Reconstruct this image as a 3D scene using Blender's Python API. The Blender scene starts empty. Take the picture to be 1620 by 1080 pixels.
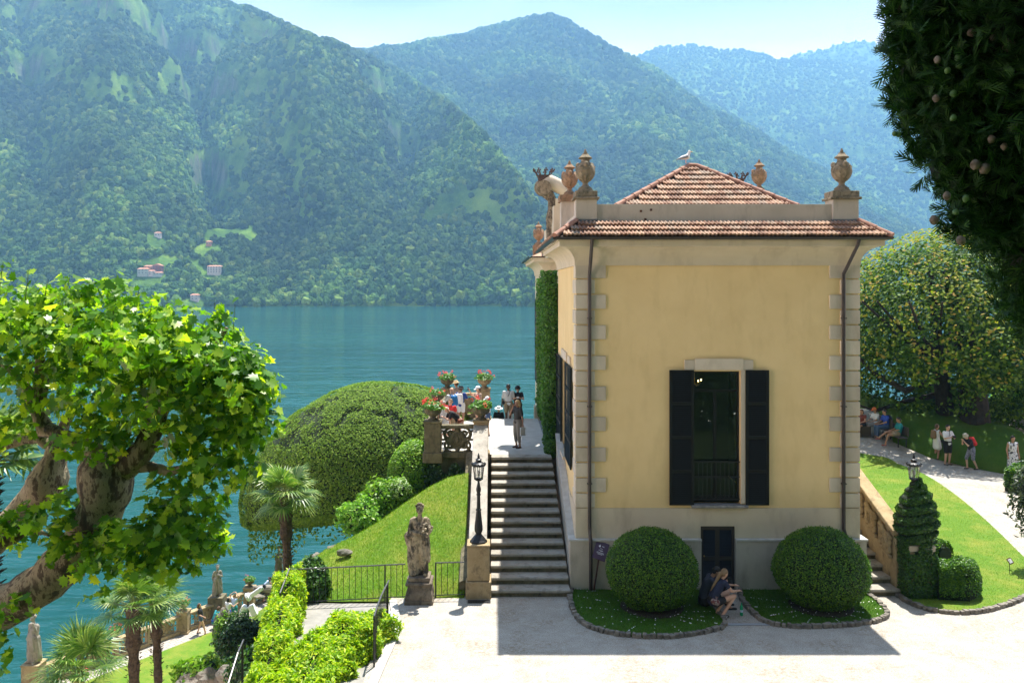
import bpy, math, random
import numpy as np
from mathutils import Vector, Matrix
random.seed(7); RNG = np.random.default_rng(11)
SC = bpy.context.scene
COL = SC.collection
R = math.radians
PI = math.pi
# ---------------------------------------------------------------- camera
# measured from the photograph: focal length in photo pixels, vanishing point, eye height
FPX, VX, VY, EYE = 1350.0, 782.0, 453.0, 8.28
cam_d = bpy.data.cameras.new('camera'); cam = bpy.data.objects.new('camera', cam_d); COL.objects.link(cam)
cam.location = (0, 0, EYE); cam.rotation_euler = (R(90), 0, 0)
cam_d.sensor_width = 36; cam_d.lens = 36 * FPX / 1620
cam_d.shift_x = (810 - VX) / 1620; cam_d.shift_y = -(540 - VY) / 1620
cam_d.clip_start = 0.1; cam_d.clip_end = 40000
SC.camera = cam
# ---------------------------------------------------------------- light
SUN_DIR = Vector((1.48, 3.45, 9.6)).normalized()
SUN_EL = math.asin(SUN_DIR.z); SUN_AZ = math.atan2(SUN_DIR.x, SUN_DIR.y)
sun_d = bpy.data.lights.new('sun', 'SUN'); sun_d.energy = 5.0; sun_d.angle = R(0.53); sun_d.color = (1, .955, .87)
sun = bpy.data.objects.new('sun', sun_d); COL.objects.link(sun)
sun.rotation_euler = SUN_DIR.to_track_quat('Z', 'Y').to_euler()
world = bpy.data.worlds.new('World'); SC.world = world; world.use_nodes = True
wn = world.node_tree; wn.nodes.clear()
wo = wn.nodes.new('ShaderNodeOutputWorld'); bg = wn.nodes.new('ShaderNodeBackground')
sky = wn.nodes.new('ShaderNodeTexSky'); sky.sky_type = 'NISHITA'; sky.sun_disc = False
sky.sun_elevation = SUN_EL; sky.sun_rotation = SUN_AZ; sky.air_density = 1.0; sky.dust_density = 2.5; sky.ozone_density = 2.0; sky.altitude = 200
tcw = wn.nodes.new('ShaderNodeTexCoord'); mpw = wn.nodes.new('ShaderNodeMapping'); mpw.inputs['Scale'].default_value = (1.2, 1.2, 7)
nzw = wn.nodes.new('ShaderNodeTexNoise'); nzw.inputs['Scale'].default_value = 1.6; nzw.inputs['Detail'].default_value = 6; nzw.inputs['Distortion'].default_value = .6
crw = wn.nodes.new('ShaderNodeValToRGB'); crw.color_ramp.elements[0].position = .42; crw.color_ramp.elements[1].position = .78
crw.color_ramp.elements[1].color = (.75, .75, .75, 1)
mxw = wn.nodes.new('ShaderNodeMixRGB'); mxw.inputs[2].default_value = (9.0, 9.4, 10.0, 1)
wn.links.new(tcw.outputs['Generated'], mpw.inputs[0]); wn.links.new(mpw.outputs[0], nzw.inputs['Vector']); wn.links.new(nzw.outputs[0], crw.inputs[0])
wn.links.new(crw.outputs[0], mxw.inputs[0]); wn.links.new(sky.outputs[0], mxw.inputs[1])
sxw = wn.nodes.new('ShaderNodeSeparateXYZ'); wn.links.new(tcw.outputs['Generated'], sxw.inputs[0])
vlw = wn.nodes.new('ShaderNodeValToRGB'); vlw.color_ramp.elements[0].position = .05; vlw.color_ramp.elements[0].color = (.85, .85, .85, 1); vlw.color_ramp.elements[1].position = .33; vlw.color_ramp.elements[1].color = (0, 0, 0, 1)
wn.links.new(sxw.outputs['Z'], vlw.inputs[0]); mx2 = wn.nodes.new('ShaderNodeMixRGB'); mx2.inputs[2].default_value = (44.0, 32.5, 28.0, 1)
wn.links.new(vlw.outputs[0], mx2.inputs[0]); wn.links.new(mxw.outputs[0], mx2.inputs[1]); wn.links.new(mx2.outputs[0], bg.inputs[0]); bg.inputs[1].default_value = 0.05
wn.links.new(bg.outputs[0], wo.inputs[0])
SC.view_settings.view_transform = 'Standard'; SC.view_settings.look = 'None'; SC.view_settings.exposure = 1.48; SC.view_settings.gamma = 1
SC.render.engine = 'CYCLES'
cy = SC.cycles
cy.use_denoising = True; cy.max_bounces = 7; cy.diffuse_bounces = 4; cy.glossy_bounces = 3; cy.transmission_bounces = 5; cy.transparent_max_bounces = 8; cy.volume_bounces = 0
cy.sample_clamp_indirect = 6; cy.caustics_reflective = False; cy.caustics_refractive = False

def W(px, py, Y): return Vector(((px - VX) * Y / FPX, Y, EYE - (py - VY) * Y / FPX))
def G(px, py, z=0.0):
    Y = FPX * (EYE - z) / (py - VY); return Vector(((px - VX) * Y / FPX, Y, z))

# ---------------------------------------------------------------- noise
def _h(ix, iy, iz, s):
    n = (ix * 374761393 + iy * 668265263 + iz * 2147483647 + s * 974711) & 0xffffffff
    n = ((n ^ (n >> 13)) * 1274126177) & 0xffffffff
    n = ((n ^ (n >> 16)) * 2246822519) & 0xffffffff
    return ((n ^ (n >> 15)) & 0xffffff) / 16777215.0
def vnoise(x, y, z=0.0, s=0):
    x, y, z = np.broadcast_arrays(np.asarray(x, float), np.asarray(y, float), np.asarray(z, float))
    xi, yi, zi = np.floor(x), np.floor(y), np.floor(z)
    fx, fy, fz = x - xi, y - yi, z - zi
    xi, yi, zi = xi.astype(np.int64), yi.astype(np.int64), zi.astype(np.int64)
    fx, fy, fz = [f * f * f * (f * (f * 6 - 15) + 10) for f in (fx, fy, fz)]
    r = 0
    for a in (0, 1):
        for b in (0, 1):
            for c in (0, 1):
                r = r + _h(xi + a, yi + b, zi + c, s) * (fx if a else 1 - fx) * (fy if b else 1 - fy) * (fz if c else 1 - fz)
    return r * 2 - 1
def fbm(x, y, z=0.0, o=5, s=0, gain=.5, ridged=False):
    t, a, f, n = 0, 1.0, 1.0, 0
    for i in range(o):
        v = vnoise(np.asarray(x) * f + 17.3 * i, np.asarray(y) * f + 9.1 * i, np.asarray(z) * f + 3.7 * i, s + i)
        if ridged: v = 1 - 2 * np.abs(v)
        t = t + v * a; n += a; a *= gain; f *= 2.03
    return t / n

# ---------------------------------------------------------------- object helpers
def tag(o, label=None, cat=None, group=None, kind=None):
    if label: o['label'] = label
    if cat: o['category'] = cat
    if group: o['group'] = group
    if kind: o['kind'] = kind
    return o
def thing(name, label, cat, loc=(0, 0, 0), rz=0, group=None):
    o = bpy.data.objects.new(name, None); COL.objects.link(o); o.empty_display_size = .2
    o.location = loc; o.rotation_euler = (0, 0, rz)
    return tag(o, label, cat, group)
def mesh_np(name, V, faces=None, flat=None):
    """V (n,3); faces: list of lists, or flat=(loop_indices, face_sizes)"""
    me = bpy.data.meshes.new(name)
    if flat is None:
        me.from_pydata([tuple(v) for v in V], [], faces)
    else:
        li, fs = flat
        me.vertices.add(len(V)); me.vertices.foreach_set('co', np.asarray(V, np.float32).ravel())
        me.loops.add(len(li)); me.loops.foreach_set('vertex_index', np.asarray(li, np.int32))
        me.polygons.add(len(fs)); st = np.concatenate([[0], np.cumsum(fs)[:-1]])
        me.polygons.foreach_set('loop_start', np.asarray(st, np.int32))
        me.polygons.foreach_set('loop_total', np.asarray(fs, np.int32))
        me.update(calc_edges=True)
    return me
def link(name, me, m, parent=None, smooth=False, bevel=0):
    o = bpy.data.objects.new(name, me); COL.objects.link(o)
    if m is not None: me.materials.append(m)
    if parent is not None: o.parent = parent
    if smooth: me.polygons.foreach_set('use_smooth', [True] * len(me.polygons))
    if bevel:
        b = o.modifiers.new('bevel', 'BEVEL'); b.width = bevel; b.segments = 2; b.limit_method = 'ANGLE'; b.angle_limit = R(40)
    return o
def root_loc(p):
    v = Vector((0, 0, 0))
    while p is not None: v += p.location; p = p.parent
    return v
class MB:
    def __init__(s): s.v = []; s.f = []
    def add(s, V, F):
        b = len(s.v); s.v += [tuple(v) for v in V]; s.f += [[b + i for i in f] for f in F]; return s
    def box(s, x0, x1, y0, y1, z0, z1):
        return s.add([(x0, y0, z0), (x1, y0, z0), (x1, y1, z0), (x0, y1, z0), (x0, y0, z1), (x1, y0, z1), (x1, y1, z1), (x0, y1, z1)],
                     [(3, 2, 1, 0), (4, 5, 6, 7), (0, 1, 5, 4), (1, 2, 6, 5), (2, 3, 7, 6), (3, 0, 4, 7)])
    def obox(s, c, size, rz=0, rx=0, ry=0):
        m = Matrix.Translation(c) @ Matrix.Rotation(rz, 4, 'Z') @ Matrix.Rotation(ry, 4, 'Y') @ Matrix.Rotation(rx, 4, 'X')
        a, b, d = size[0] / 2, size[1] / 2, size[2] / 2
        V = [m @ Vector(p) for p in [(-a, -b, -d), (a, -b, -d), (a, b, -d), (-a, b, -d), (-a, -b, d), (a, -b, d), (a, b, d), (-a, b, d)]]
        return s.add(V, [(3, 2, 1, 0), (4, 5, 6, 7), (0, 1, 5, 4), (1, 2, 6, 5), (2, 3, 7, 6), (3, 0, 4, 7)])
    def tube(s, pts, rad, n=8, cap=True, up=None):
        pts = [Vector(p) for p in pts]
        if not hasattr(rad, '__len__'): rad = [rad] * len(pts)
        b = len(s.v); prev = None
        for i, p in enumerate(pts):
            d = (pts[min(i + 1, len(pts) - 1)] - pts[max(i - 1, 0)]).normalized()
            if prev is None:
                a = d.orthogonal().normalized() if up is None else (Vector(up) - d * d.dot(Vector(up))).normalized()
            else:
                a = (prev - d * d.dot(prev)).normalized()
            prev = a; c = d.cross(a)
            for k in range(n):
                t = 2 * PI * k / n + (PI / n if n == 4 else 0)
                s.v.append(tuple(p + (a * math.cos(t) + c * math.sin(t)) * rad[i]))
        for i in range(len(pts) - 1):
            for k in range(n):
                k2 = (k + 1) % n
                s.f.append([b + i * n + k, b + i * n + k2, b + (i + 1) * n + k2, b + (i + 1) * n + k])
        if cap:
            s.f.append([b + k for k in range(n)][::-1]); e = b + (len(pts) - 1) * n; s.f.append([e + k for k in range(n)])
        return s
    def lathe(s, prof, c, n=16, lob=0, la=0.0, sx=1, sy=1):
        b = len(s.v)
        for (r, z) in prof:
            for k in range(n):
                t = 2 * PI * k / n; rr = r * (1 + la * math.cos(lob * t) if lob else 1)
                s.v.append((c[0] + rr * math.cos(t) * sx, c[1] + rr * math.sin(t) * sy, c[2] + z))
        for i in range(len(prof) - 1):
            for k in range(n):
                k2 = (k + 1) % n; s.f.append([b + i * n + k, b + i * n + k2, b + (i + 1) * n + k2, b + (i + 1) * n + k])
        s.f.append([b + k for k in range(n)][::-1]); e = b + (len(prof) - 1) * n; s.f.append([e + k for k in range(n)])
        return s
    def prism(s, poly, z0, z1, axis='z'):
        n = len(poly); b = len(s.v)
        for z in (z0, z1):
            for (x, y) in poly:
                s.v.append((x, y, z) if axis == 'z' else ((x, z, y) if axis == 'y' else (z, x, y)))
        s.f.append([b + i for i in range(n)][::-1]); s.f.append([b + n + i for i in range(n)])
        for i in range(n):
            j = (i + 1) % n; s.f.append([b + i, b + j, b + n + j, b + n + i])
        return s
    def ball(s, c, r, n=8, m=6, sc=(1, 1, 1)):
        prof = [(r * math.sin(PI * i / m) if 0 < i < m else r * .01, -r * math.cos(PI * i / m)) for i in range(m + 1)]
        b = len(s.v); s.lathe(prof, (0, 0, 0), n)
        for i in range(b, len(s.v)):
            x, y, z = s.v[i]; s.v[i] = (c[0] + x * sc[0], c[1] + y * sc[1], c[2] + z * sc[2])
        return s
    def build(s, name, m, parent=None, smooth=False, bevel=0, at=None):
        o_ = root_loc(parent) if parent is not None else Vector(at or (0, 0, 0))
        V = [(x - o_.x, y - o_.y, z - o_.z) for x, y, z in s.v]
        o = link(name, mesh_np(name, V, s.f), m, parent, smooth, bevel)
        bm_fix(o.data)
        if parent is None and at is not None: o.location = at
        return o
import bmesh
def bm_fix(me):
    bm = bmesh.new(); bm.from_mesh(me); bmesh.ops.recalc_face_normals(bm, faces=bm.faces); bm.to_mesh(me); bm.free()
def spiral(c, r0, turns, ax, az, n=26, start=0, r1=.15, sgn=1):
    """points of a volute in the plane spanned by ax, az"""
    ax, az, c = Vector(ax), Vector(az), Vector(c); P = []
    for i in range(n + 1):
        t = i / n; r = r0 * (1 - (1 - r1) * t); a = start + sgn * turns * 2 * PI * t
        P.append(c + ax * (r * math.cos(a)) + az * (r * math.sin(a)))
    return P

# ---------------------------------------------------------------- materials
def newmat(name):
    m = bpy.data.materials.new(name); m.use_nodes = True; t = m.node_tree; t.nodes.clear()
    o = t.nodes.new('ShaderNodeOutputMaterial'); p = t.nodes.new('ShaderNodeBsdfPrincipled'); t.links.new(p.outputs[0], o.inputs[0])
    return m, t, p, o
def c4(c): return (c[0], c[1], c[2], 1)
def noise(t, scale, detail=5, vec=None, rough=.55, dist=0):
    n = t.nodes.new('ShaderNodeTexNoise'); n.inputs['Scale'].default_value = scale; n.inputs['Detail'].default_value = detail
    n.inputs['Roughness'].default_value = rough; n.inputs['Distortion'].default_value = dist
    if vec is None:
        tc = t.nodes.new('ShaderNodeTexCoord'); vec = tc.outputs['Object']
    t.links.new(vec, n.inputs['Vector']); return n.outputs[0]
def ramp(t, fac, stops):
    r = t.nodes.new('ShaderNodeValToRGB'); e = r.color_ramp.elements
    while len(e) < len(stops): e.new(.5)
    for i, (p, c) in enumerate(stops): e[i].position = p; e[i].color = c4(c) if hasattr(c, '__len__') else (c, c, c, 1)
    t.links.new(fac, r.inputs[0]); return r.outputs[0]
def mix(t, fac, a, b, mode='MIX'):
    n = t.nodes.new('ShaderNodeMixRGB'); n.blend_type = mode
    for i, x in ((0, fac), (1, a), (2, b)):
        if hasattr(x, 'links') or hasattr(x, 'is_linked'): t.links.new(x, n.inputs[i])
        elif i == 0: n.inputs[0].default_value = x
        else: n.inputs[i].default_value = c4(x)
    return n.outputs[0]
def bump(t, p, h, strength=.3, dist=.02):
    b = t.nodes.new('ShaderNodeBump'); b.inputs['Strength'].default_value = strength; b.inputs['Distance'].default_value = dist
    t.links.new(h, b.inputs['Height']); t.links.new(b.outputs[0], p.inputs['Normal']); return b
def mapping(t, scale=(1, 1, 1), rot=(0, 0, 0), src='Object'):
    tc = t.nodes.new('ShaderNodeTexCoord'); mp = t.nodes.new('ShaderNodeMapping'); mp.inputs['Scale'].default_value = scale; mp.inputs['Rotation'].default_value = rot
    t.links.new(tc.outputs[src], mp.inputs[0]); return mp.outputs[0]
MATS = {}
def mat(name, col, rough=.8, col2=None, scale=3, lo=.35, hi=.65, bs=0, bscale=None, bdist=.02, metal=0, spec=None, col3=None, scale3=1, l3=(.55, .7), vec=None):
    if name in MATS: return MATS[name]
    m, t, p, o = newmat(name); p.inputs['Roughness'].default_value = rough; p.inputs['Metallic'].default_value = metal
    if spec is not None: p.inputs['Specular IOR Level'].default_value = spec
    if col2 is None: p.inputs['Base Color'].default_value = c4(col)
    else:
        c = ramp(t, noise(t, scale, vec=mapping(t, vec) if vec else None), [(lo, col), (hi, col2)])
        if col3 is not None:
            f = ramp(t, noise(t, scale3, 6, vec=mapping(t, vec) if vec else None), [(l3[0], 0), (l3[1], 1)]); c = mix(t, f, c, col3)
        t.links.new(c, p.inputs['Base Color'])
    if bs: bump(t, p, noise(t, bscale or scale * 4, 6), bs, bdist)
    MATS[name] = m; return m
def leafmat(name, a, b, c=None, trans=.35, rough=.45, tcol=None, spec=.4):
    if name in MATS: return MATS[name]
    m, t, p, o = newmat(name); g = t.nodes.new('ShaderNodeNewGeometry')
    st = [(0, a), (.6, b)] + ([(1, c)] if c else [])
    col = ramp(t, g.outputs['Random Per Island'], st)
    t.links.new(col, p.inputs['Base Color']); p.inputs['Roughness'].default_value = rough; p.inputs['Specular IOR Level'].default_value = spec
    tr = t.nodes.new('ShaderNodeBsdfTranslucent'); ms = t.nodes.new('ShaderNodeMixShader'); ms.inputs[0].default_value = trans
    t.links.new(mix(t, 1.0, col, tcol or (1.6, 1.9, .7), 'MULTIPLY'), tr.inputs[0])
    t.links.new(p.outputs[0], ms.inputs[1]); t.links.new(tr.outputs[0], ms.inputs[2]); t.links.new(ms.outputs[0], o.inputs[0])
    MATS[name] = m; return m

# ---------------------------------------------------------------- leaf scattering
def scatter(tv, tf, P, N, S, spin=None, jitter=.5):
    """copies template (tv verts in xy-plane with z up = leaf normal) to points P with normals N and sizes S -> V, flat"""
    P = np.asarray(P, float); n = len(P); N = np.asarray(N, float) + RNG.normal(0, jitter, (n, 3))
    N /= np.linalg.norm(N, axis=1)[:, None] + 1e-9
    a = RNG.normal(0, 1, (n, 3)) if spin is None else np.asarray(spin, float)
    A = np.cross(N, a); A /= np.linalg.norm(A, axis=1)[:, None] + 1e-9
    B = np.cross(N, A); S = np.broadcast_to(S, (n,))
    tv = np.asarray(tv, float)
    V = P[:, None, :] + S[:, None, None] * (tv[None, :, 0, None] * A[:, None, :] + tv[None, :, 1, None] * B[:, None, :] + tv[None, :, 2, None] * N[:, None, :])
    k = len(tv); li = np.concatenate([np.array(f) for f in tf]); L = (np.arange(n)[:, None] * k + li[None, :]).ravel()
    fs = np.tile([len(f) for f in tf], n)
    return V.reshape(-1, 3), (L, fs)
def merge(parts):
    V, L, F, b = [], [], [], 0
    for v, (l, f) in parts: V.append(v); L.append(np.asarray(l) + b); F.append(f); b += len(v)
    return np.concatenate(V), (np.concatenate(L), np.concatenate(F))
def build_np(name, V, flat, m, parent=None, smooth=False):
    o_ = root_loc(parent) if parent is not None else Vector((0, 0, 0))
    return link(name, mesh_np(name, np.asarray(V) - np.array(o_), flat=flat), m, parent, smooth)
LEAF = ([(0, -.5, 0), (.28, -.1, .06), (.22, .25, .05), (0, .55, 0), (-.22, .25, .05), (-.28, -.1, .06)], [(0, 1, 2, 3), (0, 3, 4, 5)])
SMALL = ([(0, -.5, 0), (.3, 0, .1), (0, .5, 0), (-.3, 0, .1)], [(0, 1, 2, 3)])
MAPLE_O = [(0, -.35), (.12, -.30), (.42, -.32), (.34, -.12), (.55, .02), (.33, .08), (.30, .34), (.13, .22), (0, .62), (-.13, .22), (-.30, .34), (-.33, .08), (-.55, .02), (-.34, -.12), (-.42, -.32), (-.12, -.30)]
MAPLE = ([(x, y, .10 * abs(x) - .05 * y * y) for x, y in MAPLE_O] + [(0, 0, 0)], [(16, i, (i + 1) % 16) for i in range(16)])
def sphere_pts(n):
    v = RNG.normal(0, 1, (n, 3)); return v / np.linalg.norm(v, axis=1)[:, None]
# ================================================================ LAKE, MOUNTAINS, FOREST
WATER_Z = -14.5
def lake():
    m, t, p, o = newmat('water')
    p.inputs['Roughness'].default_value = .10; p.inputs['IOR'].default_value = 1.33
    big = ramp(t, noise(t, .006, 4, mapping(t, (.4, 1.6, 1))), [(.35, (.004, .055, .055)), (.7, (.010, .084, .080))])
    t.links.new(big, p.inputs['Base Color'])
    v = mapping(t, (.34, 1.0, 1), (0, 0, .18))
    n1 = noise(t, .42, 3, v, .45, .3); n2 = noise(t, .06, 3, v)
    a = t.nodes.new('ShaderNodeMath'); a.operation = 'MULTIPLY_ADD'; a.inputs[1].default_value = 1.0; t.links.new(n1, a.inputs[0]); n3 = noise(t, .10, 2, v, .4, .3); ad2 = t.nodes.new('ShaderNodeMath'); ad2.operation = 'MULTIPLY_ADD'; ad2.inputs[1].default_value = 2.2; t.links.new(n3, ad2.inputs[0]); t.links.new(n2, ad2.inputs[2]); t.links.new(ad2.outputs[0], a.inputs[2])
    bump(t, p, a.outputs[0], 1.0, .75)
    xs = np.linspace(-2600, 5200, 3); ys = [19, 40, 200, 2500]
    V = [(x, y, WATER_Z) for y in ys for x in xs]; F = [(r * 3 + c, r * 3 + c + 1, (r + 1) * 3 + c + 1, (r + 1) * 3 + c) for r in range(3) for c in range(2)]
    tag(link('water', mesh_np('water', V, F), m), kind='structure')
lake()
def mountain_mat():
    m, t, p, o = newmat('mountain_ground'); p.inputs['Roughness'].default_value = .95; p.inputs['Specular IOR Level'].default_value = .1
    g = ramp(t, noise(t, .02, 8, rough=.65), [(.35, (.035, .09, .014)), (.5, (.10, .20, .022)), (.64, (.19, .30, .035))])
    rk = ramp(t, noise(t, .05, 8, mapping(t, (1, 1, .25)), .7), [(.4, (.04, .055, .035)), (.6, (.20, .19, .155))])
    ge = t.nodes.new('ShaderNodeNewGeometry'); sp = t.nodes.new('ShaderNodeSeparateXYZ'); t.links.new(ge.outputs['Normal'], sp.inputs[0])
    ad = t.nodes.new('ShaderNodeMath'); ad.operation = 'MULTIPLY_ADD'; ad.inputs[1].default_value = .22; t.links.new(noise(t, .03, 6), ad.inputs[0]); t.links.new(sp.outputs['Z'], ad.inputs[2])
    f = ramp(t, ad.outputs[0], [(.26, 1), (.37, 0)])
    t.links.new(mix(t, f, g, rk), p.inputs['Base Color']); bump(t, p, noise(t, .12, 8, rough=.7), 1.0, 5.0)
    return m
MMAT = mountain_mat()
def interp(pts, x): return np.interp(x, [p[0] for p in pts], [p[1] for p in pts])
FOREST_P, FOREST_S = [], []
CLEAR = []     # (X, Y, radius) kept free of trees
def mountain(name, sil, yr, ys, x0, x1, nx, ny, seed, amp, fr, prof=1.0, ntree=0, tsz=(7, 12), dens=.5, foot=WATER_Z - 3, edge=0, clearing=.3, curves=()):
    px = np.linspace(x0, x1, nx); u = np.concatenate([np.linspace(0, 1, ny), 1 + np.linspace(.02, .5, 14)])
    if callable(yr): YR = yr(px)
    else: YR = np.full(nx, float(yr))
    pyr = interp(sil, px); pyr = pyr + fbm(px * .03, px * 0, 0, 5, seed + 50) * 6
    ZR = EYE - (pyr - VY) * YR / FPX
    YSH = ys + 90 * fbm(px * .004, px * 0 + 3, 0, 3, seed + 9)
    U, PX = np.meshgrid(u, px, indexing='ij')
    Y = YSH[None] + U * (YR - YSH)[None]; X = (PX - VX) * Y / FPX
    uu = np.clip(U, 0, 1)
    Z = foot + (ZR[None] - foot) * uu ** prof
    env = np.sin(PI * np.clip(uu, 0, 1)) ** .8
    wx = fbm(X / fr * .5, Y / fr * .5, 5, 3, seed + 30) * .6
    n = fbm(X / fr + wx, Y / fr * .55 + wx, 0, 7, seed, .5, True)
    n2 = fbm(X / fr * 4, Y / fr * 4, 2, 5, seed + 80, .55, True)
    Z = Z + env * (amp * n + amp * .19 * n2)
    for cur, am, wd in curves:
        pc = np.interp(U, [k[0] for k in cur], [k[1] for k in cur]) + 10 * fbm(U * 14, PX * 0, 0, 3, seed + 60); dx_ = (PX - pc) / wd; Z = Z + env * am * np.exp(-np.abs(dx_) ** 1.5) * np.clip((U - cur[0][0] + .08) / .15, 0, 1)
    cl = fbm(X / (fr * .5), Y / (fr * .5), 9, 3, seed + 7)          # cliff bands
    band = np.clip((cl - .12) * 4, 0, 1) * env
    st = amp * .62; zz = Z / st + 1.6 * fbm(X / fr, Y / fr, 4, 3, seed + 21); fz = zz - np.floor(zz); Z = Z + band * st * (np.clip((fz - .35) / .3, 0, 1) ** 2 * (3 - 2 * np.clip((fz - .35) / .3, 0, 1)) - fz) * .40
    Z = np.where(U > 1, ZR[None] - (U - 1) * (ZR - foot)[None] * 1.6, Z)
    # keep the chosen skyline: nothing in front may rise above it
    lim = EYE + (ZR - EYE)[None] * (Y / YR[None]) - 1.5
    Z = np.where(U < 1, np.minimum(Z, lim), Z)
    nr = len(u); V = np.stack([X, Y, Z], -1).reshape(-1, 3)
    a = (np.arange(nr - 1)[:, None] * nx + np.arange(nx - 1)[None]).ravel()
    F = np.stack([a, a + 1, a + nx + 1, a + nx], -1)
    o = link(name, mesh_np(name, V, flat=(F.ravel(), np.full(len(F), 4))), MMAT, smooth=True); tag(o, kind='structure')
    if ntree:
        c = RNG.integers(0, len(F), ntree * 3); c = c[(a[c] // nx) < ny - 1]
        q = V[F[c]]; s, r = RNG.random(len(c))[:, None], RNG.random(len(c))[:, None]
        P = (q[:, 0] * (1 - s) + q[:, 1] * s) * (1 - r) + (q[:, 3] * (1 - s) + q[:, 2] * s) * r
        nn = np.cross(q[:, 1] - q[:, 0], q[:, 3] - q[:, 0]); area = np.linalg.norm(nn, axis=1); nz = np.abs(nn[:, 2]) / (area + 1e-9)
        d = fbm(P[:, 0] / 60, P[:, 1] / 60, P[:, 2] / 60, 5, seed + 3, .65); d2 = fbm(P[:, 0] / 330, P[:, 1] / 330, 0, 3, seed + 4)
        hgt = (P[:, 2] - foot) / 500
        def U_at(P, YR, YSH, px): pp_ = P[:, 0] / P[:, 1] * FPX + VX; return (P[:, 1] - np.interp(pp_, px, YSH)) / (np.interp(pp_, px, YR) - np.interp(pp_, px, YSH))
        keep = (nz > .36) & (P[:, 2] > WATER_Z + .5) & ((d + .45 * d2 + .5 * (RNG.random(len(c)) < .66) - .50 * np.exp(-((U_at(P, YR, YSH, px) - .62) / .22) ** 2) * (ys < 1000)) > dens - clearing * (1 - np.clip(hgt * 2.2, 0, 1)) - .12)
        keep &= RNG.random(len(c)) < np.clip(area / np.median(area), .25, 1.5)
        for (cx, cy_, cr) in CLEAR: keep &= ((P[:, 0] - cx) ** 2 + (P[:, 1] - cy_) ** 2) > cr * cr
        P = P[keep][:ntree]; sz = RNG.uniform(tsz[0], tsz[1], len(P)) * (.75 + .5 * RNG.random(len(P)) ** 2)
        FOREST_P.append(P); FOREST_S.append(sz)
    return V.reshape(nr, nx, 3), px, u
# villages: photo pixel, width in m, and style; each stands on the slope where the sight line meets it
HOUSES = [
    (229, 437, 15, 8, 7.5, 'pale', 'pale green house with pinkish roof at the lower left end of the hamlet', 2),
    (235, 427, 13, 7, 6.0, 'ochre', 'orange rendered house at the back of the lakeside hamlet', 2),
    (252, 429, 13, 8, 9.0, 'rust', 'dark red gabled house at the right end of the hamlet', 3),
    (240, 436, 9, 6, 6.0, 'white', 'small white house in the middle of the hamlet', 2),
    (249, 439, 13, 6, 3.5, 'pale', 'low house with a long red roof at the front of the hamlet', 1),
    (339, 431, 20, 9, 10.0, 'white', 'large white three storey house standing apart right of the hamlet', 3),
    (250, 377, 9, 6, 5.0, 'white', 'tiny white house alone in the trees above the hamlet', 1),
    (331, 386, 8, 6, 5.0, 'ochre', 'small ochre house by the bright meadow above the large white house', 1),
    (307, 473, 11, 6, 7.0, 'white', 'small white boathouse among trees just above the water', 2)]
S1 = [(-500, -170), (-120, -170), (100, -130), (250, -60), (362, 4), (440, 34), (500, 62), (560, 82), (620, 108), (700, 160), (760, 212), (810, 270), (850, 330), (910, 420), (970, 492), (1100, 520)]
S2 = [(400, 130), (520, 92), (560, 86), (640, 76), (700, 62), (780, 48), (830, 34), (872, 27), (905, 38), (950, 66), (1004, 96), (1080, 140), (1160, 190), (1260, 250), (1400, 330), (1500, 396), (1700, 470), (1900, 500)]
S3 = [(850, 190), (960, 130), (1010, 93), (1050, 70), (1090, 74), (1170, 84), (1250, 92), (1330, 98), (1400, 112), (1500, 150), (1640, 190), (1900, 260)]
S4 = [(1100, 150), (1200, 104), (1255, 90), (1300, 78), (1350, 70), (1420, 66), (1500, 76), (1700, 60), (1900, 80)]
# terrain first without trees to place houses, trees are sampled in the same call afterwards
RAV = [([(.18, 345), (.40, 318), (.62, 262), (.80, 205), (1, 150)], -120, 30), ([(.45, 318), (.62, 375), (.80, 500), (1, 560)], -85, 26), ([(.12, 500), (.45, 470), (.62, 430), (.8, 380), (1, 330)], 95, 40), ([(.1, 150), (.4, 190), (.7, 120), (1, 60)], 80, 45), ([(.1, 640), (.5, 640), (1, 600)], -70, 35), ([(.15, 60), (.6, 20), (1, -30)], -80, 30), ([(.1, 760), (.6, 720), (1, 660)], 60, 35)]
_rs = RNG.bit_generator.state
M1 = mountain('mountain', S1, lambda p: np.interp(p, [-400, 300, 700, 1000], [2300, 2300, 2000, 1500]), 930, -420, 1060, 330, 210, 5, 210, 520, curves=RAV)
def on_mountain(px, py):
    V, P, u = M1; i = int(np.argmin(abs(P - px))); col = V[:, i]
    pr = VY + (EYE - col[:, 2]) / col[:, 1] * FPX
    k = int(np.argmax(pr <= py)); k = max(k, 1)
    return Vector(col[k])
HP = [on_mountain(h[0], h[1] + 2) for h in HOUSES]
for p_ in HP: CLEAR.append((p_.x, p_.y - 9, 15))
for (a, b, r) in ((262, 418, 16), (240, 420, 14), (300, 416, 12), (358, 372, 20), (390, 372, 16), (330, 377, 10), (316, 432, 8)):
    q_ = on_mountain(a, b); CLEAR.append((q_.x, q_.y, r))
bpy.data.objects.remove(bpy.data.objects['mountain']); RNG.bit_generator.state = _rs
M1 = mountain('mountain', S1, lambda p: np.interp(p, [-400, 300, 700, 1000], [2300, 2300, 2000, 1500]), 930, -420, 1060, 330, 210, 5, 210, 520, ntree=105000, tsz=(5, 11), dens=-.10, curves=RAV)
mountain('mountain', S2, 3100, 1150, 380, 1950, 330, 170, 23, 150, 800, prof=.95, ntree=60000, tsz=(10, 17), dens=-.5)
mountain('mountain', S3, 3900, 2500, 800, 1950, 260, 110, 41, 170, 1100, ntree=26000, tsz=(9, 15), dens=-.5)
mountain('mountain', S4, 4250, 3500, 1050, 1950, 160, 60, 61, 200, 1800, ntree=9000, tsz=(9, 15), dens=-.5)
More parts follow.
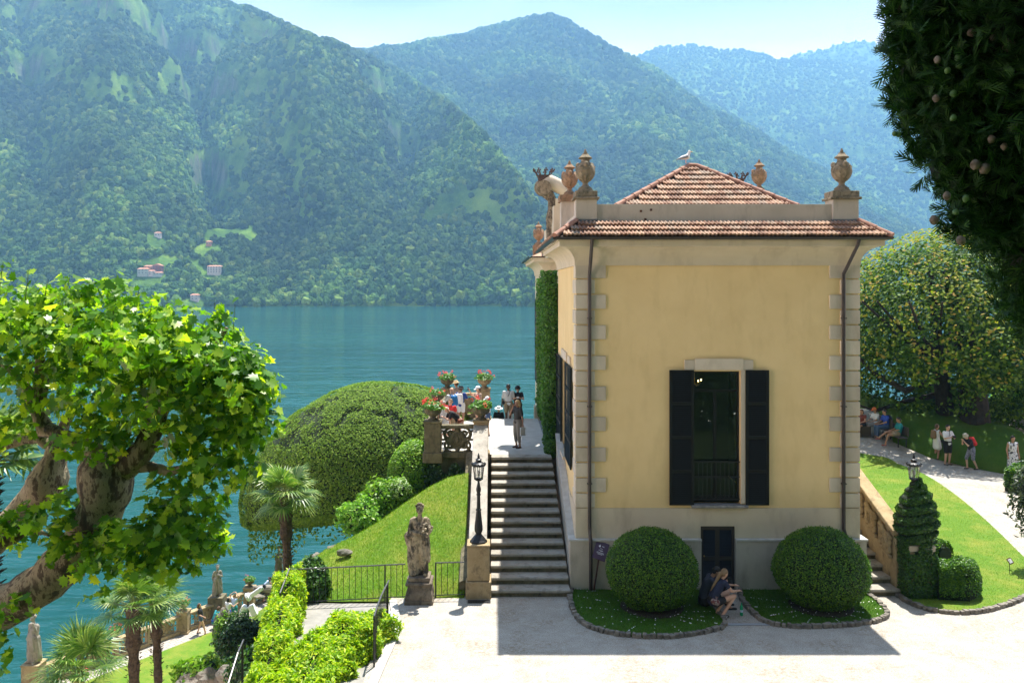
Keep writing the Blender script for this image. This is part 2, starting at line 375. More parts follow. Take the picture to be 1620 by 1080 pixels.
def forest():
    P = np.concatenate(FOREST_P); S = np.concatenate(FOREST_S)
    me = mesh_np('distant_forest', P, flat=(np.zeros(0, int), np.zeros(0, int))) if False else bpy.data.meshes.new('distant_forest')
    me.vertices.add(len(P)); me.vertices.foreach_set('co', P.astype(np.float32).ravel())
    a = me.attributes.new('sz', 'FLOAT', 'POINT'); a.data.foreach_set('value', S.astype(np.float32))
    o = bpy.data.objects.new('distant_forest', me); COL.objects.link(o); tag(o, 'dense green woods covering the mountains across the lake', 'forest', kind='stuff')
    m, t, p, out = newmat('distant_foliage'); p.inputs['Roughness'].default_value = .9; p.inputs['Specular IOR Level'].default_value = .15
    oi = t.nodes.new('ShaderNodeObjectInfo'); ge = t.nodes.new('ShaderNodeNewGeometry')
    c = ramp(t, oi.outputs['Random'], [(0, (.012, .040, .009)), (.5, (.034, .085, .014)), (.85, (.08, .15, .02)), (1, (.14, .20, .035))])
    tc = t.nodes.new('ShaderNodeTexCoord'); big = ramp(t, noise(t, .004, 4, ge.outputs['Position']), [(.35, .5), (.5, 1.0), (.66, 1.9)])
    c = mix(t, 1.0, c, big, 'MULTIPLY'); t.links.new(c, p.inputs['Base Color']); bump(t, p, noise(t, .6, 4, ge.outputs['Position']), .8, 1.5)
    g = bpy.data.node_groups.new('forest', 'GeometryNodeTree')
    g.interface.new_socket('Geometry', in_out='INPUT', socket_type='NodeSocketGeometry'); g.interface.new_socket('Geometry', in_out='OUTPUT', socket_type='NodeSocketGeometry')
    N = g.nodes.new; gi, go = N('NodeGroupInput'), N('NodeGroupOutput'); L = g.links.new
    g2i = N('GeometryNodeGeometryToInstance')
    for k in range(4):
        ic = N('GeometryNodeMeshIcoSphere'); ic.inputs['Radius'].default_value = .5; ic.inputs['Subdivisions'].default_value = 3
        po = N('GeometryNodeInputPosition'); nz = N('ShaderNodeTexNoise'); nz.inputs['Scale'].default_value = 3.2; nz.inputs['Detail'].default_value = 2
        va = N('ShaderNodeVectorMath'); va.operation = 'ADD'; va.inputs[1].default_value = (7 * k + 1, 3 * k, k); L(po.outputs[0], va.inputs[0]); L(va.outputs[0], nz.inputs['Vector'])
        sb = N('ShaderNodeMath'); sb.operation = 'MULTIPLY_ADD'; sb.inputs[1].default_value = 1.5; sb.inputs[2].default_value = .2; L(nz.outputs[0], sb.inputs[0])
        vs = N('ShaderNodeVectorMath'); vs.operation = 'SCALE'; L(po.outputs[0], vs.inputs[0]); L(sb.outputs[0], vs.inputs['Scale'])
        v2 = N('ShaderNodeVectorMath'); v2.operation = 'MULTIPLY_ADD'; v2.inputs[1].default_value = (1, 1, [1.0, 1.25, .85, 1.1][k]); v2.inputs[2].default_value = (0, 0, .3); L(vs.outputs[0], v2.inputs[0])
        sp = N('GeometryNodeSetPosition'); L(ic.outputs[0], sp.inputs[0]); L(v2.outputs[0], sp.inputs['Position'])
        sm = N('GeometryNodeSetMaterial'); sm.inputs['Material'].default_value = m; L(sp.outputs[0], sm.inputs[0]); L(sm.outputs[0], g2i.inputs[0])
    ip = N('GeometryNodeInstanceOnPoints'); L(gi.outputs[0], ip.inputs['Points']); L(g2i.outputs[0], ip.inputs['Instance']); ip.inputs['Pick Instance'].default_value = True
    rv = N('FunctionNodeRandomValue'); rv.data_type = 'INT'; rv.inputs[4].default_value = 0; rv.inputs[5].default_value = 3
    L([s for s in rv.outputs if s.type == 'INT'][0], ip.inputs['Instance Index'])
    rr = N('FunctionNodeRandomValue'); rr.data_type = 'FLOAT_VECTOR'; rr.inputs[0].default_value = (0, 0, 0); rr.inputs[1].default_value = (.2, .2, 6.28); rr.inputs['Seed'].default_value = 5
    L(rr.outputs[0], ip.inputs['Rotation'])
    at = N('GeometryNodeInputNamedAttribute'); at.data_type = 'FLOAT'; at.inputs[0].default_value = 'sz'; L(at.outputs[0], ip.inputs['Scale'])
    L(ip.outputs[0], go.inputs[0])
    md = o.modifiers.new('forest', 'NODES'); md.node_group = g
forest()
def house(i, spec, P):
    px, py, w, d, h, style, label, nfl = spec; w *= .8; h *= .8
    wc = {'pale': (.32, .38, .34), 'ochre': (.38, .19, .10), 'rust': (.20, .08, .07), 'white': (.46, .44, .42)}[style]
    wm = mat('far_wall_' + style, wc, .9); rm = mat('far_roof', (.42, .17, .10), .9, (.5, .26, .17), .4); gm = mat('far_glass', (.05, .06, .07), .3)
    z0 = P.z - 3; y0 = P.y - d / 2
    t = thing('far_house', label, 'house', (P.x, P.y, P.z), 0, 'houses on the far shore')
    MB().box(P.x - w / 2, P.x + w / 2, y0, y0 + d, z0, P.z + h).build('wall', wm, t)
    rh = 1.4 if style != 'rust' else 2.6; e = .5; zt = P.z + h; r = MB()
    if style == 'rust':
        r.add([(P.x - w / 2 - e, y0 - e, zt), (P.x + w / 2 + e, y0 - e, zt), (P.x + w / 2 + e, y0 + d + e, zt), (P.x - w / 2 - e, y0 + d + e, zt), (P.x, y0 - e, zt + rh), (P.x, y0 + d + e, zt + rh)],
              [(0, 1, 2, 3), (0, 4, 5, 3), (1, 4, 5, 2), (0, 1, 4), (3, 2, 5)])
    else:
        r.add([(P.x - w / 2 - e, y0 - e, zt), (P.x + w / 2 + e, y0 - e, zt), (P.x + w / 2 + e, y0 + d + e, zt), (P.x - w / 2 - e, y0 + d + e, zt), (P.x - w / 2 + 1.5, y0 + d / 2, zt + rh), (P.x + w / 2 - 1.5, y0 + d / 2, zt + rh)],
              [(0, 1, 2, 3), (0, 1, 5, 4), (1, 2, 5), (2, 3, 4, 5), (3, 0, 4)])
    r.build('roof', rm, t)
    n = max(2, int(w / 3.2))
    for f in range(nfl):
        for k in range(n):
            x = P.x - w / 2 + (k + .5) * w / n; zz = P.z + .9 + f * (h / nfl)
            MB().box(x - .5, x + .5, y0 - .08, y0 + .02, zz, zz + 1.5).build('window', gm, t)
for i, h_ in enumerate(HOUSES): house(i, h_, HP[i])
# the air between here and the mountains
def haze():
    m = bpy.data.materials.new('haze'); m.use_nodes = True; t = m.node_tree; t.nodes.clear()
    o = t.nodes.new('ShaderNodeOutputMaterial'); v = t.nodes.new('ShaderNodeVolumePrincipled')
    v.inputs['Color'].default_value = (.26, .58, 1.0, 1); v.inputs['Density'].default_value = 2.35e-4; v.inputs['Anisotropy'].default_value = .3
    t.links.new(v.outputs[0], o.inputs['Volume'])
    h = MB().box(-2600, 5200, -60, 4700, WATER_Z - 60, 1290).build('haze', m); tag(h, 'pale blue haze in the air over the lake', 'haze', kind='stuff')
haze()
# ================================================================ GROUND
def zr(Y): return float(np.interp(Y, [24, 37.5, 40.5, 46, 50, 62], [0, .45, 1.3, 1.7, -1, -16]))
def GR(px, py):
    """point of the right-hand ground under a photo pixel"""
    z = 0
    for _ in range(60):
        Y = FPX * (EYE - z) / (py - VY); z = .6 * z + .4 * zr(Y)
    return Vector(((px - VX) * Y / FPX, Y, z))
def gravel_mat():
    m, t, p, o = newmat('gravel'); p.inputs['Roughness'].default_value = .97; p.inputs['Specular IOR Level'].default_value = .1
    a = ramp(t, noise(t, 2.4, 8, rough=.7), [(.3, (.37, .34, .295)), (.65, (.49, .455, .405))])
    b = ramp(t, noise(t, 38, 4, rough=.8), [(.36, .42), (.5, .95), (.66, 1.12)]); c = mix(t, 1.0, a, b, 'MULTIPLY')
    f = ramp(t, noise(t, .8, 8, rough=.72), [(.46, 0), (.62, .9)]); g = ramp(t, noise(t, 11, 5, rough=.8), [(.45, 0), (.6, 1)])
    c = mix(t, mix(t, 1.0, f, g, 'MULTIPLY'), c, (.25, .19, .125)); t.links.new(c, p.inputs['Base Color']); bump(t, p, noise(t, 45, 5, rough=.8), .8, .02); return m
GRAVEL = gravel_mat()
def forecourt():
    xs = np.concatenate([np.arange(-2.75, 11, 1.1), np.arange(11, 60, 2.5)]); ys = [16.6, 18, 20, 24, 28, 32, 36, 37.5, 39, 40.5, 43, 46, 48, 50, 56, 62]
    V = []; F = []
    for y in ys:
        for x in xs:
            if x < 10: V.append((x, min(y, 38), 0 if y < 38 else 0))
            else: V.append((x, y, zr(y)))
    nx = len(xs)
    for j in range(len(ys) - 1):
        for i in range(nx - 1):
            if xs[i] < 10 and ys[j + 1] > 37.5: continue
            F.append((j * nx + i, j * nx + i + 1, (j + 1) * nx + i + 1, (j + 1) * nx + i))
    tag(link('gravel_forecourt', mesh_np('gravel_forecourt', V, F), GRAVEL), kind='structure')
forecourt()
GRASS = None
def grass_mat(name='lawn_grass', a=(.065, .15, .004), b=(.125, .24, .007), c=(.23, .25, .03)):
    m, t, p, o = newmat(name); p.inputs['Roughness'].default_value = .75; p.inputs['Specular IOR Level'].default_value = .25
    c1 = ramp(t, noise(t, 14, 6, rough=.7), [(.3, a), (.7, b)])
    c2 = mix(t, ramp(t, noise(t, .8, 6, rough=.7), [(.44, 0), (.66, .85)]), c1, c); t.links.new(c2, p.inputs['Base Color'])
    bump(t, p, noise(t, 60, 4, rough=.8), .9, .03); return m
GRASS = grass_mat(); GRASS2 = grass_mat('painted_shade_grass', (.035, .10, .004), (.07, .155, .008), (.09, .15, .014))  # second grass is a darker copy with shade put into its colour
STONE_DARK = mat('edging_stone', (.10, .09, .075), .9, (.25, .22, .18), 6, bs=.8, bscale=20)
def flat_poly(name, poly, m, h=.04, zf=lambda y: 0.0, knots=(), kind='structure', drop=.3):
    bm = bmesh.new(); vs = [bm.verts.new((p[0], p[1], 0)) for p in poly]; f = bm.faces.new(vs)
    for k in knots:
        bmesh.ops.bisect_plane(bm, geom=bm.verts[:] + bm.edges[:] + bm.faces[:], plane_co=(0, k, 0), plane_no=(0, 1, 0))
    bmesh.ops.triangulate(bm, faces=bm.faces[:])
    top = bm.faces[:]
    r = bmesh.ops.extrude_face_region(bm, geom=top); low = [g for g in r['geom'] if isinstance(g, bmesh.types.BMVert)]
    ls = set(low)
    for v in bm.verts: v.co.z = zf(v.co.y) + (h if v not in ls else -drop)
    bmesh.ops.recalc_face_normals(bm, faces=bm.faces[:])
    me = bpy.data.meshes.new(name); bm.to_mesh(me); bm.free()
    o = link(name, me, m); 
    if kind: tag(o, kind=kind)
    return o
def smooth_poly(P, closed=True, n=6):
    """Catmull-Rom through the points"""
    P = [Vector((p[0], p[1])) for p in P]; out = []; m = len(P)
    for i in range(m if closed else m - 1):
        p0, p1, p2, p3 = [P[(i + k) % m] if closed else P[min(max(i + k, 0), m - 1)] for k in (-1, 0, 1, 2)]
        for k in range(n):
            t = k / n
            out.append(.5 * ((2 * p1) + (p2 - p0) * t + (2 * p0 - 5 * p1 + 4 * p2 - p3) * t * t + (3 * p1 - p0 - 3 * p2 + p3) * t ** 3))
    if not closed: out.append(P[-1])
    return [(p.x, p.y) for p in out]
def edging(pts, label, zf=lambda y: 0.0, w=.13, h=.12):
    """row of small rough stones set along a line"""
    mb = MB(); rnd = random.Random(len(pts))
    d = 0; P = [Vector((p[0], p[1])) for p in pts]
    for a, b in zip(P[:-1], P[1:]):
        L = (b - a).length; an = math.atan2(b.y - a.y, b.x - a.x)
        while d < L:
            q = a + (b - a) * (d / L); s = rnd.uniform(.09, .15)
            k = len(mb.v); mb.obox((q.x + rnd.uniform(-.01, .01), q.y + rnd.uniform(-.01, .01), zf(q.y) + h / 2 - .02), (s * .92, w * rnd.uniform(.8, 1.15), h * rnd.uniform(.8, 1.25)), an + rnd.uniform(-.12, .12), rnd.uniform(-.1, .1), rnd.uniform(-.1, .1))
            for i in range(k, len(mb.v)): x, y, z = mb.v[i]; mb.v[i] = (x + rnd.uniform(-.012, .012), y + rnd.uniform(-.012, .012), z + rnd.uniform(-.012, .012))
            d += s
        d -= L
    o = mb.build('stone_edging', STONE_DARK, bevel=.015); tag(o, label, 'edging'); return o
BEDL = [(903, 932), (902, 945), (906, 965), (920, 985), (948, 998), (990, 1006), (1035, 1009), (1080, 1007), (1120, 1000), (1143, 993), (1147, 984), (1138, 972), (1124, 955), (1113, 940), (1108, 932)]
BEDR = [(1168, 932), (1173, 948), (1186, 965), (1204, 981), (1230, 990), (1275, 993), (1330, 991), (1375, 986), (1400, 978), (1402, 968), (1390, 955), (1375, 943), (1370, 932)]
def tup(L, f=G): return [(p.x, p.y) for p in (f(a, b) for a, b in L)]
# --- the two small beds in front of the villa (their back edge lies at the wall)
for L, lab, side in ((BEDL, 'left', 0), (BEDR, 'right', 0)):
    P = tup(L); P[0] = (P[0][0], 23.2); P[-1] = (P[-1][0], 23.2)
    S = smooth_poly(P, False, 5)
    flat_poly('lawn', S + [], GRASS2, .05)
    edging(S, 'curved row of rough dark stones edging the grass bed under the %s box ball' % lab)
# --- big lawn on the right
LR = [(1422, 944), (1440, 955), (1475, 967), (1515, 971), (1555, 968), (1590, 959), (1625, 943), (1690, 900), (1700, 890)]
LR2 = [(1622, 884), (1617, 880), (1567, 831), (1513, 785), (1463, 752), (1413, 730), (1385, 722), (1357, 717), (1310, 706)]
P1 = smooth_poly([(p.x, p.y) for p in (GR(a, b) for a, b in LR)], False, 5); P2 = smooth_poly([(p.x, p.y) for p in (GR(a, b) for a, b in LR2)], False, 4)
flat_poly('lawn', P1 + P2 + [(P1[0][0] - .05, P2[-1][1]), (P1[0][0] - .12, P1[0][1] + .6)], GRASS, .05, zr, (24, 26, 28, 30, 32, 34, 36, 37.5, 39))
edging(P1, 'curved row of rough stones edging the big bright lawn on the right', zr)
# --- bank under the great tree, in the grass colour darkened for shade
BK = [(1300, 672), (1413, 699), (1472, 724), (1542, 741), (1597, 751), (1660, 760)]
def bank_right():
    A = [GR(a, b) for a, b in BK]; V = []; nr = 7
    prof = [(0, 0.0), (.05, .16), (.5, .55), (1.4, .95), (3, 1.3), (6, 1.5), (10, .2)]
    for (d, h) in prof:
        for p in A: V.append((p.x + d * .25, p.y + d, max(zr(p.y), zr(p.y + d) if d < 6 else -9) + h if d < 9 else -12))
    n = len(A); F = [(j * n + i, j * n + i + 1, (j + 1) * n + i + 1, (j + 1) * n + i) for j in range(len(prof) - 1) for i in range(n - 1)]
    tag(link('lawn', mesh_np('lawn', V, F), GRASS2, smooth=True), kind='structure')
bank_right()
# --- hillside lawn left of the stairs
RIDGE = [(470, 905, 25.0), (490, 888, 25.5), (515, 869, 26.0), (560, 848, 26.3), (600, 825, 26.7), (640, 796, 27.0), (680, 770, 27.3), (710, 755, 27.4), (742, 748, 27.4)]
def hill_lawn():
    R_ = [W(*r) for r in RIDGE]; V = []; nt = 14; F = []
    X0 = np.interp([r.x for r in R_], [R_[0].x, R_[-1].x], [-5.7, -.80])
    rows = [(-.0, None)] 
    for j in range(nt + 1):
        t = j / nt
        for i, r in enumerate(R_):
            x = X0[i] * (1 - t) + r.x * t; y = 22.62 * (1 - t) + r.y * t; z = -.06 * (1 - t) + r.z * t ** .85 if True else 0
            z += .06 * float(vnoise(x * .9, y * .9, 0, 3)) * math.sin(PI * t); V.append((x, y, z))
    for (dy, dz) in ((.6, -.35), (1.5, -1.6), (2.5, -3.6), (4.5, -8)):
        for i, r in enumerate(R_): V.append((r.x - .3 * dy, r.y + dy, r.z + dz))
    n = len(R_)
    for j in range(nt + 4):
        for i in range(n - 1): F.append((j * n + i, j * n + i + 1, (j + 1) * n + i + 1, (j + 1) * n + i))
    tag(link('hillside_lawn', mesh_np('hillside_lawn', V, F), GRASS, smooth=True), kind='structure')
hill_lawn()
# --- path beyond the left edge of the forecourt, and its pale kerb
PATHM = mat('path_paving', (.22, .21, .19), .9, (.29, .275, .25), 4, bs=.3, bscale=80, bdist=.01)  # base grey is darkened to hold the path's slight shade
flat_poly('path', tup([(440, 952), (617, 952), (617, 985), (609, 1015), (588, 1062), (560, 1120), (470, 1120), (470, 1030)]), PATHM, -.03, drop=1.2)
KERB = mat('pale_stone', (.40, .385, .35), .85, (.50, .48, .44), 3, bs=.3, bscale=30)
kin = smooth_poly(tup([(616, 951), (620, 985), (613, 1015), (596, 1052), (570, 1110)]), False, 6); kout = [(x + .20, y) for x, y in kin]
flat_poly('kerb', kin + kout[::-1], KERB, .045)
# --- lower terrace by the water
PZ = -10.7
def quad_strip(name, L1, L2, m, kind='structure'):
    V = list(L1) + list(L2); n = len(L1); F = [(i, i + 1, n + i + 1, n + i) for i in range(n - 1)]
    return tag(link(name, mesh_np(name, V, F), m), kind=kind)
BA, BB = Vector((-22.6, 39.06)), Vector((-12.2, 53.85))        # line of the lakeside balustrade
bd = (BB - BA).normalized(); bn = Vector((bd.y, -bd.x))
def bpt(d, off=0, z=PZ): q = BA + bd * d + bn * off; return Vector((q.x, q.y, z))
BL = (BB - BA).length
def lower():
    m, t, p, o = newmat('promenade_slabs'); p.inputs['Roughness'].default_value = .9
    br = t.nodes.new('ShaderNodeTexBrick'); br.inputs['Color1'].default_value = (.36, .32, .28, 1); br.inputs['Color2'].default_value = (.42, .38, .33, 1); br.inputs['Mortar'].default_value = (.16, .14, .12, 1)
    br.inputs['Scale'].default_value = 1.1; br.inputs['Mortar Size'].default_value = .02; t.links.new(mapping(t, (1, 1, 1), (0, 0, -math.atan2(bd.y, bd.x))), br.inputs['Vector'])
    t.links.new(br.outputs[0], p.inputs['Base Color'])
    quad_strip('promenade', [bpt(-4, -.4), bpt(BL + 3, -.4)], [bpt(-4, 1.35), bpt(BL + 3, 1.35)], m)
    quad_strip('lower_lawn', [bpt(-4, 1.34, PZ + .05), bpt(BL + 3, 1.34, PZ + .05)], [bpt(-12, 9, PZ + .05), bpt(BL + 3, 9, PZ + .05)], GRASS)
    quad_strip('lower_lawn', [bpt(-12, 9, PZ + .05), bpt(BL + 3, 9, PZ + .05)], [(-14, 20, PZ - .2), (0, 44, PZ)], GRASS)
    MB().add([bpt(-4, -.4, PZ), bpt(BL + 3, -.4, PZ), bpt(BL + 3, -1.1, WATER_Z - 2), bpt(-4, -1.1, WATER_Z - 2)], [(0, 1, 2, 3)]).build('lake_wall', mat('lake_wall', (.18, .16, .13), .9, (.3, .27, .22), 2, bs=.6)); tag(bpy.data.objects['lake_wall'], 'rough stone retaining wall falling from the promenade to the lake', 'wall')
    rows = [[(-14.6, 34, -10.7), (-14.9, 41, -10.7), (-14.6, 44.5, -10.65), (-13.6, 47.5, -10.5), (-12.4, 50, -10.3)],
            [(-12.6, 35, -9.9), (-12.9, 41, -9.4), (-12.6, 44.5, -8.95), (-11.7, 47, -8.5), (-10.7, 49.5, -8.2)],
            [(-9.4, 34, -7), (-9.9, 38, -6.6), (-9.9, 42, -6.6), (-9.4, 45, -6.8), (-8.4, 48, -7.2)],
            [(-7.4, 18, -2.4), (-7, 26, -3), (-6.4, 31, -4.2), (-5.4, 36, -6), (-4.4, 42, -9)],
            [(-5.3, 15, -.9), (-5.4, 24, -.9), (-4.4, 28, -1.6), (-2.5, 32, -3.4), (0, 38, -8)],
            [(-2.5, 14, -.8), (-1, 24, -.9), (-1, 28, -1.6), (0, 32, -3.4), (2, 38, -8)]]
    V = []; F = []; n = 5; K = 6
    A = np.array(rows)
    from itertools import product
    us = np.linspace(0, len(rows) - 1, (len(rows) - 1) * K + 1); vs = np.linspace(0, n - 1, (n - 1) * K + 1)
    for u in us:
        for v in vs:
            i, j = min(int(u), len(rows) - 2), min(int(v), n - 2); a, b = u - i, v - j
            p_ = A[i, j] * (1 - a) * (1 - b) + A[i + 1, j] * a * (1 - b) + A[i, j + 1] * (1 - a) * b + A[i + 1, j + 1] * a * b
            V.append(tuple(p_ + np.array([0, 0, .12 * float(vnoise(p_[0] * .8, p_[1] * .8))])))
    m_ = len(vs)
    for i in range(len(us) - 1):
        for j in range(m_ - 1): F.append((i * m_ + j, i * m_ + j + 1, (i + 1) * m_ + j + 1, (i + 1) * m_ + j))
    tag(link('garden_bank', mesh_np('garden_bank', V, F), GRASS, smooth=True), kind='structure')
lower()
# ground the villa and terrace stand on, rising out of the lake
ROCK = mat('rock', (.09, .085, .07), .95, (.26, .23, .19), 1.2, .35, .65, .9, 5, .12, col3=(.05, .08, .025), scale3=.8)
def headland():
    xs = np.linspace(-1, 60, 30); ys = np.linspace(30, 62, 18); V = []; F = []
    for y in ys:
        for x in xs:
            e = 52 + 3 * float(vnoise(x * .1, 0, 0, 5)); z = -.6 - max(0, (y - 33)) * .02
            if x < 12: e = 37 + max(0, x - 2) * 1.3
            if y > e: z = max(WATER_Z - 2, z - (y - e) * 3.5)
            if x < 0: z -= 6
            V.append((x, y, z + .3 * float(vnoise(x * .5, y * .5))))
    for j in range(17):
        for i in range(29): F.append((j * 30 + i, j * 30 + i + 1, (j + 1) * 30 + i + 1, (j + 1) * 30 + i))
    tag(link('rocky_headland', mesh_np('rocky_headland', V, F), ROCK), kind='structure')
headland()
# ================================================================ VILLA
def plaster(name, col, col2, stain=None, streak=True):
    m, t, p, o = newmat(name); p.inputs['Roughness'].default_value = .92; p.inputs['Specular IOR Level'].default_value = .2
    c = ramp(t, noise(t, .9, 7, rough=.6), [(.3, col), (.7, col2)])
    if stain is not None:
        f = ramp(t, noise(t, 2.2, 7, mapping(t, (1, 1, .35)), .65), [(.50, 0), (.76, .65)]); c = mix(t, f, c, stain)
    t.links.new(c, p.inputs['Base Color']); bump(t, p, noise(t, 35, 5), .25, .01); return m
YEL = plaster('yellow_plaster', (.72, .55, .275), (.80, .625, .33), (.62, .47, .225))
CRM = plaster('cream_plaster', (.55, .485, .355), (.63, .56, .43), (.36, .31, .225))
GRY = plaster('grey_plaster', (.46, .415, .34), (.57, .52, .44), (.22, .19, .15))
STN = plaster('quoin_stone', (.54, .48, .375), (.64, .575, .465), (.34, .30, .225))
def per_island(m, lo=.8, hi=1.12):
    t = m.node_tree; p = [n for n in t.nodes if n.type == 'BSDF_PRINCIPLED'][0]; s = p.inputs['Base Color'].links[0].from_socket; g = t.nodes.new('ShaderNodeNewGeometry')
    t.links.new(mix(t, 1.0, s, ramp(t, g.outputs['Random Per Island'], [(0, lo), (1, hi)]), 'MULTIPLY'), p.inputs['Base Color'])
per_island(STN)
def old_stone(name, a, b, dark, s=3.0, lo=.48, hi=.68):
    m, t, p, o = newmat(name); p.inputs['Roughness'].default_value = .95; p.inputs['Specular IOR Level'].default_value = .15
    c = ramp(t, noise(t, s, 7, rough=.65), [(.32, a), (.66, b)])
    f = ramp(t, noise(t, s * 1.7, 7, mapping(t, (1, 1, .6)), .7), [(lo, 0), (hi, .9)])
    c = mix(t, f, c, dark); t.links.new(c, p.inputs['Base Color']); bump(t, p, noise(t, s * 9, 8, rough=.7), .7, .03); return m
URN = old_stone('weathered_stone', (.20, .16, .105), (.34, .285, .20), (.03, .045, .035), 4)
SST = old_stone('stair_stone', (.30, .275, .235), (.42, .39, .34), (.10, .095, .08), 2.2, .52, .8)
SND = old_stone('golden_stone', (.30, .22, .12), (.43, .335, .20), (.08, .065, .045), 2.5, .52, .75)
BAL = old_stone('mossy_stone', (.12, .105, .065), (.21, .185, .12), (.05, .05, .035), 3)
IRON = mat('black_iron', (.015, .016, .018), .45, metal=.3)
DGREEN = mat('dark_green_paint', (.007, .009, .006), .6, spec=.25)
COPPER = mat('brown_metal', (.022, .018, .016), .4, (.045, .035, .03), 3)
LEAD = mat('lead_flashing', (.10, .11, .12), .5, (.2, .21, .22), 5, bs=.4)
def tile_mat():
    m, t, p, o = newmat('terracotta_tile'); p.inputs['Roughness'].default_value = .85
    g = t.nodes.new('ShaderNodeNewGeometry')
    c = ramp(t, g.outputs['Random Per Island'], [(0, (.20, .10, .06)), (.35, (.32, .18, .115)), (.7, (.42, .27, .18)), (1, (.27, .20, .15))])
    f = ramp(t, noise(t, 2.4, 7, rough=.7), [(.5, 0), (.72, .75)]); c = mix(t, f, c, (.10, .08, .065))
    t.links.new(c, p.inputs['Base Color']); bump(t, p, noise(t, 30, 5), .4, .02); return m
TILE = tile_mat()
RIDGEM = mat('ridge_tile', (.27, .12, .075), .8, (.36, .19, .13), 4, bs=.3)
XL, XR, YF, YB = 2.247, 9.957, 23.34, 30.0
Z1, Z2, ZC, ZE = 1.366, 2.23, 8.90, 9.50
v = thing('villa', 'yellow two storey villa with cream quoins, tiled eaves and a pyramid roof', 'villa', (6.1, YF, 0))
# --- walls: front block with openings for window and door
WX0, WX1, WZ0, WZ1 = 7.71, 9.12, 2.36, 5.96      # window opening (offset below)
WX0, WX1 = (1095 - VX) / 57.85, (1172 - VX) / 57.85
DX0, DX1, DZ1 = (1108 - VX) / 57.85, (1162 - VX) / 57.85, 1.74
def wall_with_hole(x0, x1, y0, y1, z0, z1, hx0, hx1, hz0, hz1):
    mb = MB()
    mb.box(x0, hx0, y0, y1, z0, z1); mb.box(hx1, x1, y0, y1, z0, z1)
    if hz1 < z1: mb.box(hx0, hx1, y0, y1, hz1, z1)
    if hz0 > z0: mb.box(hx0, hx1, y0, y1, z0, hz0)
    return mb
mb = wall_with_hole(XL, XR, YF, YF + .45, Z2, ZC, WX0, WX1, WZ0 - .04, WZ1)
mb.box(XL, XL + .45, YF + .45, 26.4, Z2, ZC); mb.box(XL, XL + .45, 27.9, YB, Z2, ZC); mb.box(XL, XL + .45, 26.4, 27.9, 5.95, ZC); mb.box(XL, XL + .45, 26.4, 27.9, Z2, 3.05)
mb.box(XR - .45, XR, YF + .45, YB, Z2, ZC); mb.box(XL + .45, XR - .45, YB - .3, YB, 0, ZC)
mb.build('wall', YEL, v)
mb = MB(); mb.box(XL - .03, XR + .03, YF - .04, YF + .4, Z1, Z2 - .002) ; mb.box(XL - .03, XL + .4, YF + .4, YB, .5, Z2 - .002); mb.box(XR - .4, XR + .03, YF + .4, YB, Z1, Z2 - .002)
hm = wall_with_hole(XL - .03, XR + .03, YF - .04, YF + .4, Z1, Z2 - .002, DX0, DX1, 0, DZ1)
hm.box(XL - .03, XL + .4, YF + .4, 38, .0, Z2 - .002); hm.box(XR - .4, XR + .03, YF + .4, 46, 0, Z2 - .002)
hm.build('plinth', CRM, v)
pl = wall_with_hole(2.06, XR + .17, YF - .14, YF + .38, -.1, Z1, DX0, DX1, -.1, Z1)
pl.box(XR - .3, XR + .17, YF + .38, 40, -.1, Z1)
# raking plinth beside the left stair
pl.add([(2.06, YF + .38, -.1), (2.3, YF + .38, -.1), (2.3, 28.4, -.1), (2.06, 28.4, -.1), (2.06, YF + .38, Z1), (2.3, YF + .38, Z1), (2.3, 28.4, 3.35), (2.06, 28.4, 3.35)],
       [(3, 2, 1, 0), (4, 5, 6, 7), (0, 1, 5, 4), (1, 2, 6, 5), (2, 3, 7, 6), (3, 0, 4, 7)])
pl.build('plinth', GRY, v, bevel=.01)
cap = MB(); cap.box(2.03, DX0 - .002, YF - .17, YF + .3, Z1 + .001, Z1 + .045); cap.box(DX1 + .002, XR + .2, YF - .17, YF + .3, Z1 + .001, Z1 + .045)
cap.add([(2.03, YF + .3, Z1 + .001), (2.24, YF + .3, Z1 + .001), (2.24, 28.4, 3.36), (2.03, 28.4, 3.36), (2.03, YF + .3, Z1 + .045), (2.24, YF + .3, Z1 + .045), (2.24, 28.4, 3.40), (2.03, 28.4, 3.40)],
        [(3, 2, 1, 0), (4, 5, 6, 7), (0, 1, 5, 4), (1, 2, 6, 5), (2, 3, 7, 6), (3, 0, 4, 7)])
cap.build('plinth_cap', mat('pale_cap', (.46, .45, .42), .8, (.56, .55, .52), 5), v)
# --- quoins
def quoins(x0, out, side):
    mb = MB(); n = 16; h = (ZC - Z2) / n
    for k in range(n):
        w = .80 if k % 2 == 0 else .50
        z0 = ZC - (k + 1) * h + .018; z1 = ZC - k * h - .018
        if side < 0: mb.box(x0 - .035, x0 + w, YF - .045, YF + .02, z0, z1); mb.box(x0 - .035, x0 + .02, YF + .0205, YF + (1.30 - w), z0, z1)
        else: mb.box(x0 - w, x0 + .035, YF - .045, YF + .02, z0, z1); mb.box(x0 - .02, x0 + .035, YF + .0205, YF + (1.30 - w), z0, z1)
    mb.build('quoins', STN, v, bevel=.018)
quoins(XL, 0, -1); quoins(XR, 0, 1)
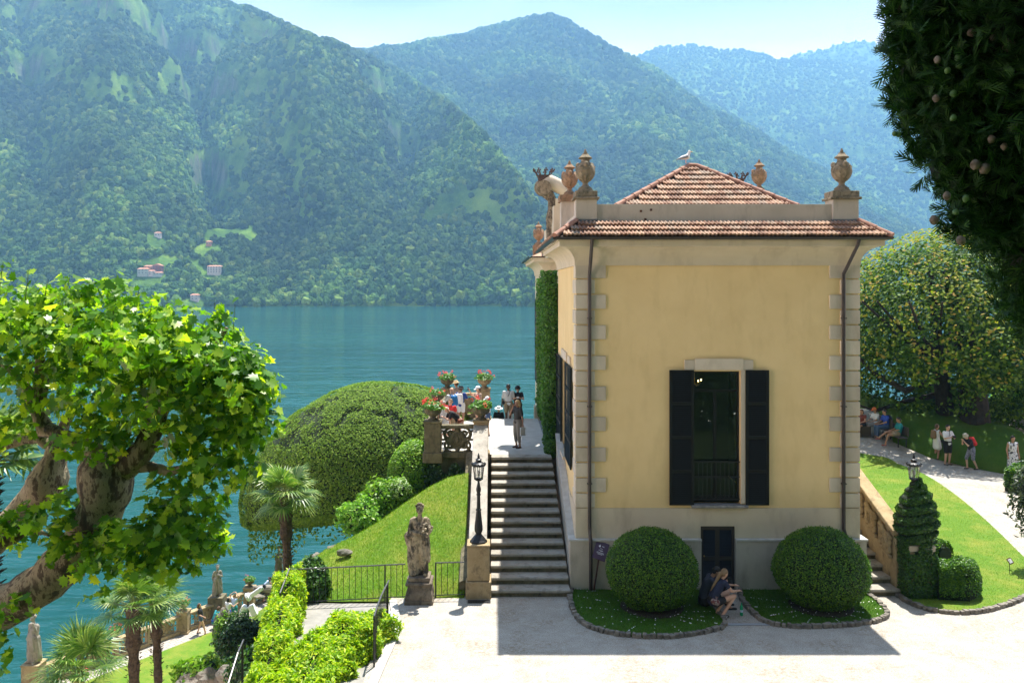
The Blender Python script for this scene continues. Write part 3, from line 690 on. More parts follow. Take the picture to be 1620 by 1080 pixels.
# --- coved cornice around the block
def cove_profile():
    P = [(0.0, ZC - .05), (.05, ZC - .05), (.05, ZC + .02)]
    for i in range(9):
        a = i / 8 * PI / 2; P.append((.05 + .45 * (1 - math.cos(a)), ZC + .02 + .44 * math.sin(a)))
    P += [(.50, ZE), (0, ZE)]
    return P
def cornice(x0, x1, y0, y1, name='cornice', parent=v):
    P = cove_profile(); V = []; n = len(P)
    for (ax, ay, sx, sy) in ((x0, y1, -1, 1), (x0, y0, -1, -1), (x1, y0, 1, -1), (x1, y1, 1, 1)):
        for (d, z) in P: V.append((ax + sx * d, ay + sy * d, z))
    F = []
    for s in range(4):
        for i in range(n - 1):
            a, b = s * n + i, ((s + 1) % 4) * n + i; F.append((a, b, b + 1, a + 1))
    return MB().add(V, F).build(name, CRM, parent, smooth=False)
cornice(XL, XR, YF, YB)
EO = .62   # eaves overhang
def gutter(pts, parent=v):
    mb = MB()
    for a, b in zip(pts[:-1], pts[1:]):
        a, b = Vector(a), Vector(b); d = (b - a).normalized(); n = Vector((d.y, -d.x, 0)); up = Vector((0, 0, 1)); N = 8
        V = []
        for q in (a, b):
            for r_ in (.075, .062):
                for k in range(N + 1):
                    t = PI * k / N; V.append(q + n * (r_ * math.cos(t)) - up * (r_ * math.sin(t)))
        m_ = N + 1; F = []
        for k in range(N):
            F.append((k, k + 1, 2 * m_ + k + 1, 2 * m_ + k)); F.append((m_ + k, m_ + k + 1, 3 * m_ + k + 1, 3 * m_ + k))
        F.append((0, m_, 3 * m_, 2 * m_)); F.append((N, m_ + N, 3 * m_ + N, 2 * m_ + N))
        F.append(tuple(range(m_)) + tuple(range(2 * m_ - 1, m_ - 1, -1))); F.append(tuple(range(2 * m_, 3 * m_)) + tuple(range(4 * m_ - 1, 3 * m_ - 1, -1)))
        mb.add(V, F)
    return mb.build('gutter', COPPER, parent)
gz = 9.60
gutter([(XL - EO, 32.4, gz), (XL - EO, YF - EO, gz)]); gutter([(XL - EO - .03, YF - EO, gz - .001), (XR + EO + .03, YF - EO, gz - .001)]); gutter([(XR + EO, YF - EO, gz), (XR + EO, 31, gz)])
MB().box(XL - EO + .08, XR + EO - .08, YF - EO + .08, YB + 1.5, ZE + .002, ZE + .05).build('soffit_board', CRM, v)
# --- tile sheets
def tile_rows(o, u, s, n, L, H, clip, pitch=.215, row=.30, name='roof_tiles', parent=v, m=TILE):
    """o origin; u along the eaves; s up the slope; n normal; L length, H slope height; clip(h)->(u0,u1)"""
    mb = MB(); o, u, s, n = Vector(o), Vector(u), Vector(s), Vector(n)
    prof = [(0, .018), (.10, .045), (.22, .045), (.34, .012), (.50, .008), (.60, .040), (.74, .040), (.86, .010), (1.0, .018)]
    rows = int(math.ceil(H / row)); rnd = random.Random(5)
    for r in range(rows):
        h0 = r * row; h1 = min(H, h0 + row * 1.12)
        c0, c1 = clip(min(h0 + row * .5, H)); k0 = int(math.ceil(c0 / pitch)); k1 = int(c1 / pitch)
        for k in range(k0, k1):
            x0 = k * pitch; V = []; j = rnd.uniform(-.006, .006)
            for (hh, lift) in ((h0 + j, .080), (h1, .010)):
                for (a, b) in prof: V.append(o + u * (x0 + a * pitch) + s * hh + n * (b + lift))
            m_ = len(prof)
            for (a, b) in prof: V.append(o + u * (x0 + a * pitch) + s * (h0 + j) + n * (b + .080 - .060))
            F = [(i, i + 1, m_ + i + 1, m_ + i) for i in range(m_ - 1)] + [(i, i + 1, 2 * m_ + i + 1, 2 * m_ + i) for i in range(m_ - 1)]
            mb.add(V, F)
    o_ = mb.build(name, m, parent); return o_
# front skirt
rise, run = .44, EO + .02
sl = Vector((0, run, rise)); SH = sl.length; sl.normalize(); nn_ = Vector((0, -rise, run)).normalized()
tile_rows((XL - EO, YF - EO, gz + .0), (1, 0, 0), sl, nn_, XR - XL + 2 * EO, SH, lambda h: (h / SH * run + .02, XR - XL + 2 * EO - h / SH * run - .02), row=.262)
slL = Vector((run, 0, rise)).normalized(); nL = Vector((-rise, 0, run)).normalized()
tile_rows((XL - EO, YF - EO, gz), (0, 1, 0), slL, nL, 9, SH, lambda h: (h / SH * run + .02, 9.0), row=.262)
slR = Vector((-run, 0, rise)).normalized(); nR = Vector((rise, 0, run)).normalized()
tile_rows((XR + EO, YF - EO, gz), (0, 1, 0), slR, nR, 8, SH, lambda h: (h / SH * run + .02, 8.0), row=.262)
sk = MB(); B0 = [(XL - EO, YF - EO, gz), (XR + EO, YF - EO, gz), (XR + EO, 31, gz), (XL - EO, 32.4, gz)]; B1 = [(XL, YF, gz + rise - .01), (XR, YF, gz + rise - .01), (XR, 31, gz + rise - .01), (XL, 32.4, gz + rise - .01)]
sk.add(B0 + B1, [(0, 1, 5, 4), (1, 2, 6, 5), (3, 0, 4, 7)]).build('roof_deck', mat('roof_underlay', (.06, .04, .03), .9), v)
def ridge_caps(a, b, parent=v, r=.075, L=.34):
    a, b = Vector(a), Vector(b); n = max(1, int((b - a).length / L)); mb = MB(); d = (b - a) / n
    for k in range(n):
        q = a + d * k; mb.tube([q - d * .06, q + d * .06, q + d * 1.02], [r * 1.16, r * 1.1, r * .92], 10)
    mb.build('ridge_tiles', RIDGEM, parent)
ridge_caps((XL - EO, YF - EO, gz + .04), (XL, YF, gz + rise + .05)); ridge_caps((XR + EO, YF - EO, gz + .04), (XR, YF, gz + rise + .05))
# --- parapet and pedestals
PT = EYE + (VY - 323) / 57.6
pp = MB().box(XL + .5, XR - .62, YF + .12, YF + .40, 9.6, PT); pp.box(XL + .12, XL + .4, YF + .75, YB + 1.5, 9.6, PT - .15); pp.box(XR - .4, XR - .12, YF + .75, YB, 9.6, PT - .15)
pp.build('parapet', GRY, v, bevel=.006)
for (px, py, w, h) in ((1014, 334, .05, .22), (1030, 332, .05, .30), (1021, 347, .05, .08)):
    q = W(px, py, YF + .115); MB().box(q.x - .03, q.x + .03, q.y - .01, q.y + .02, q.z - .03, q.z + .03).build('iron_stub', mat('rust', (.10, .04, .02), .9), v)
PEDTOP = []
def pedestal(x0, x1, y0, y1, zt, capm=URN, shaft=GRY):
    MB().box(x0, x1, y0, y1, 9.7, zt).build('pedestal', shaft, v, bevel=.008)
    c = MB().box(x0 - .07, x1 + .07, y0 - .07, y1 + .07, zt + .001, zt + .07).box(x0 - .02, x1 + .02, y0 - .02, y1 + .02, zt + .071, zt + .24); c.build('pedestal_cap', capm, v, bevel=.02)
    MB().box(x0 - .03, x1 + .03, y0 - .03, y1 - .1, 9.99, 10.12).build('flashing', LEAD, v)
    PEDTOP.append(((x0 + x1) / 2, (y0 + y1) / 2, zt + .241))
pedestal(XL - .01, XL + .56, YF + .02, YF + .6, 10.66); pedestal(XR - .68, XR + .02, YF + .02, YF + .6, 10.66)
# --- pyramid roof
AP1, AP2 = Vector((6.13, 26.9, 12.03)), Vector((6.38, 26.9, 12.03))
EV = [Vector((2.95, YF + .75, 10.22)), Vector((9.25, YF + .75, 10.22)), Vector((9.25, 30.4, 10.22)), Vector((2.95, 30.4, 10.22))]
def roof_face(a, b, t0, t1, col=None):
    u = (b - a); L = u.length; u = u / L; mid = (t0 + t1) / 2; w = mid - a; w = w - u * w.dot(u); H = w.length; s = w / H; n = u.cross(s)
    if n.z < 0: n = -n
    e0 = (t0 - a).dot(u); e1 = (t1 - a).dot(u)
    tile_rows(a, u, s, n, L, H, lambda h: (e0 * h / H - .02, L - (L - e1) * h / H + .02), row=.335)
roof_face(EV[0], EV[1], AP1, AP2); roof_face(EV[3], EV[0], AP1, AP1 + Vector((0, .01, 0))); roof_face(EV[1], EV[2], AP2, AP2 + Vector((0, .01, 0)))
MB().add(EV + [AP1, AP2], [(0, 1, 5, 4), (1, 2, 5), (2, 3, 4, 5), (3, 0, 4)]).build('roof_deck', MATS['roof_underlay'], v)
up_ = Vector((0, 0, .05))
for a, b in ((EV[0], AP1), (EV[1], AP2), (EV[2], AP2), (EV[3], AP1), (AP1, AP2)): ridge_caps(a + up_, b + up_, r=.085, L=.40)
# --- rainwater pipes
def pipe(px, bend):
    x = (px - VX) / 58.0; y = YF - .1; yb = YF - .26; mb = MB()
    top = Vector((x + (.21 if bend else .02), YF - EO + .02, gz - .06))
    mb.tube([top, top - Vector((.01, -.05, .14)), Vector((x, y, 8.62)), Vector((x, y, 8.3)), Vector((x, y, Z1 + .32)), Vector((x + (.02 if px < 1000 else .05), yb + .04, Z1 - .02)), Vector((x + (.02 if px < 1000 else .05), yb + .04, .02))], .048, 12)
    for z in (7.4, 5.0, 2.9): mb.box(x - .065, x + .065, y - .055, YF - .041, z, z + .03)
    mb.build('downpipe', COPPER, v, smooth=False)
pipe(932.5, False); pipe(1334, True)
# --- shutters, windows
def shutter(x0, x1, z0, z1, y, parent, name='shutter', axis='x', mt=DGREEN, th=.045, ns=15, npan=4):
    """louvred leaf lying in plane y=const (axis x) or x=const (axis y)"""
    fr = MB(); lv = MB(); b = .075
    def bx(mb, a0, a1, z0_, z1_, d0, d1, tilt=0):
        if axis == 'x': mb.box(a0, a1, y + d0, y + d1, z0_, z1_)
        else: mb.box(y + d0, y + d1, a0, a1, z0_, z1_)
    bx(fr, x0, x0 + b, z0, z1, 0, th); bx(fr, x1 - b, x1, z0, z1, 0, th)
    zs = [z0 + (z1 - z0) * k / npan for k in range(npan + 1)]
    for k, z in enumerate(zs): bx(fr, x0 + b, x1 - b, max(z0, z - b * .6), min(z1, z + b * .6), .003, th - .003)
    for k in range(npan):
        a, c = zs[k] + b * .7, zs[k + 1] - b * .7
        for i in range(ns):
            z = a + (c - a) * (i + .5) / ns
            if axis == 'x': lv.obox(((x0 + x1) / 2, y + th / 2, z), (x1 - x0 - 2 * b - .002, .068, .009), rx=R(56))
            else: lv.obox((y + th / 2, (x0 + x1) / 2, z), (.068, x1 - x0 - 2 * b - .002, .009), ry=R(56))
    f = fr.build(name, mt, parent); 
    for p_ in ((z0 + z1) / 2,):
        hg = MB(); bx(hg, x0 - .012, x0 + .002, z0 + .3, z0 + .42, -.01, th); bx(hg, x0 - .012, x0 + .002, z1 - .42, z1 - .3, -.01, th)
    l = lv.build('louvres', mt, f)
    return f
def reparent_fix(o): pass
GLASS = None
def glass_mat():
    m, t, p, o = newmat('window_glass'); p.inputs['Base Color'].default_value = (.8, .85, .82, 1); p.inputs['Roughness'].default_value = .02
    p.inputs['Transmission Weight'].default_value = 1; p.inputs['IOR'].default_value = 1.45; return m
GLASS = glass_mat()
sx = lambda px: (px - VX) / 57.85
shutter(sx(1058.5), sx(1097), 2.32, 6.0, YF - .085, v); shutter(sx(1179), sx(1215.5), 2.32, 6.0, YF - .085, v)
win = MB().box(WX0, WX1, YF + .16, YF + .22, WZ1 - .06, WZ1).box(WX0, WX0 + .06, YF + .16, YF + .22, WZ0, WZ1 - .06).box(WX1 - .06, WX1, YF + .16, YF + .22, WZ0, WZ1 - .06)
zt = WZ1 - .58; win.box(WX0 + .06, WX1 - .06, YF + .155, YF + .215, zt, zt + .07).box((WX0 + WX1) / 2 - .045, (WX0 + WX1) / 2 + .045, YF + .165, YF + .214, WZ0, zt).box(WX0 + .06, WX1 - .06, YF + .16, YF + .21, WZ0, WZ0 + .12)
wf = win.build('window', DGREEN, v, bevel=.004)
MB().box(WX0 + .05, WX1 - .05, YF + .185, YF + .191, WZ0 + .1, WZ1 - .05).build('pane', GLASS, wf)
cu = MB(); n = 26
for s_ in (0, 1):
    pass
V = []; F = []
for j in range(15):
    z = WZ1 - .06 - j * .155; t_ = j / 14; xl = WX1 - .22 + .14 * t_ ** 1.3
    for i in range(n): a = i / (n - 1); V.append((xl + (WX1 + .05 - xl) * a, YF + .27 + .03 * math.sin(a * 22), z))
for j in range(14):
    for i in range(n - 1): F.append((j * n + i, j * n + i + 1, (j + 1) * n + i + 1, (j + 1) * n + i))
MB().add(V, F).build('curtain', mat('curtain_cloth', (.85, .85, .66), .9, (.60, .52, .26), 4), wf, smooth=True)
# balcony rail in the window
rl = MB().box(WX0 + .01, WX1 - .01, YF + .03, YF + .06, WZ0 + 1.10, WZ0 + 1.135).box(WX0 + .01, WX1 - .01, YF + .03, YF + .06, WZ0 + .08, WZ0 + .10).box(WX0 + .01, WX1 - .01, YF + .035, YF + .055, WZ0 + .70, WZ0 + .72)
for k in range(11):
    x = WX0 + .06 + (WX1 - WX0 - .12) * k / 10; rl.tube([(x, YF + .045, WZ0 + .1), (x, YF + .045, WZ0 + 1.1)], .009, 6)
    if k < 10:
        xc = x + (WX1 - WX0 - .12) / 20; pts = [(xc + .045 * math.cos(a), YF + .045, WZ0 + .16 + .05 * math.sin(a)) for a in np.linspace(0, 2 * PI, 11)]; rl.tube(pts, .007, 5)
        pts = [(xc + .05 * math.cos(a), YF + .045, WZ0 + .64 + .05 * math.sin(a)) for a in np.linspace(0, PI, 8)]; rl.tube(pts, .007, 5)
rl.build('balcony_rail', IRON, v)
ln = MB().box(sx(1082.5), sx(1191), YF - .05, YF + .02, 6.0, 6.27).box(sx(1099), sx(1175), YF - .075, YF - .051, 6.0, 6.31); ln.build('lintel', STN, v, bevel=.008)
MB().box(WX1 + .002, sx(1179) - .01, YF - .04, YF + .15, WZ0, 6.0).box(WX0 - .05, WX0 - .002, YF - .03, YF + .15, WZ0, 6.0).build('window_surround', STN, v)
MB().box(sx(1093), sx(1182), YF - .16, YF + .16, WZ0 - .10, WZ0 - .03).build('window_sill', mat('slate', (.14, .14, .14), .6, (.3, .3, .29), 6), v, bevel=.01)
MB().box(WX0 - .6, WX1 + .6, YF + 3.4, YF + 3.5, WZ0 - .1, WZ1 + 1).box(WX0 - 1.6, WX0 - .6, YF + .5, YF + 3.5, WZ0, WZ1 + 1).box(WX1 + .6, WX1 + 1, YF + .5, YF + 3.5, WZ0, WZ1 + 1).box(WX0 - .6, WX1 + .6, YF + .5, YF + 3.4, WZ0 - .1, WZ0 - .05).box(WX0 - .6, WX1 + .6, YF + .5, YF + 3.4, WZ1 + .6, WZ1 + .7).build('room', mat('painted_dark', (.02, .018, .014), .9), v)  # near-black walls: the unlit room's darkness is put into the colour
# chandelier inside, three small lit candles
ch = thing('chandelier', 'small lit chandelier glimpsed inside the tall front window', 'chandelier', (sx(1105) + .1, YF + 1.0, WZ1 - .1))
cm = MB(); cc = Vector((sx(1105) + .12, YF + 1.0, WZ1 - .42)); cm.tube([(cc.x, cc.y, WZ1 + .6), (cc.x, cc.y, cc.z - .05)], .012, 6)
cd = MB()
for a in (0.3, 2.0, 3.6, 5.0):
    e = cc + Vector((.22 * math.cos(a), .22 * math.sin(a), .02)); cm.tube([cc, cc + Vector((.12 * math.cos(a), .12 * math.sin(a), -.09)), e], .01, 6)
cm.build('chandelier_frame', mat('brass', (.5, .33, .1), .35, metal=1), ch)
em, et, ep, eo = newmat('candle_glow'); ep.inputs['Emission Color'].default_value = (1, .72, .32, 1); ep.inputs['Emission Strength'].default_value = 4
for a in (0.3, 2.0, 3.6, 5.0): MB().ball((cc.x + .22 * math.cos(a), cc.y + .22 * math.sin(a), cc.z + .07), .017, 8, 6, (1, 1, 1.8)).build('bulb', em, ch)
# --- basement door
dr = MB().box(DX0, DX0 + .08, YF + .0, YF + .06, .03, DZ1).box(DX1 - .08, DX1, YF + 0, YF + .06, .03, DZ1).box(DX0 + .08, DX1 - .08, YF, YF + .06, DZ1 - .12, DZ1)
xm = (DX0 + DX1) / 2; dr.box(xm - .06, xm + .06, YF + .01, YF + .062, .03, DZ1 - .12)
for z in (.03, .78): dr.box(DX0 + .08, xm - .06, YF + .012, YF + .058, z, z + .12).box(xm + .06, DX1 - .08, YF + .012, YF + .058, z, z + .12)
door = dr.build('door', mat('dark_brown_paint', (.022, .018, .014), .5), v, bevel=.005)
lv = MB()
for (a, b) in ((DX0 + .08, xm - .06), (xm + .06, DX1 - .08)):
    for (c, d) in ((.15, .78), (.90, DZ1 - .12)):
        n = int((d - c) / .04)
        for i in range(n): lv.obox(((a + b) / 2, YF + .035, c + (i + .5) * (d - c) / n), (b - a - .002, .04, .008), rx=R(40))
lv.build('louvres', mat('blue_black_paint', (.012, .018, .026), .45), door)
MB().ball((DX0 + .1, YF - .02, .92), .022, 8, 6).build('door_knob', mat('brass', (.5, .3, .1)), door)
MB().box(DX0 - .3, DX1 + .3, YF + .1, YF + .35, 0, DZ1).build('door_backing', MATS['painted_dark'], v)  # near-black sheet paints the dark behind the louvres
# --- side (lake) facade: shutters, window, second block behind the ivy
shutter(24.35, 26.35, 3.05, 5.95, XL - .085, v, axis='y'); shutter(27.95, 29.9, 3.05, 5.95, XL - .085, v, axis='y')
sw = MB().box(XL + .15, XL + .2, 26.4, 26.48, 3.05, 5.95).box(XL + .15, XL + .2, 27.82, 27.9, 3.05, 5.95).box(XL + .15, XL + .2, 27.1, 27.2, 3.05, 5.95).box(XL + .15, XL + .2, 26.48, 27.82, 5.87, 5.95).build('window', DGREEN, v)
MB().box(XL + .17, XL + .178, 26.45, 27.85, 3.06, 5.9).build('pane', GLASS, sw)
MB().box(XL + .46, XL + .5, 25, 29, 2.5, 6.5).build('room', MATS['painted_dark'], v)  # flat near-black sheet paints the darkness of the side room
MB().box(XL - .05, XL + .02, 26.2, 28.1, 5.97, 6.25).box(XL - .05, XL + .02, 24.9, 25.8, 5.99, 6.2).build('lintel', STN, v)
MB().box(XL - .14, XL + .1, 26.3, 28.0, 2.95, 3.04).build('window_sill', STN, v)
b2 = MB().box(XL + .35, XL + .8, YB + .01, 38.0, 2.2, ZC - .02).box(XL - .02, XL + .43, 38.0, 46.4, -.5, ZC).box(XL + .43, XR, 46.0, 46.4, -1, ZC).box(XR - .45, XR, 38.0, 46.4, 0, ZC).box(XL + .43, XR - .45, 38, 38.3, 0, ZC)
b2.build('rear_wall', CRM, v)
cornice(XL - .02, XR, 38.0, 46.4)
gutter([(XL - EO - .06, 47, gz), (XL - EO - .06, 37.4, gz)])
MB().box(XL - EO, XR + EO, 37.5, 46.9, ZE + .002, ZE + .05).build('soffit_board', CRM, v)
MB().add([(XL - EO, 37.4, gz), (XR + EO, 37.4, gz), (XR + EO, 47, gz), (XL - EO, 47, gz), (5, 42, 11.1), (7.5, 42, 11.1)], [(0, 1, 5, 4), (1, 2, 5), (2, 3, 4, 5), (3, 0, 4)]).build('rear_roof', TILE, v)
shutter(39.5, 41.2, 3.4, 7.6, XL - .12, v, axis='y'); shutter(43.2, 44.9, 3.4, 7.6, XL - .12, v, axis='y')
MB().box(XL - .1, XL + .3, 30.9, 31.5, 9.45, 11.2).build('pedestal', CRM, v)
# parapet wall over the loggia with its pedestals, seen edge on
MB().box(XL + .0, XL + .3, 31.5, 38.4, 9.5, 10.75).build('parapet', CRM, v)
# ================================================================ ROOF ORNAMENTS
def urn(loc, s, label, m=URN, lean=0):
    t = thing('stone_urn', label, 'urn', loc, RNG.uniform(0, 3), 'stone urns on the roof pedestals')
    t.rotation_euler[2] = 0
    def L(p): return [(r * s, z * s) for r, z in p]
    MB().lathe(L([(.24, 0), (.24, .05), (.20, .07), (.21, .10), (.13, .16), (.09, .20), (.08, .25), (.10, .28)]), loc, 20).build('foot', m, t, smooth=False)
    MB().lathe(L([(.09, .28), (.16, .33), (.23, .41), (.27, .50), (.285, .58)]), loc, 24, 12, .045).build('gadrooned_bowl', m, t, smooth=False)
    MB().lathe(L([(.287, .58), (.29, .61), (.27, .72), (.22, .82), (.14, .88), (.125, .93), (.13, .97)]), loc, 24, 3, .03).build('body', m, t, smooth=True)
    MB().lathe(L([(.13, .97), (.20, .99), (.205, 1.02), (.15, 1.06), (.10, 1.11), (.085, 1.15)]), loc, 20).build('lid', m, t)
    MB().ball((loc[0], loc[1], loc[2] + 1.19 * s), .052 * s, 10, 8).ball((loc[0], loc[1], loc[2] + 1.25 * s), .03 * s, 8, 6).build('finial', m, t, smooth=True)
    for a in (-PI / 2, PI / 6, 5 * PI / 6):
        mk = MB(); c = Vector((loc[0] + .235 * s * math.cos(a), loc[1] + .235 * s * math.sin(a), loc[2] + .80 * s)); mk.ball(c, .075 * s, 10, 8, (1, 1, 1.25))
        for k in range(7):
            b = a + (k - 3) * .19; z = .74 - .11 * math.cos((k - 3) / 3 * PI / 2); mk.ball((loc[0] + .27 * s * math.cos(b), loc[1] + .27 * s * math.sin(b), loc[2] + z * s), .035 * s, 7, 5)
        mk.build('carved_mask', m, t, smooth=True)
    return t
URN2 = old_stone('rosy_stone', (.27, .17, .10), (.38, .26, .17), (.06, .07, .05), 4)
urn(PEDTOP[0], .92, 'large lichen dark stone urn on the left front roof pedestal')
urn(PEDTOP[1], .94, 'stone urn on the pedestal at the right front corner of the villa roof')
q = W(901, 310, 28.6); MB().box(q.x - .3, q.x + .3, 28.3, 28.9, 9.6, q.z - .22).build('pedestal', GRY, v); MB().box(q.x - .36, q.x + .36, 28.24, 28.96, q.z - .219, q.z).build('pedestal_cap', URN2, v)
urn((q.x, q.y, q.z + .001), .93, 'rosy stone urn just left of and behind the large left corner urn', URN2)
q = W(852, 388, 45.5); urn((q.x, q.y, q.z), .98, 'smallest far urn above the far end of the lake side gutter', URN2)
MB().box(q.x - .3, q.x + .3, q.y - .3, q.y + .3, 9.5, q.z - .002).build('pedestal', URN2, v)
q = W(1201, 303, 33.0); urn((q.x, q.y, q.z), .98, 'rosy stone urn behind the right slope of the pyramid roof', URN2); MB().box(q.x - .32, q.x + .32, 32.7, 33.3, 9.6, q.z - .001).build('pedestal', GRY, v)
RUSTY = mat('rusted_iron', (.035, .022, .018), .8, (.09, .05, .035), 10, bs=.4)
def crown(loc, s, par):
    t = MB().lathe([(.20 * s, 0), (.205 * s, .05 * s), (.24 * s, .20 * s), (.255 * s, .21 * s), (.235 * s, .20 * s), (.2 * s, .04 * s)], loc, 20).build('crown', RUSTY, par)
    for k in range(9):
        a = 2 * PI * k / 9; d = Vector((math.cos(a), math.sin(a), 0)); b = Vector(loc) + d * .24 * s + Vector((0, 0, .2 * s)); mb = MB()
        mb.tube([b, b + d * .05 * s + Vector((0, 0, .10 * s)), b + d * .12 * s + Vector((0, 0, .18 * s))], [.03 * s, .018 * s, .02 * s], 6)
        e = b + d * .12 * s + Vector((0, 0, .18 * s)); w_ = Vector((-d.y, d.x, 0))
        for o_ in (w_ * .045 * s, -w_ * .045 * s, d * .03 * s + Vector((0, 0, .05 * s))): mb.ball(e + o_, .033 * s, 7, 5)
        mb.build('leaf_point', RUSTY, t)
    return t
# --- scrolled ornament above the loggia
sc_ = thing('scroll_ornament', 'carved stone scroll gable rising above the lake side gutter under a rusty crown', 'ornament', W(868, 378, 33.6))
q = W(860, 298, 33.6); s = 33.6 / FPX
hp = spiral((q.x, q.y, q.z), 13.5 * s, 2.2, (1, 0, 0), (0, 0, 1), 40, 0, .12, 1)
mb = MB().tube([p_ + Vector((0, 0, 0)) for p_ in hp], [4.6 * s * (1 - .6 * i / 40) for i in range(41)], 8)
mb.build('volute', URN, sc_, smooth=True)
mb = MB().lathe([(11 * s, -.42), (11.5 * s, -.3), (11.5 * s, .3), (11 * s, .42)], (0, 0, 0), 20)
mb.v = [(q.x + x, q.y + z, q.z + y) for x, y, z in mb.v]; mb.build('volute_core', URN, sc_)
P = [W(*a) for a in ((858, 286, 33.6), (870, 288, 33.6), (882, 294, 33.6), (893, 302, 33.6), (899, 312, 33.6))]
MB().tube(P, [.22, .30, .30, .24, .14], 10).build('scroll_back', STN, sc_, smooth=True)
P = [W(*a) for a in ((866, 306, 33.6), (873, 316, 33.6), (875, 330, 33.6), (874, 345, 33.6), (873, 360, 33.6), (870, 378, 33.6))]
MB().tube(P, [.24, .17, .20, .26, .22, .15], 8).build('console', old_stone('black_stained_stone', (.10, .08, .055), (.42, .36, .25), (.04, .03, .025), 5, .42, .6), sc_)
MB().box(P[3].x + .1, P[3].x + .42, 33.4, 38, 9.5, W(880, 315, 33.6).z).build('gable_wall', CRM, sc_)
crown(tuple(W(860, 287, 33.6)), 1.08, sc_)
q = W(1168, 292, 33.6); s2_ = thing('scroll_ornament', 'pedestal ornament whose rusty iron crown shows behind the right roof slope', 'ornament', q); crown(tuple(q), 1.0, s2_); MB().box(q.x - .25, q.x + .25, 33.35, 33.9, 9.6, q.z - .001).build('pedestal', STN, s2_)
# ================================================================ STAIRS, TERRACE, BALUSTRADES
TZ = 2.59; NST = 14; ST0, ST1 = 22.80, 28.95; SX0, SX1 = -.10, 1.92
def blob(name, caps, m, parent=None, vox=.02, at=None, disp=None, extra=None, loc=None, smooth=True, flat_=None):
    """one continuous skin over tapered capsules (p0, r0, p1, r1)"""
    mb = MB()
    for c in caps:
        if len(c) == 3: mb.ball(c[0], c[1], 12, 8, c[2])
        else:
            p0, r0, p1, r1 = c; p0, p1 = Vector(p0), Vector(p1); mb.ball(p0, r0, 12, 8); mb.ball(p1, r1, 12, 8); mb.tube([p0, p1], [r0, r1], 12)
    me = mesh_np('tmp', mb.v, mb.f); o = bpy.data.objects.new('tmp', me); COL.objects.link(o); bm_fix(me)
    r = o.modifiers.new('r', 'REMESH'); r.mode = 'VOXEL'; r.voxel_size = vox; sm = o.modifiers.new('s', 'SMOOTH'); sm.factor = .6; sm.iterations = 3
    dg = bpy.context.evaluated_depsgraph_get(); me2 = bpy.data.meshes.new_from_object(o.evaluated_get(dg)); bpy.data.objects.remove(o); bpy.data.meshes.remove(me)
    n = len(me2.vertices); co = np.zeros(n * 3); me2.vertices.foreach_get('co', co); co = co.reshape(-1, 3)
    if disp is not None:
        no = np.zeros(n * 3); me2.vertices.foreach_get('normal', no); co = co + no.reshape(-1, 3) * disp(co)[:, None]
    o_ = root_loc(parent) if parent is not None else Vector(at or (0, 0, 0))
    co -= np.array(o_); me2.vertices.foreach_set('co', co.ravel()); me2.update(); me2.name = name
    ob = link(name, me2, m, parent, smooth)
    if parent is None and at is not None: ob.location = at
    if extra is not None:
        bm = bmesh.new(); bm.from_mesh(me2); e = mesh_np('e', [tuple(Vector(v_) - o_) for v_ in extra.v], extra.f); bm.from_mesh(e); bm.to_mesh(me2); bm.free(); bpy.data.meshes.remove(e)
        if smooth: me2.polygons.foreach_set('use_smooth', [True] * len(me2.polygons))
    return ob
def staircase():
    t = thing('staircase', 'stone stairs with rounded worn treads climbing between parapet and villa to the white terrace', 'stairs', (.9, ST0, 0))
    t['label'] = 'worn stone stairs climbing beside the lamp post to the white terrace'
    dy = (ST1 - ST0) / NST; h = TZ / NST
    for k in range(NST):
        y0 = ST0 + k * dy; z1 = (k + 1) * h; xr = SX1 + .12 * (1 - k / NST)
        if k < 13:
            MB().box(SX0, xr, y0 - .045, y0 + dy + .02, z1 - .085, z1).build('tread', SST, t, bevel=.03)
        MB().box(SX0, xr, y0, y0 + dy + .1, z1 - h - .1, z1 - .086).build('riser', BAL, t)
    # landing lip
    MB().box(SX0, SX1, ST1 - dy - .045, ST1 + .3, TZ - .085, TZ - .001).build('tread', SST, t, bevel=.02)
staircase()
def terrace():
    wm = mat('terrace_paving', (.40, .39, .365), .9, (.48, .47, .445), 3, bs=.35, bscale=60, bdist=.01)
    o = MB().box(-2.4, 1.87, ST1 + .02, 36.8, TZ - .12, TZ).build('terrace_floor', wm); tag(o, kind='structure')
    o = MB().box(-2.5, 2.3, ST1 + .12, 36.7, -3, TZ - .121).build('terrace_wall', BAL); tag(o, 'dark ivy stained wall carrying the terrace left of the stairs', 'wall')
    for k in range(6):
        pass
    o = MB().box(-.2, 1.87, 36.82, 37.25, TZ - 1, TZ - .18).box(-.2, 1.87, 37.25, 37.7, TZ - 1.2, TZ - .36).box(-.2, 1.87, 37.7, 38.15, TZ - 1.4, TZ - .54).box(-.2, 1.87, 38.15, 38.9, TZ - 2.4, TZ - .9).box(-.2, 1.87, 38.9, 40.2, TZ - 2.6, 1.07).build('rear_steps', SST); tag(o, 'stone steps dropping away behind the white terrace', 'stairs')
    MB().box(1.875, 2.24, ST1 + .3, 36, TZ - .5, TZ + .03).build('dark_gap_strip', LEAD)  # dark strip in the slot; the gap's shade is put into its colour
    tag(bpy.data.objects['dark_gap_strip'], 'dark strip standing for the shaded gap between the terrace floor and the ivy', 'drain')
terrace()
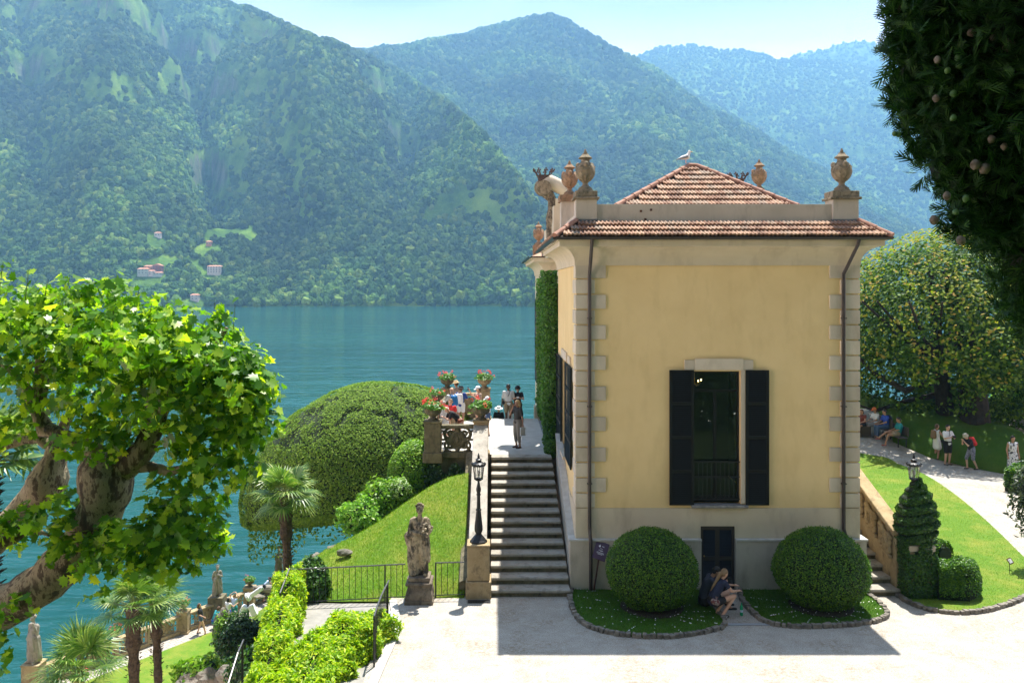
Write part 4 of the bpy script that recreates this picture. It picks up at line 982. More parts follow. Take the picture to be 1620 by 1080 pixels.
def stair_parapet(name, x0, x1, yA, zA, yB, zB, label, m, relief=None):
    t = thing(name, label, 'parapet', ((x0 + x1) / 2, yA, 0))
    MB().add([(x0, yA, zA - .14), (x1, yA, zA - .14), (x1, yB, zB - .14), (x0, yB, zB - .14), (x0, yA, zA), (x1, yA, zA), (x1, yB, zB), (x0, yB, zB)],
             [(3, 2, 1, 0), (4, 5, 6, 7), (0, 1, 5, 4), (1, 2, 6, 5), (2, 3, 7, 6), (3, 0, 4, 7)]).build('coping', SST if relief is None else SND, t, bevel=.03)
    a, b = x0 + .09, x1 - .09
    MB().add([(a, yA, 0), (b, yA, 0), (b, yB, zB - 1.1), (a, yB, zB - 1.1), (a, yA, zA - .141), (b, yA, zA - .141), (b, yB, zB - .141), (a, yB, zB - .141)],
             [(3, 2, 1, 0), (4, 5, 6, 7), (0, 1, 5, 4), (1, 2, 6, 5), (2, 3, 7, 6), (3, 0, 4, 7)]).build('wall_panel', m, t)
    return t
lp = stair_parapet('stair_parapet', -.70, -.20, 23.25, 1.34, 28.75, 3.62, 'long sloping stone parapet rising behind the left lamp post', SND)
MB().add([(-.95, 22.9, -.1), (-.701, 22.9, -.1), (-.701, 28.8, 1.6), (-.95, 28.8, 1.6), (-.95, 22.9, .35), (-.701, 22.9, .45), (-.701, 28.8, 2.75), (-.95, 28.8, 2.66)],
         [(3, 2, 1, 0), (4, 5, 6, 7), (0, 1, 5, 4), (1, 2, 6, 5), (2, 3, 7, 6), (3, 0, 4, 7)]).build('stringer', BAL, lp, bevel=.02)
# --- right hand stairs and carved parapet
def right_stairs():
    t = thing('staircase', 'sunlit stone steps climbing behind the right corner of the villa', 'stairs', (10.5, 22.9, 0))
    for k in range(12):
        y0 = 22.85 + .46 * k; z1 = .185 * (k + 1); MB().box(9.9, 10.92, y0 - .04, y0 + .50, z1 - .08, z1).build('tread', SST, t, bevel=.025)
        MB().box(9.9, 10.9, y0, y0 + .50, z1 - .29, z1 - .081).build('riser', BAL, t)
    p = stair_parapet('stair_parapet', 10.72, 11.12, 22.95, 1.72, 28.6, 3.72, 'golden stone parapet carved with scrolls beside the right hand steps', SND, relief=1)
    q0, q1 = (22.95, 1.72), (28.6, 3.72); sl = (q1[1] - q0[1]) / (q1[0] - q0[0])
    for i in range(6):
        yc = 23.5 + .88 * i; zc = q0[1] + (yc - q0[0]) * sl - .60
        mb = MB()
        for sg in (1, -1):
            for ph in (1, -1):
                P = spiral((10.76, yc + sg * .20, zc + ph * .12 + sg * .20 * sl), .19, 1.4, (0, sg, sg * sl), (0, 0, ph), 22, PI * .2, .15); mb.tube(P, [.06] * len(P), 6)
        P = [(10.76, yc + .12 * math.cos(a), zc + .26 * math.sin(a)) for a in np.linspace(0, 2 * PI, 17)]; mb.tube(P, .035, 6); mb.ball((10.80, yc, zc), .08, 10, 8, (.5, 1, 1.6))
        mb.build('carved_scrolls', SND, p, smooth=True)
right_stairs()
# --- balustrade with carved cartouche panels
def cartouche(c, u, w, h, m, parent, r=.045):
    """pierced carved panel centred at c, spanning w along u and h high"""
    u = Vector(u); z = Vector((0, 0, 1)); c = Vector(c); mb = MB()
    for s in (1, -1):
        for ph in (1, -1):
            P = spiral(c + u * (s * w * .23) + z * (ph * h * .24), w * .20, 1.5, u * s, z * ph, 24, PI * .55, .15, -1); mb.tube(P, [r] * len(P), 6)
        P = [c + u * (s * w * (.36 + .07 * math.sin(a * 2))) + z * (h * .36 * math.cos(a)) for a in np.linspace(0, PI, 11)]; mb.tube(P, [r * .9] * 11, 6)
        mb.tube([c + u * (s * w * .38), c + u * (s * w * .5)], r * .9, 6); mb.tube([c + u * (s * w * .30) + z * h * .3, c + u * (s * w * .5) + z * h * .38], r * .8, 6)
        mb.tube([c + u * (s * w * .28) - z * h * .33, c + u * (s * w * .42) - z * h * .5], r * .9, 6)
    P = [c + u * (w * .19 * math.cos(a)) + z * (h * .36 * math.sin(a)) for a in np.linspace(0, 2 * PI, 25)]; mb.tube(P, r * 1.1, 6)
    nv = u.cross(z) * .03; O = [c + u * (w * .30 * math.cos(a)) + z * (h * .42 * math.sin(a)) for a in np.linspace(0, 2 * PI, 25)[:-1]]; N_ = len(O)
    mb.add([p_ + nv for p_ in O] + [p_ - nv for p_ in O], [tuple(range(N_)), tuple(range(2 * N_ - 1, N_ - 1, -1))] + [(i, (i + 1) % N_, N_ + (i + 1) % N_, N_ + i) for i in range(N_)])
    P = [c + u * (w * .10 * math.cos(a)) + z * (h * .22 * math.sin(a)) for a in np.linspace(0, 2 * PI, 19)]; mb.tube(P, r * .9, 6)
    mb.ball(c, w * .07, 8, 6, (1, 1, 1.8)); mb.ball(c + z * h * .42, w * .09, 8, 6); mb.ball(c - z * h * .42, w * .08, 8, 6)
    return mb.build('carved_panel', m, parent, smooth=True)
def balustrade(a, b, z, npan, label, m, ht=.98, th=.24, group=None, posts=True):
    a, b = Vector(a), Vector(b); d = (b - a); L = d.length; u = d / L; an = math.atan2(u.y, u.x); mid = (a + b) / 2
    t = thing('balustrade', label, 'balustrade', (mid.x, mid.y, z), 0, group)
    MB().obox((mid.x, mid.y, z + ht - .06), (L, th * 1.25, .12), an).build('top_rail', m, t, bevel=.03)
    MB().obox((mid.x, mid.y, z + .10), (L, th * 1.15, .20), an).build('base_rail', m, t, bevel=.02)
    for k in range(npan):
        c = a + u * (L * (k + .5) / npan); cartouche((c.x, c.y, z + .20 + (ht - .32) / 2), (u.x, u.y, 0), min(L / npan, 1.5) * .98, ht - .32, m, t)
        if k and posts: q = a + u * (L * k / npan); MB().obox((q.x, q.y, z + ht / 2), (.2, th, ht - .24), an).build('post', m, t)
    return t
def gatepost(x, y, z, h, w, m, label, group='stone pillars of the terrace balustrade', base=.1):
    t = thing('stone_pillar', label, 'pillar', (x, y, z), 0, group)
    MB().box(x - w / 2, x + w / 2, y - w / 2, y + w / 2, z + base, z + h).build('shaft', m, t, bevel=.02)
    MB().box(x - w / 2 - .05, x + w / 2 + .05, y - w / 2 - .05, y + w / 2 + .05, z - .25, z + base).build('base', m, t, bevel=.03)
    MB().box(x - w / 2 - .03, x + w / 2 + .03, y - w / 2 - .03, y + w / 2 + .03, z + h, z + h + .07).build('cap', m, t, bevel=.02)
    return Vector((x, y, z + h + .071))
GER_L = leafmat('geranium_leaf', (.04, .13, .015), (.10, .24, .03), (.16, .32, .05), .3)
GER_F = leafmat('geranium_flower', (.75, .05, .03), (.85, .10, .06), (.80, .12, .16), .25, tcol=(1.2, .8, .8))
SOIL = mat('soil', (.04, .03, .02), .95)
def flower_bowl(loc, s, label, m=BAL, nflow=12, seed=1):
    t = thing('flower_bowl', label, 'flower bowl', loc, 0, 'stone bowls of red geraniums on the balustrades')
    x, y, z = loc; L = lambda p: [(r * s, zz * s) for r, zz in p]
    MB().lathe(L([(.19, 0), (.19, .04), (.12, .07), (.10, .12), (.15, .16)]), loc, 20).build('foot', m, t)
    MB().lathe(L([(.15, .16), (.25, .22), (.30, .30), (.30, .38), (.325, .40), (.33, .44), (.29, .44), (.27, .40)]), loc, 24, 12, .02).build('bowl', m, t)
    MB().lathe(L([(.27, .39), (.2, .42), (.02, .43)]), loc, 12).build('soil', SOIL, t)
    r_ = np.random.default_rng(seed); n = int(420 * s)
    d = sphere_pts(n); d[:, 2] = abs(d[:, 2]) * .62 - .08; rr = (r_.random(n) ** .4 * .43 * s)[:, None] * (1 + .25 * fbm(d[:, 0] * 3, d[:, 1] * 3, d[:, 2] * 3 + seed, 2)[:, None])
    P = np.array([x, y, z + .44 * s]) + d * rr
    V, fl = scatter(*LEAF, P, d + [0, 0, .6], .085 * s * 1.3, jitter=.5); build_np('foliage', V, fl, GER_L, t)
    for k in range(nflow):
        a = r_.uniform(0, 2 * PI); e = r_.uniform(.2, 1.2); q = Vector((math.cos(a) * math.cos(e), math.sin(a) * math.cos(e), math.sin(e) * .75 + .05)) * (.43 * s * r_.uniform(.95, 1.2)) + Vector((x, y, z + .44 * s))
        pp = sphere_pts(14) * .042 * s * 1.2; V, fl = scatter(*SMALL, np.array(q) + pp, pp, .05 * s, jitter=.3)
        build_np('flower', V, fl, GER_F, t)
    return t
ZB = TZ
p1 = gatepost(-2.08, 29.0, ZB, 1.08, .56, BAL, 'left stone pillar at the front of the terrace balustrade')
p2 = gatepost(-.45, 29.0, ZB, 1.10, .50, SND, 'stone pillar at the head of the sloping stair parapet')
balustrade((-1.80, 29.0), (-.70, 29.0), ZB - .1, 1, 'front terrace balustrade of one carved cartouche panel beside the stairs', BAL, 1.10)
flower_bowl(tuple(p1), .95, 'bowl of red geraniums on the left front pillar of the terrace', nflow=16, seed=3)
flower_bowl(tuple(p2), .98, 'bowl with few red geraniums on the front pillar at the stair head', nflow=7, seed=4)
p3 = gatepost(-2.02, 36.7, ZB, 1.25, .5, SND, 'left stone pillar of the rear terrace balustrade before the lake')
p4 = gatepost(-.43, 36.7, ZB, 1.25, .5, SND, 'right stone pillar of the rear terrace balustrade before the lake')
balustrade((-1.77, 36.7), (-.68, 36.7), ZB, 1, 'rear terrace balustrade in front of the lake between two bowls', SND, 1.12)
flower_bowl(tuple(p3), .95, 'bowl of red geraniums on the left rear pillar, beside a straw hat', nflow=14, seed=5)
flower_bowl(tuple(p4), .95, 'bowl of red geraniums on the right rear pillar behind the white cap', SND, nflow=14, seed=6)
balustrade((-2.2, 29.35), (-2.2, 36.35), ZB, 5, 'side terrace balustrade above the clipped oak, behind the visitors', BAL, 1.05)
p5 = gatepost(-2.2, 33.2, ZB, 1.08, .42, BAL, 'middle pillar on the lake side of the terrace'); flower_bowl(tuple(p5), .8, 'bowl of pinkish geraniums on the middle side pillar behind the bald man', nflow=9, seed=8)
balustrade((1.15, 40.2), (2.0, 40.2), .95, 1, 'short far stone balustrade below the end of the terrace by the ivy', SND, 1.0)
flower_bowl((2.02, 38.6, TZ + .3), .6, 'small pink geranium bowl at the far end of the terrace by the ivy', nflow=5, seed=12)
MB().box(1.80, 2.22, 38.2, 38.9, .5, TZ + .298).build('stone_pillar', CRM); tag(bpy.data.objects['stone_pillar.005'] if 'stone_pillar.005' in bpy.data.objects else bpy.data.objects['stone_pillar'], 'plain cream pillar carrying the small far geranium bowl', 'pillar')
# --- lamp posts
LGL = None
def lamp_glass():
    m, t, p, o = newmat('lamp_glass'); p.inputs['Base Color'].default_value = (.85, .9, .88, 1); p.inputs['Roughness'].default_value = .05
    p.inputs['Transmission Weight'].default_value = .95; p.inputs['IOR'].default_value = 1.1; p.inputs['Alpha'].default_value = .55; return m
LGL = lamp_glass()
def lamp(x, y, z, label):
    t = thing('lamp_post', label, 'lamp post', (x, y, z), 0, 'black iron lamp posts'); l = (x, y, z); t.scale = (.9, .9, .84)
    MB().lathe([(.26, 0), (.26, .05), (.22, .09), (.17, .16), (.10, .24), (.09, .28)], l, 8).build('base', IRON, t)
    MB().lathe([(.08, .28), (.11, .33), (.125, .40), (.12, .52), (.10, .70), (.075, .95), (.065, 1.0), (.085, 1.02), (.085, 1.05), (.06, 1.07), (.048, 1.48), (.065, 1.50), (.065, 1.54), (.05, 1.56), (.07, 1.64), (.075, 1.70), (.05, 1.80), (.035, 1.88), (.03, 1.94), (.09, 1.97), (.10, 2.0)], l, 16).build('post', IRON, t)
    la = MB().lathe([(.13, 2.0), (.14, 2.03), (.12, 2.03)], l, 16)
    for k in range(8):
        a = 2 * PI * k / 8 + .2; la.tube([(x + .125 * math.cos(a), y + .125 * math.sin(a), z + 2.02), (x + .165 * math.cos(a), y + .165 * math.sin(a), z + 2.42)], .009, 4)
    la.lathe([(.17, 2.42), (.20, 2.43), (.215, 2.47), (.20, 2.50), (.12, 2.55), (.09, 2.56), (.085, 2.62), (.10, 2.64), (.05, 2.67), (.03, 2.72), (.04, 2.75), (.02, 2.78), (.012, 2.84)], l, 20)
    for k in range(12):
        a = 2 * PI * k / 12; la.ball((x + .205 * math.cos(a), y + .205 * math.sin(a), z + 2.50), .022, 6, 5, (1, 1, 1.5))
    lt = la.build('lantern', IRON, t)
    MB().lathe([(.12, 2.03), (.158, 2.415)], l, 16).build('glass', LGL, lt)
    MB().lathe([(.012, 2.03), (.012, 2.12), (.04, 2.15), (.045, 2.24), (.02, 2.29)], l, 10).build('bulb', mat('frosted_bulb', (.75, .74, .70), .4), lt)
x0 = (757 - VX) / 59.2
t = thing('stone_pillar', 'golden stone pier at the foot of the stairs carrying the left lamp', 'pillar', (x0, 22.95, 0))
MB().box(x0 - .30, x0 + .30, 22.65, 23.245, .46, 1.36).build('shaft', SND, t, bevel=.03); MB().box(x0 - .34, x0 + .34, 22.6, 23.3, -.05, .46 - .002).build('base', SND, t, bevel=.03)
MB().box(x0 - .31, x0 + .31, 22.63, 23.246, 1.361, 1.42).build('cap', SND, t, bevel=.025)
lamp(x0, 22.93, 1.421, 'tall black lamp post on the pier at the foot of the left stairs')
x1 = (1450 - VX) / 59.2
lamp(x1, 22.95, 1.421, 'black lamp post rising out of the spiral clipped ivy on the right'); 
t = thing('stone_pillar', 'pale stone pier peeping out of the ivy under the right lamp', 'pillar', (x1, 22.95, 0))
MB().box(x1 - .34, x1 + .34, 22.6, 23.3, 0, 1.24).build('shaft', SND, t); MB().box(x1 - .31, x1 + .42, 22.60, 23.3, 1.24, 1.42).build('cap', mat('pale_cap2', (.42, .36, .29), .9, (.50, .44, .36), 5), t, bevel=.04)
# ================================================================ RAILINGS
def railing(pts, h, label, cat='railing', gap=.155, group='black iron railings', rail=.02, double=False):
    pts = [Vector(p) for p in pts]; t = thing('iron_railing', label, cat, pts[0], 0, group)
    up = Vector((0, 0, h)); MB().tube([p + up for p in pts], rail, 6).build('top_rail', mat('worn_iron', (.03, .03, .032), .35, (.12, .12, .12), 30), t); MB().tube([p + Vector((0, 0, .07)) for p in pts], .014, 6).build('bottom_rail', IRON, t)
    d = 0; n = 0; segs = []
    for a, b in zip(pts[:-1], pts[1:]):
        L = (b - a).length
        while d < L: segs.append(a + (b - a) * (d / L)); d += gap
        d -= L
    for i, q in enumerate(segs):
        if i % 16 == 0: MB().box(q.x - .018, q.x + .018, q.y - .018, q.y + .018, q.z - .15, q.z + h + .01).build('post', IRON, t)
        else: MB().tube([q + Vector((0, 0, .07)), q + up], .008, 5).build('bar', IRON, t)
    return t
railing([(-5.35, 22.25, -.02), (-4.9, 22.3, -.02), (-2.36, 22.62, 0)], .93, 'low black railing below the hillside lawn, left of the flower statue')
railing([(-1.56, 22.72, 0), (-.80, 22.78, 0)], .93, 'short black railing panel between the flower statue and the stair pier')
cr = [(-2.62, 18.6, -.02), (-2.63, 19.2, -.01), (-2.62, 19.8, 0), (-2.60, 20.3, 0), (-2.57, 20.8, 0)]
railing(cr, 1.12, 'curved black railing seen end on between the hedge and the pale kerb', gap=.125)
railing([(-5.72, 17.4, -1.75), (-5.76, 18.4, -1.35), (-5.80, 19.3, -1.0), (-5.85, 19.9, -.95)], 1.0, 'sloping black handrail going down beside the yellow green hedge', gap=.16)
railing([(-5.30, 21.1, -.3), (-5.33, 22.2, -.05)], 1.0, 'pale topped rail end poking out of the tall hedge at the fence corner', gap=.3)
# drain grates
for (px, py, w, d, lb) in ((758, 951, .60, .22, 'small dark drain grate in the gravel under the lamp pier'),):
    q = G(px, py, .006); mb = MB().box(q.x - w / 2, q.x + w / 2, q.y - d / 2, q.y + d / 2, .004, .012)
    for i in range(9): mb.box(q.x - w / 2 + .03 + i * .06, q.x - w / 2 + .06 + i * .06, q.y - d / 2 + .02, q.y + d / 2 - .02, .0125, .02)
    tag(mb.build('drain_grate', IRON), lb, 'drain')
a = G(1150, 987, .01); b = G(1219, 986, .01)
tag(MB().box(a.x, b.x, a.y - .05, a.y + .05, .003, .016).build('drain_channel', mat('galvanised', (.30, .32, .35), .5)), 'thin grey metal strip across the path between the two grass beds', 'drain')
q = G(612, 978, .055); tag(MB().box(q.x - .12, q.x + .12, q.y - .55, q.y + .5, .05, .055).build('drain_grate', mat('galvanised', (.3, .32, .35))), 'long grey grate in the pale kerb by the railing', 'drain')
# --- lakeside balustrade on the promenade
for k, (d0, d1, lb) in enumerate(((1.9, 9.3, 'left run of the lakeside balustrade, by the bottom palm'), (9.9, BL - 4.2, 'middle run of the lakeside balustrade with three girls beside it'), (BL - 3.6, BL + 1.5, 'far run of the lakeside balustrade with shade in its darker stone, under the leaning visitor'))):
    A_, B_ = bpt(d0), bpt(d1); balustrade((A_.x, A_.y), (B_.x, B_.y), PZ, max(2, int((d1 - d0) / 1.5)), lb, SND if k < 1 else BAL if k == 2 else SND, 1.0, .3, group='runs of the lakeside balustrade')  # far run takes darker stone, putting its shade into the colour
def mpost(d, lb, h=1.15, w=.6):
    q = bpt(d); return gatepost(q.x, q.y, PZ, h, w, SND, lb, 'posts of the lakeside balustrade')
mp1 = mpost(1.5, 'corner post of the lakeside balustrade at the bottom left', 1.2, .8); mp2 = mpost(9.6, 'lakeside balustrade post just behind the two tall palms')
# ================================================================ STATUES
def statue(loc, h, rz, label, m, basket=False, ped=None, arm=1):
    t = thing('statue', label, 'statue', loc); k = h / 1.75; x0, y0, z0 = loc
    c, s = math.cos(rz), math.sin(rz)
    def L(x, y, z): return (x0 + (x * c - y * s) * k, y0 + (x * s + y * c) * k, z0 + z * k)
    C = [(L(-.02, 0, .95), .17 * k, L(0, -.0, 1.18), .13 * k), (L(-.06, 0, 1.20), .12 * k, L(-.13, 0, 1.36), .075 * k), (L(.06, 0, 1.20), .12 * k, L(.15, 0, 1.36), .075 * k), (L(0, -.01, 1.38), .07 * k, L(.01, -.03, 1.52), .05 * k),
         (L(.01, -.05, 1.62), .095 * k, (1, 1.05, 1.25)), (L(.01, -.12, 1.58), .05 * k, (1, 1, 1)), (L(.01, -.15, 1.60), .018 * k, (1, 1, 1.4)),
         (L(-.07, 0, .95), .17 * k, L(-.13, .02, .10), .16 * k), (L(.07, -.02, .92), .16 * k, L(.11, -.10, .50), .10 * k), (L(.11, -.10, .50), .10 * k, L(.13, -.02, .08), .08 * k), (L(0, .06, .9), .14 * k, L(0, .1, .1), .2 * k),
         (L(.13, -.02, .06), .06 * k, L(.16, -.16, .04), .045 * k), (L(-.12, -.05, .06), .08 * k, L(-.16, -.17, .04), .05 * k)]
    if basket:
        C += [(L(-.18, 0, 1.34), .07 * k, L(-.24, -.06, 1.08), .055 * k), (L(-.24, -.06, 1.08), .055 * k, L(.06, -.24, 1.06), .04 * k), (L(.20, 0, 1.34), .065 * k, L(.27, -.10, 1.10), .05 * k), (L(.27, -.10, 1.10), .05 * k, L(.20, -.28, 1.02), .04 * k), (L(-.26, 0, .95), .12 * k, L(-.20, .02, .80), .14 * k), (L(-.2, -.06, .98), .09 * k, L(.14, -.14, .86), .07 * k), (L(-.2, 0, .8), .1 * k, L(-.2, .02, .15), .10 * k), (L(.17, -.02, .95), .08 * k, L(.20, -.02, .35), .06 * k)]
    else:
        C += [(L(-.18, 0, 1.34), .07 * k, L(-.26, .03, 1.05), .055 * k), (L(-.26, .03, 1.05), .055 * k, L(-.20, -.08, .85), .06 * k), (L(.20, 0, 1.34), .07 * k, L(.25, -.06, 1.08), .055 * k), (L(.25, -.06, 1.08), .055 * k, L(.06 if arm > 0 else .2, -.2, 1.22 if arm > 0 else 1.5), .045 * k), (L(.12, 0, .9), .14 * k, L(.16, .04, .2), .15 * k)]
    def folds(co):
        z = (co[:, 2] - z0) / k; lower = np.clip((1.15 - z) * 3, .15, 1); a = co[:, 0] * c + co[:, 1] * s
        return k * lower * (.028 * fbm(co[:, 0] / k * 8 + z * 1.5, co[:, 1] / k * 8, z * 1.3, 3, 4, ridged=True)) - .004 + .006 * fbm(co[:, 0] * 25, co[:, 1] * 25, co[:, 2] * 25, 2)
    blob('figure', C, m, t, .017 * k, disp=folds)
    hr = MB(); r_ = random.Random(3)
    for i in range(26):
        a = r_.uniform(0, 2 * PI); e = r_.uniform(-.1, 1.5); hr.ball(L(.01 + .10 * math.cos(a) * math.cos(e), -.04 + .11 * abs(math.sin(a)) * math.cos(e) * (1 if math.sin(a) > -.3 else .6), 1.65 + .11 * math.sin(e)), .032 * k, 7, 5)
    hr.build('hair', m, t, smooth=True)
    if basket:
        b = MB()
        for i in range(40):
            a = r_.uniform(0, 2 * PI); rr = r_.uniform(0, .15); b.ball(L(.18 + rr * math.cos(a), -.24 + rr * math.sin(a) * .7, 1.12 + r_.uniform(0, .22) * (1 - rr * 3)), r_.uniform(.028, .042) * k, 7, 5)
        b.build('flower_basket', m, t, smooth=True)
    return t
STAT = old_stone('statue_stone', (.30, .24, .155), (.46, .39, .28), (.028, .026, .022), 2.6, .44, .58)
q = G(666, 941, 0); x, y = q.x, 22.55
t = thing('statue_pedestal', 'dark moulded stone pedestal under the flower basket statue by the railing', 'pedestal', (x, y, 0))
PD = old_stone('dark_pedestal_stone', (.14, .11, .085), (.24, .20, .15), (.05, .045, .04), 3)
def sqlathe(prof, x, y, z, name, m, t): 
    mb = MB().lathe([(r * 1.414, h_) for r, h_ in prof], (0, 0, 0), 4); c, s = math.cos(PI / 4), math.sin(PI / 4)
    mb.v = [(x + a * c - b * s, y + a * s + b * c, z + d) for a, b, d in mb.v]; return mb.build(name, m, t, bevel=.02)
sqlathe([(.375, 0), (.375, .12)], x, y, -.02, 'plinth', PD, t); sqlathe([(.355, .101), (.36, .16), (.345, .26), (.30, .38), (.285, .45), (.30, .47)], x, y, 0, 'body', PD, t)
sqlathe([(.33, .471), (.35, .50), (.35, .54), (.30, .56)], x, y, 0, 'cornice', PD, t); sqlathe([(.28, .561), (.29, .68)], x, y, 0, 'top_block', PD, t)
statue((x - .01, y + .02, .68), 1.86, 0, 'stone woman holding a basket of flowers on the pedestal by the railing', STAT, True)
q = bpt(11.8); MB().box(q.x - .42, q.x + .42, q.y - .42, q.y + .42, PZ, PZ + 1.35).build('statue_pedestal', BAL); tag([o for o in bpy.data.objects if o.name.startswith('statue_pedestal')][-1], 'dark block under the lakeside statue behind the posing girls', 'pedestal')
GST = old_stone('grey_statue_stone', (.24, .215, .18), (.36, .33, .28), (.07, .06, .05), 2.0, .5, .7)
q = W(338, 946, bpt(11.8).y); statue((bpt(11.8).x, bpt(11.8).y, PZ + 1.35), 1.75, .5, 'grey draped statue on the lakeside balustrade above the posing girls', GST)
statue((bpt(1.5).x, bpt(1.5).y, mp1.z), 2.25, -.4, 'pale statue at the bottom left corner with one hand raised to its head', GST, arm=-1)
q = W(447, 897, bpt(BL - 1.8).y); qq = bpt(BL - 1.8)
gatepost(qq.x, qq.y, PZ, 1.3, .6, BAL, 'dark post behind the single palm trunk', 'posts of the lakeside balustrade'); statue((qq.x, qq.y, PZ + 1.4), 1.5, .8, 'dark statue almost hidden behind the single palm trunk', BAL)
mp3 = mpost(BL - 4.0, 'lakeside balustrade post carrying a dark plant bowl'); flower_bowl(tuple(mp3), .9, 'dark bowl of spiky plants on the lakeside balustrade', nflow=3, seed=21)
mp4 = bpt(5.6, 0, PZ + 1.0); flower_bowl(tuple(mp4), .9, 'bowl of red geraniums on the lakeside balustrade behind the bottom palm', SND, nflow=14, seed=22)
mp6 = bpt(2.8, 1.6, PZ); flower_bowl(tuple(mp6), 1.1, 'red flowers on the ground below the bottom left statue', SND, nflow=8, seed=23)
mp7 = bpt(9.6, 0, mp2.z); flower_bowl(tuple(mp2), .9, 'bowl of pink flowers beside the heads of the two tall palms', SND, nflow=9, seed=24)
# ================================================================ SIGNS, FLOODLIGHT, GULL
def text_mesh(s, size, m, parent, M_, name='lettering'):
    cu = bpy.data.curves.new('t', 'FONT'); cu.body = s; cu.size = size; cu.align_x = 'CENTER'; cu.align_y = 'CENTER'; cu.extrude = .0015
    o = bpy.data.objects.new('t', cu); COL.objects.link(o); dg = bpy.context.evaluated_depsgraph_get(); me = bpy.data.meshes.new_from_object(o.evaluated_get(dg)); bpy.data.objects.remove(o)
    me.transform(M_); me.name = name; ob = link(name, me, m, parent); return ob
def sign():
    b = G(939.5, 934, .05); c = W(950.5, 871, b.y - .02); t_=None; d = thing('sign', 'purple sign board on a slim post leaning beside the left box ball', 'sign', b)
    PUR = mat('purple_enamel', (.055, .022, .055), .4); WH = mat('white_print', (.8, .8, .8), .6)
    top = W(947, 885, b.y - .01); MB().tube([b, top], .022, 6).build('post', mat('rust_red_post', (.07, .02, .015), .5), d); MB().box(b.x - .06, b.x + .06, b.y - .05, b.y + .05, .05, .062).build('foot', mat('galvanised', (.3, .3, .3)), d)
    u_ = Vector((.29, -.04, -.097)).normalized(); v_ = Vector((.16, .25, .37)).normalized(); M_ = Matrix.Translation(c - Vector(b)) @ Matrix((u_, v_, u_.cross(v_))).transposed().to_4x4()
    w, h = .36, .50; mb = MB().box(-w / 2, w / 2, -h / 2, h / 2, -.006, .006); mb.v = [tuple(M_ @ Vector(p)) for p in mb.v]
    o = link('board', mesh_np('board', mb.v, mb.f), PUR, d); bm_fix(o.data)
    Z = lambda x, y: M_ @ Matrix.Translation((x, y, .008))
    text_mesh('FAI', .045, WH, d, Z(.035, .125)); text_mesh('Loggia', .050, WH, d, Z(0, .01))
    for (lx, ly, lw) in ((0, .06, .07), (0, -.05, .20), (.005, -.075, .21), (0, -.10, .13)):
        mb = MB().box(lx - lw / 2, lx + lw / 2, ly - .004, ly + .004, .0065, .0085); mb.v = [tuple(M_ @ Vector(p)) for p in mb.v]; bm_fix(link('small_print', mesh_np('small_print', mb.v, mb.f), WH, d).data)
    mb = MB().prism([(-.05, 0), (-.03, -.03), (0, -.03), (.015, 0), (0, .012), (-.012, .045), (-.03, .012)], 0, .002); mb.v = [tuple(M_ @ Vector((p[0] - .045, p[1] + .12, p[2] + .007))) for p in mb.v]
    o = link('emblem', mesh_np('emblem', mb.v, mb.f), WH, d)
sign()
def small_sign():
    b = GR(1597, 909); b.z += .04; t = thing('garden_label', 'tiny white plaque on a thin stake in the bright right lawn', 'plant label', b)
    MB().tube([b, b + Vector((0, 0, .38))], .009, 5).build('stake', IRON, t); MB().obox(b + Vector((.02, 0, .36)), (.13, .012, .17), 0, R(-35), R(-25)).build('plaque', mat('brown_frame', (.12, .04, .02), .5), t); MB().obox(b + Vector((.02, -.008, .365)), (.09, .012, .12), 0, R(-35), R(-25)).build('paper', mat('white_print', (.8, .8, .8)), t)
small_sign()
def floodlight():
    b = W(392.5, 982, 43.2); t = thing('floodlight', 'white floodlight tilted on a black post on the grassy bank', 'floodlight', b); WP = mat('white_metal', (.72, .74, .76), .35)
    MB().tube([b, b + Vector((0, 0, 1.1))], .06, 8).build('post', IRON, t)
    h = b + Vector((.0, 0, 1.2)); mb = MB().tube([h + Vector((-.05, 0, 0)), h + Vector((.06, 0, .06))], [.22, .2], 12); mb.build('joint', WP, t)
    MB().obox(h + Vector((.42, 0, .28)), (.75, .22, .22), 0, 0, R(-35)).build('barrel', WP, t, bevel=.05); MB().obox(h + Vector((.82, 0, .56)), (.12, .18, .18), 0, 0, R(-35)).build('lens', IRON, t, bevel=.03)
    MB().obox(b + Vector((-.22, 0, .55)), (.35, .3, .55), 0, R(10), R(25)).build('gear_box', WP, t, bevel=.08); MB().obox(b + Vector((.25, 0, .55)), (.32, .3, .6), 0, 0, R(-25)).build('gear_box', WP, t, bevel=.06)
floodlight()
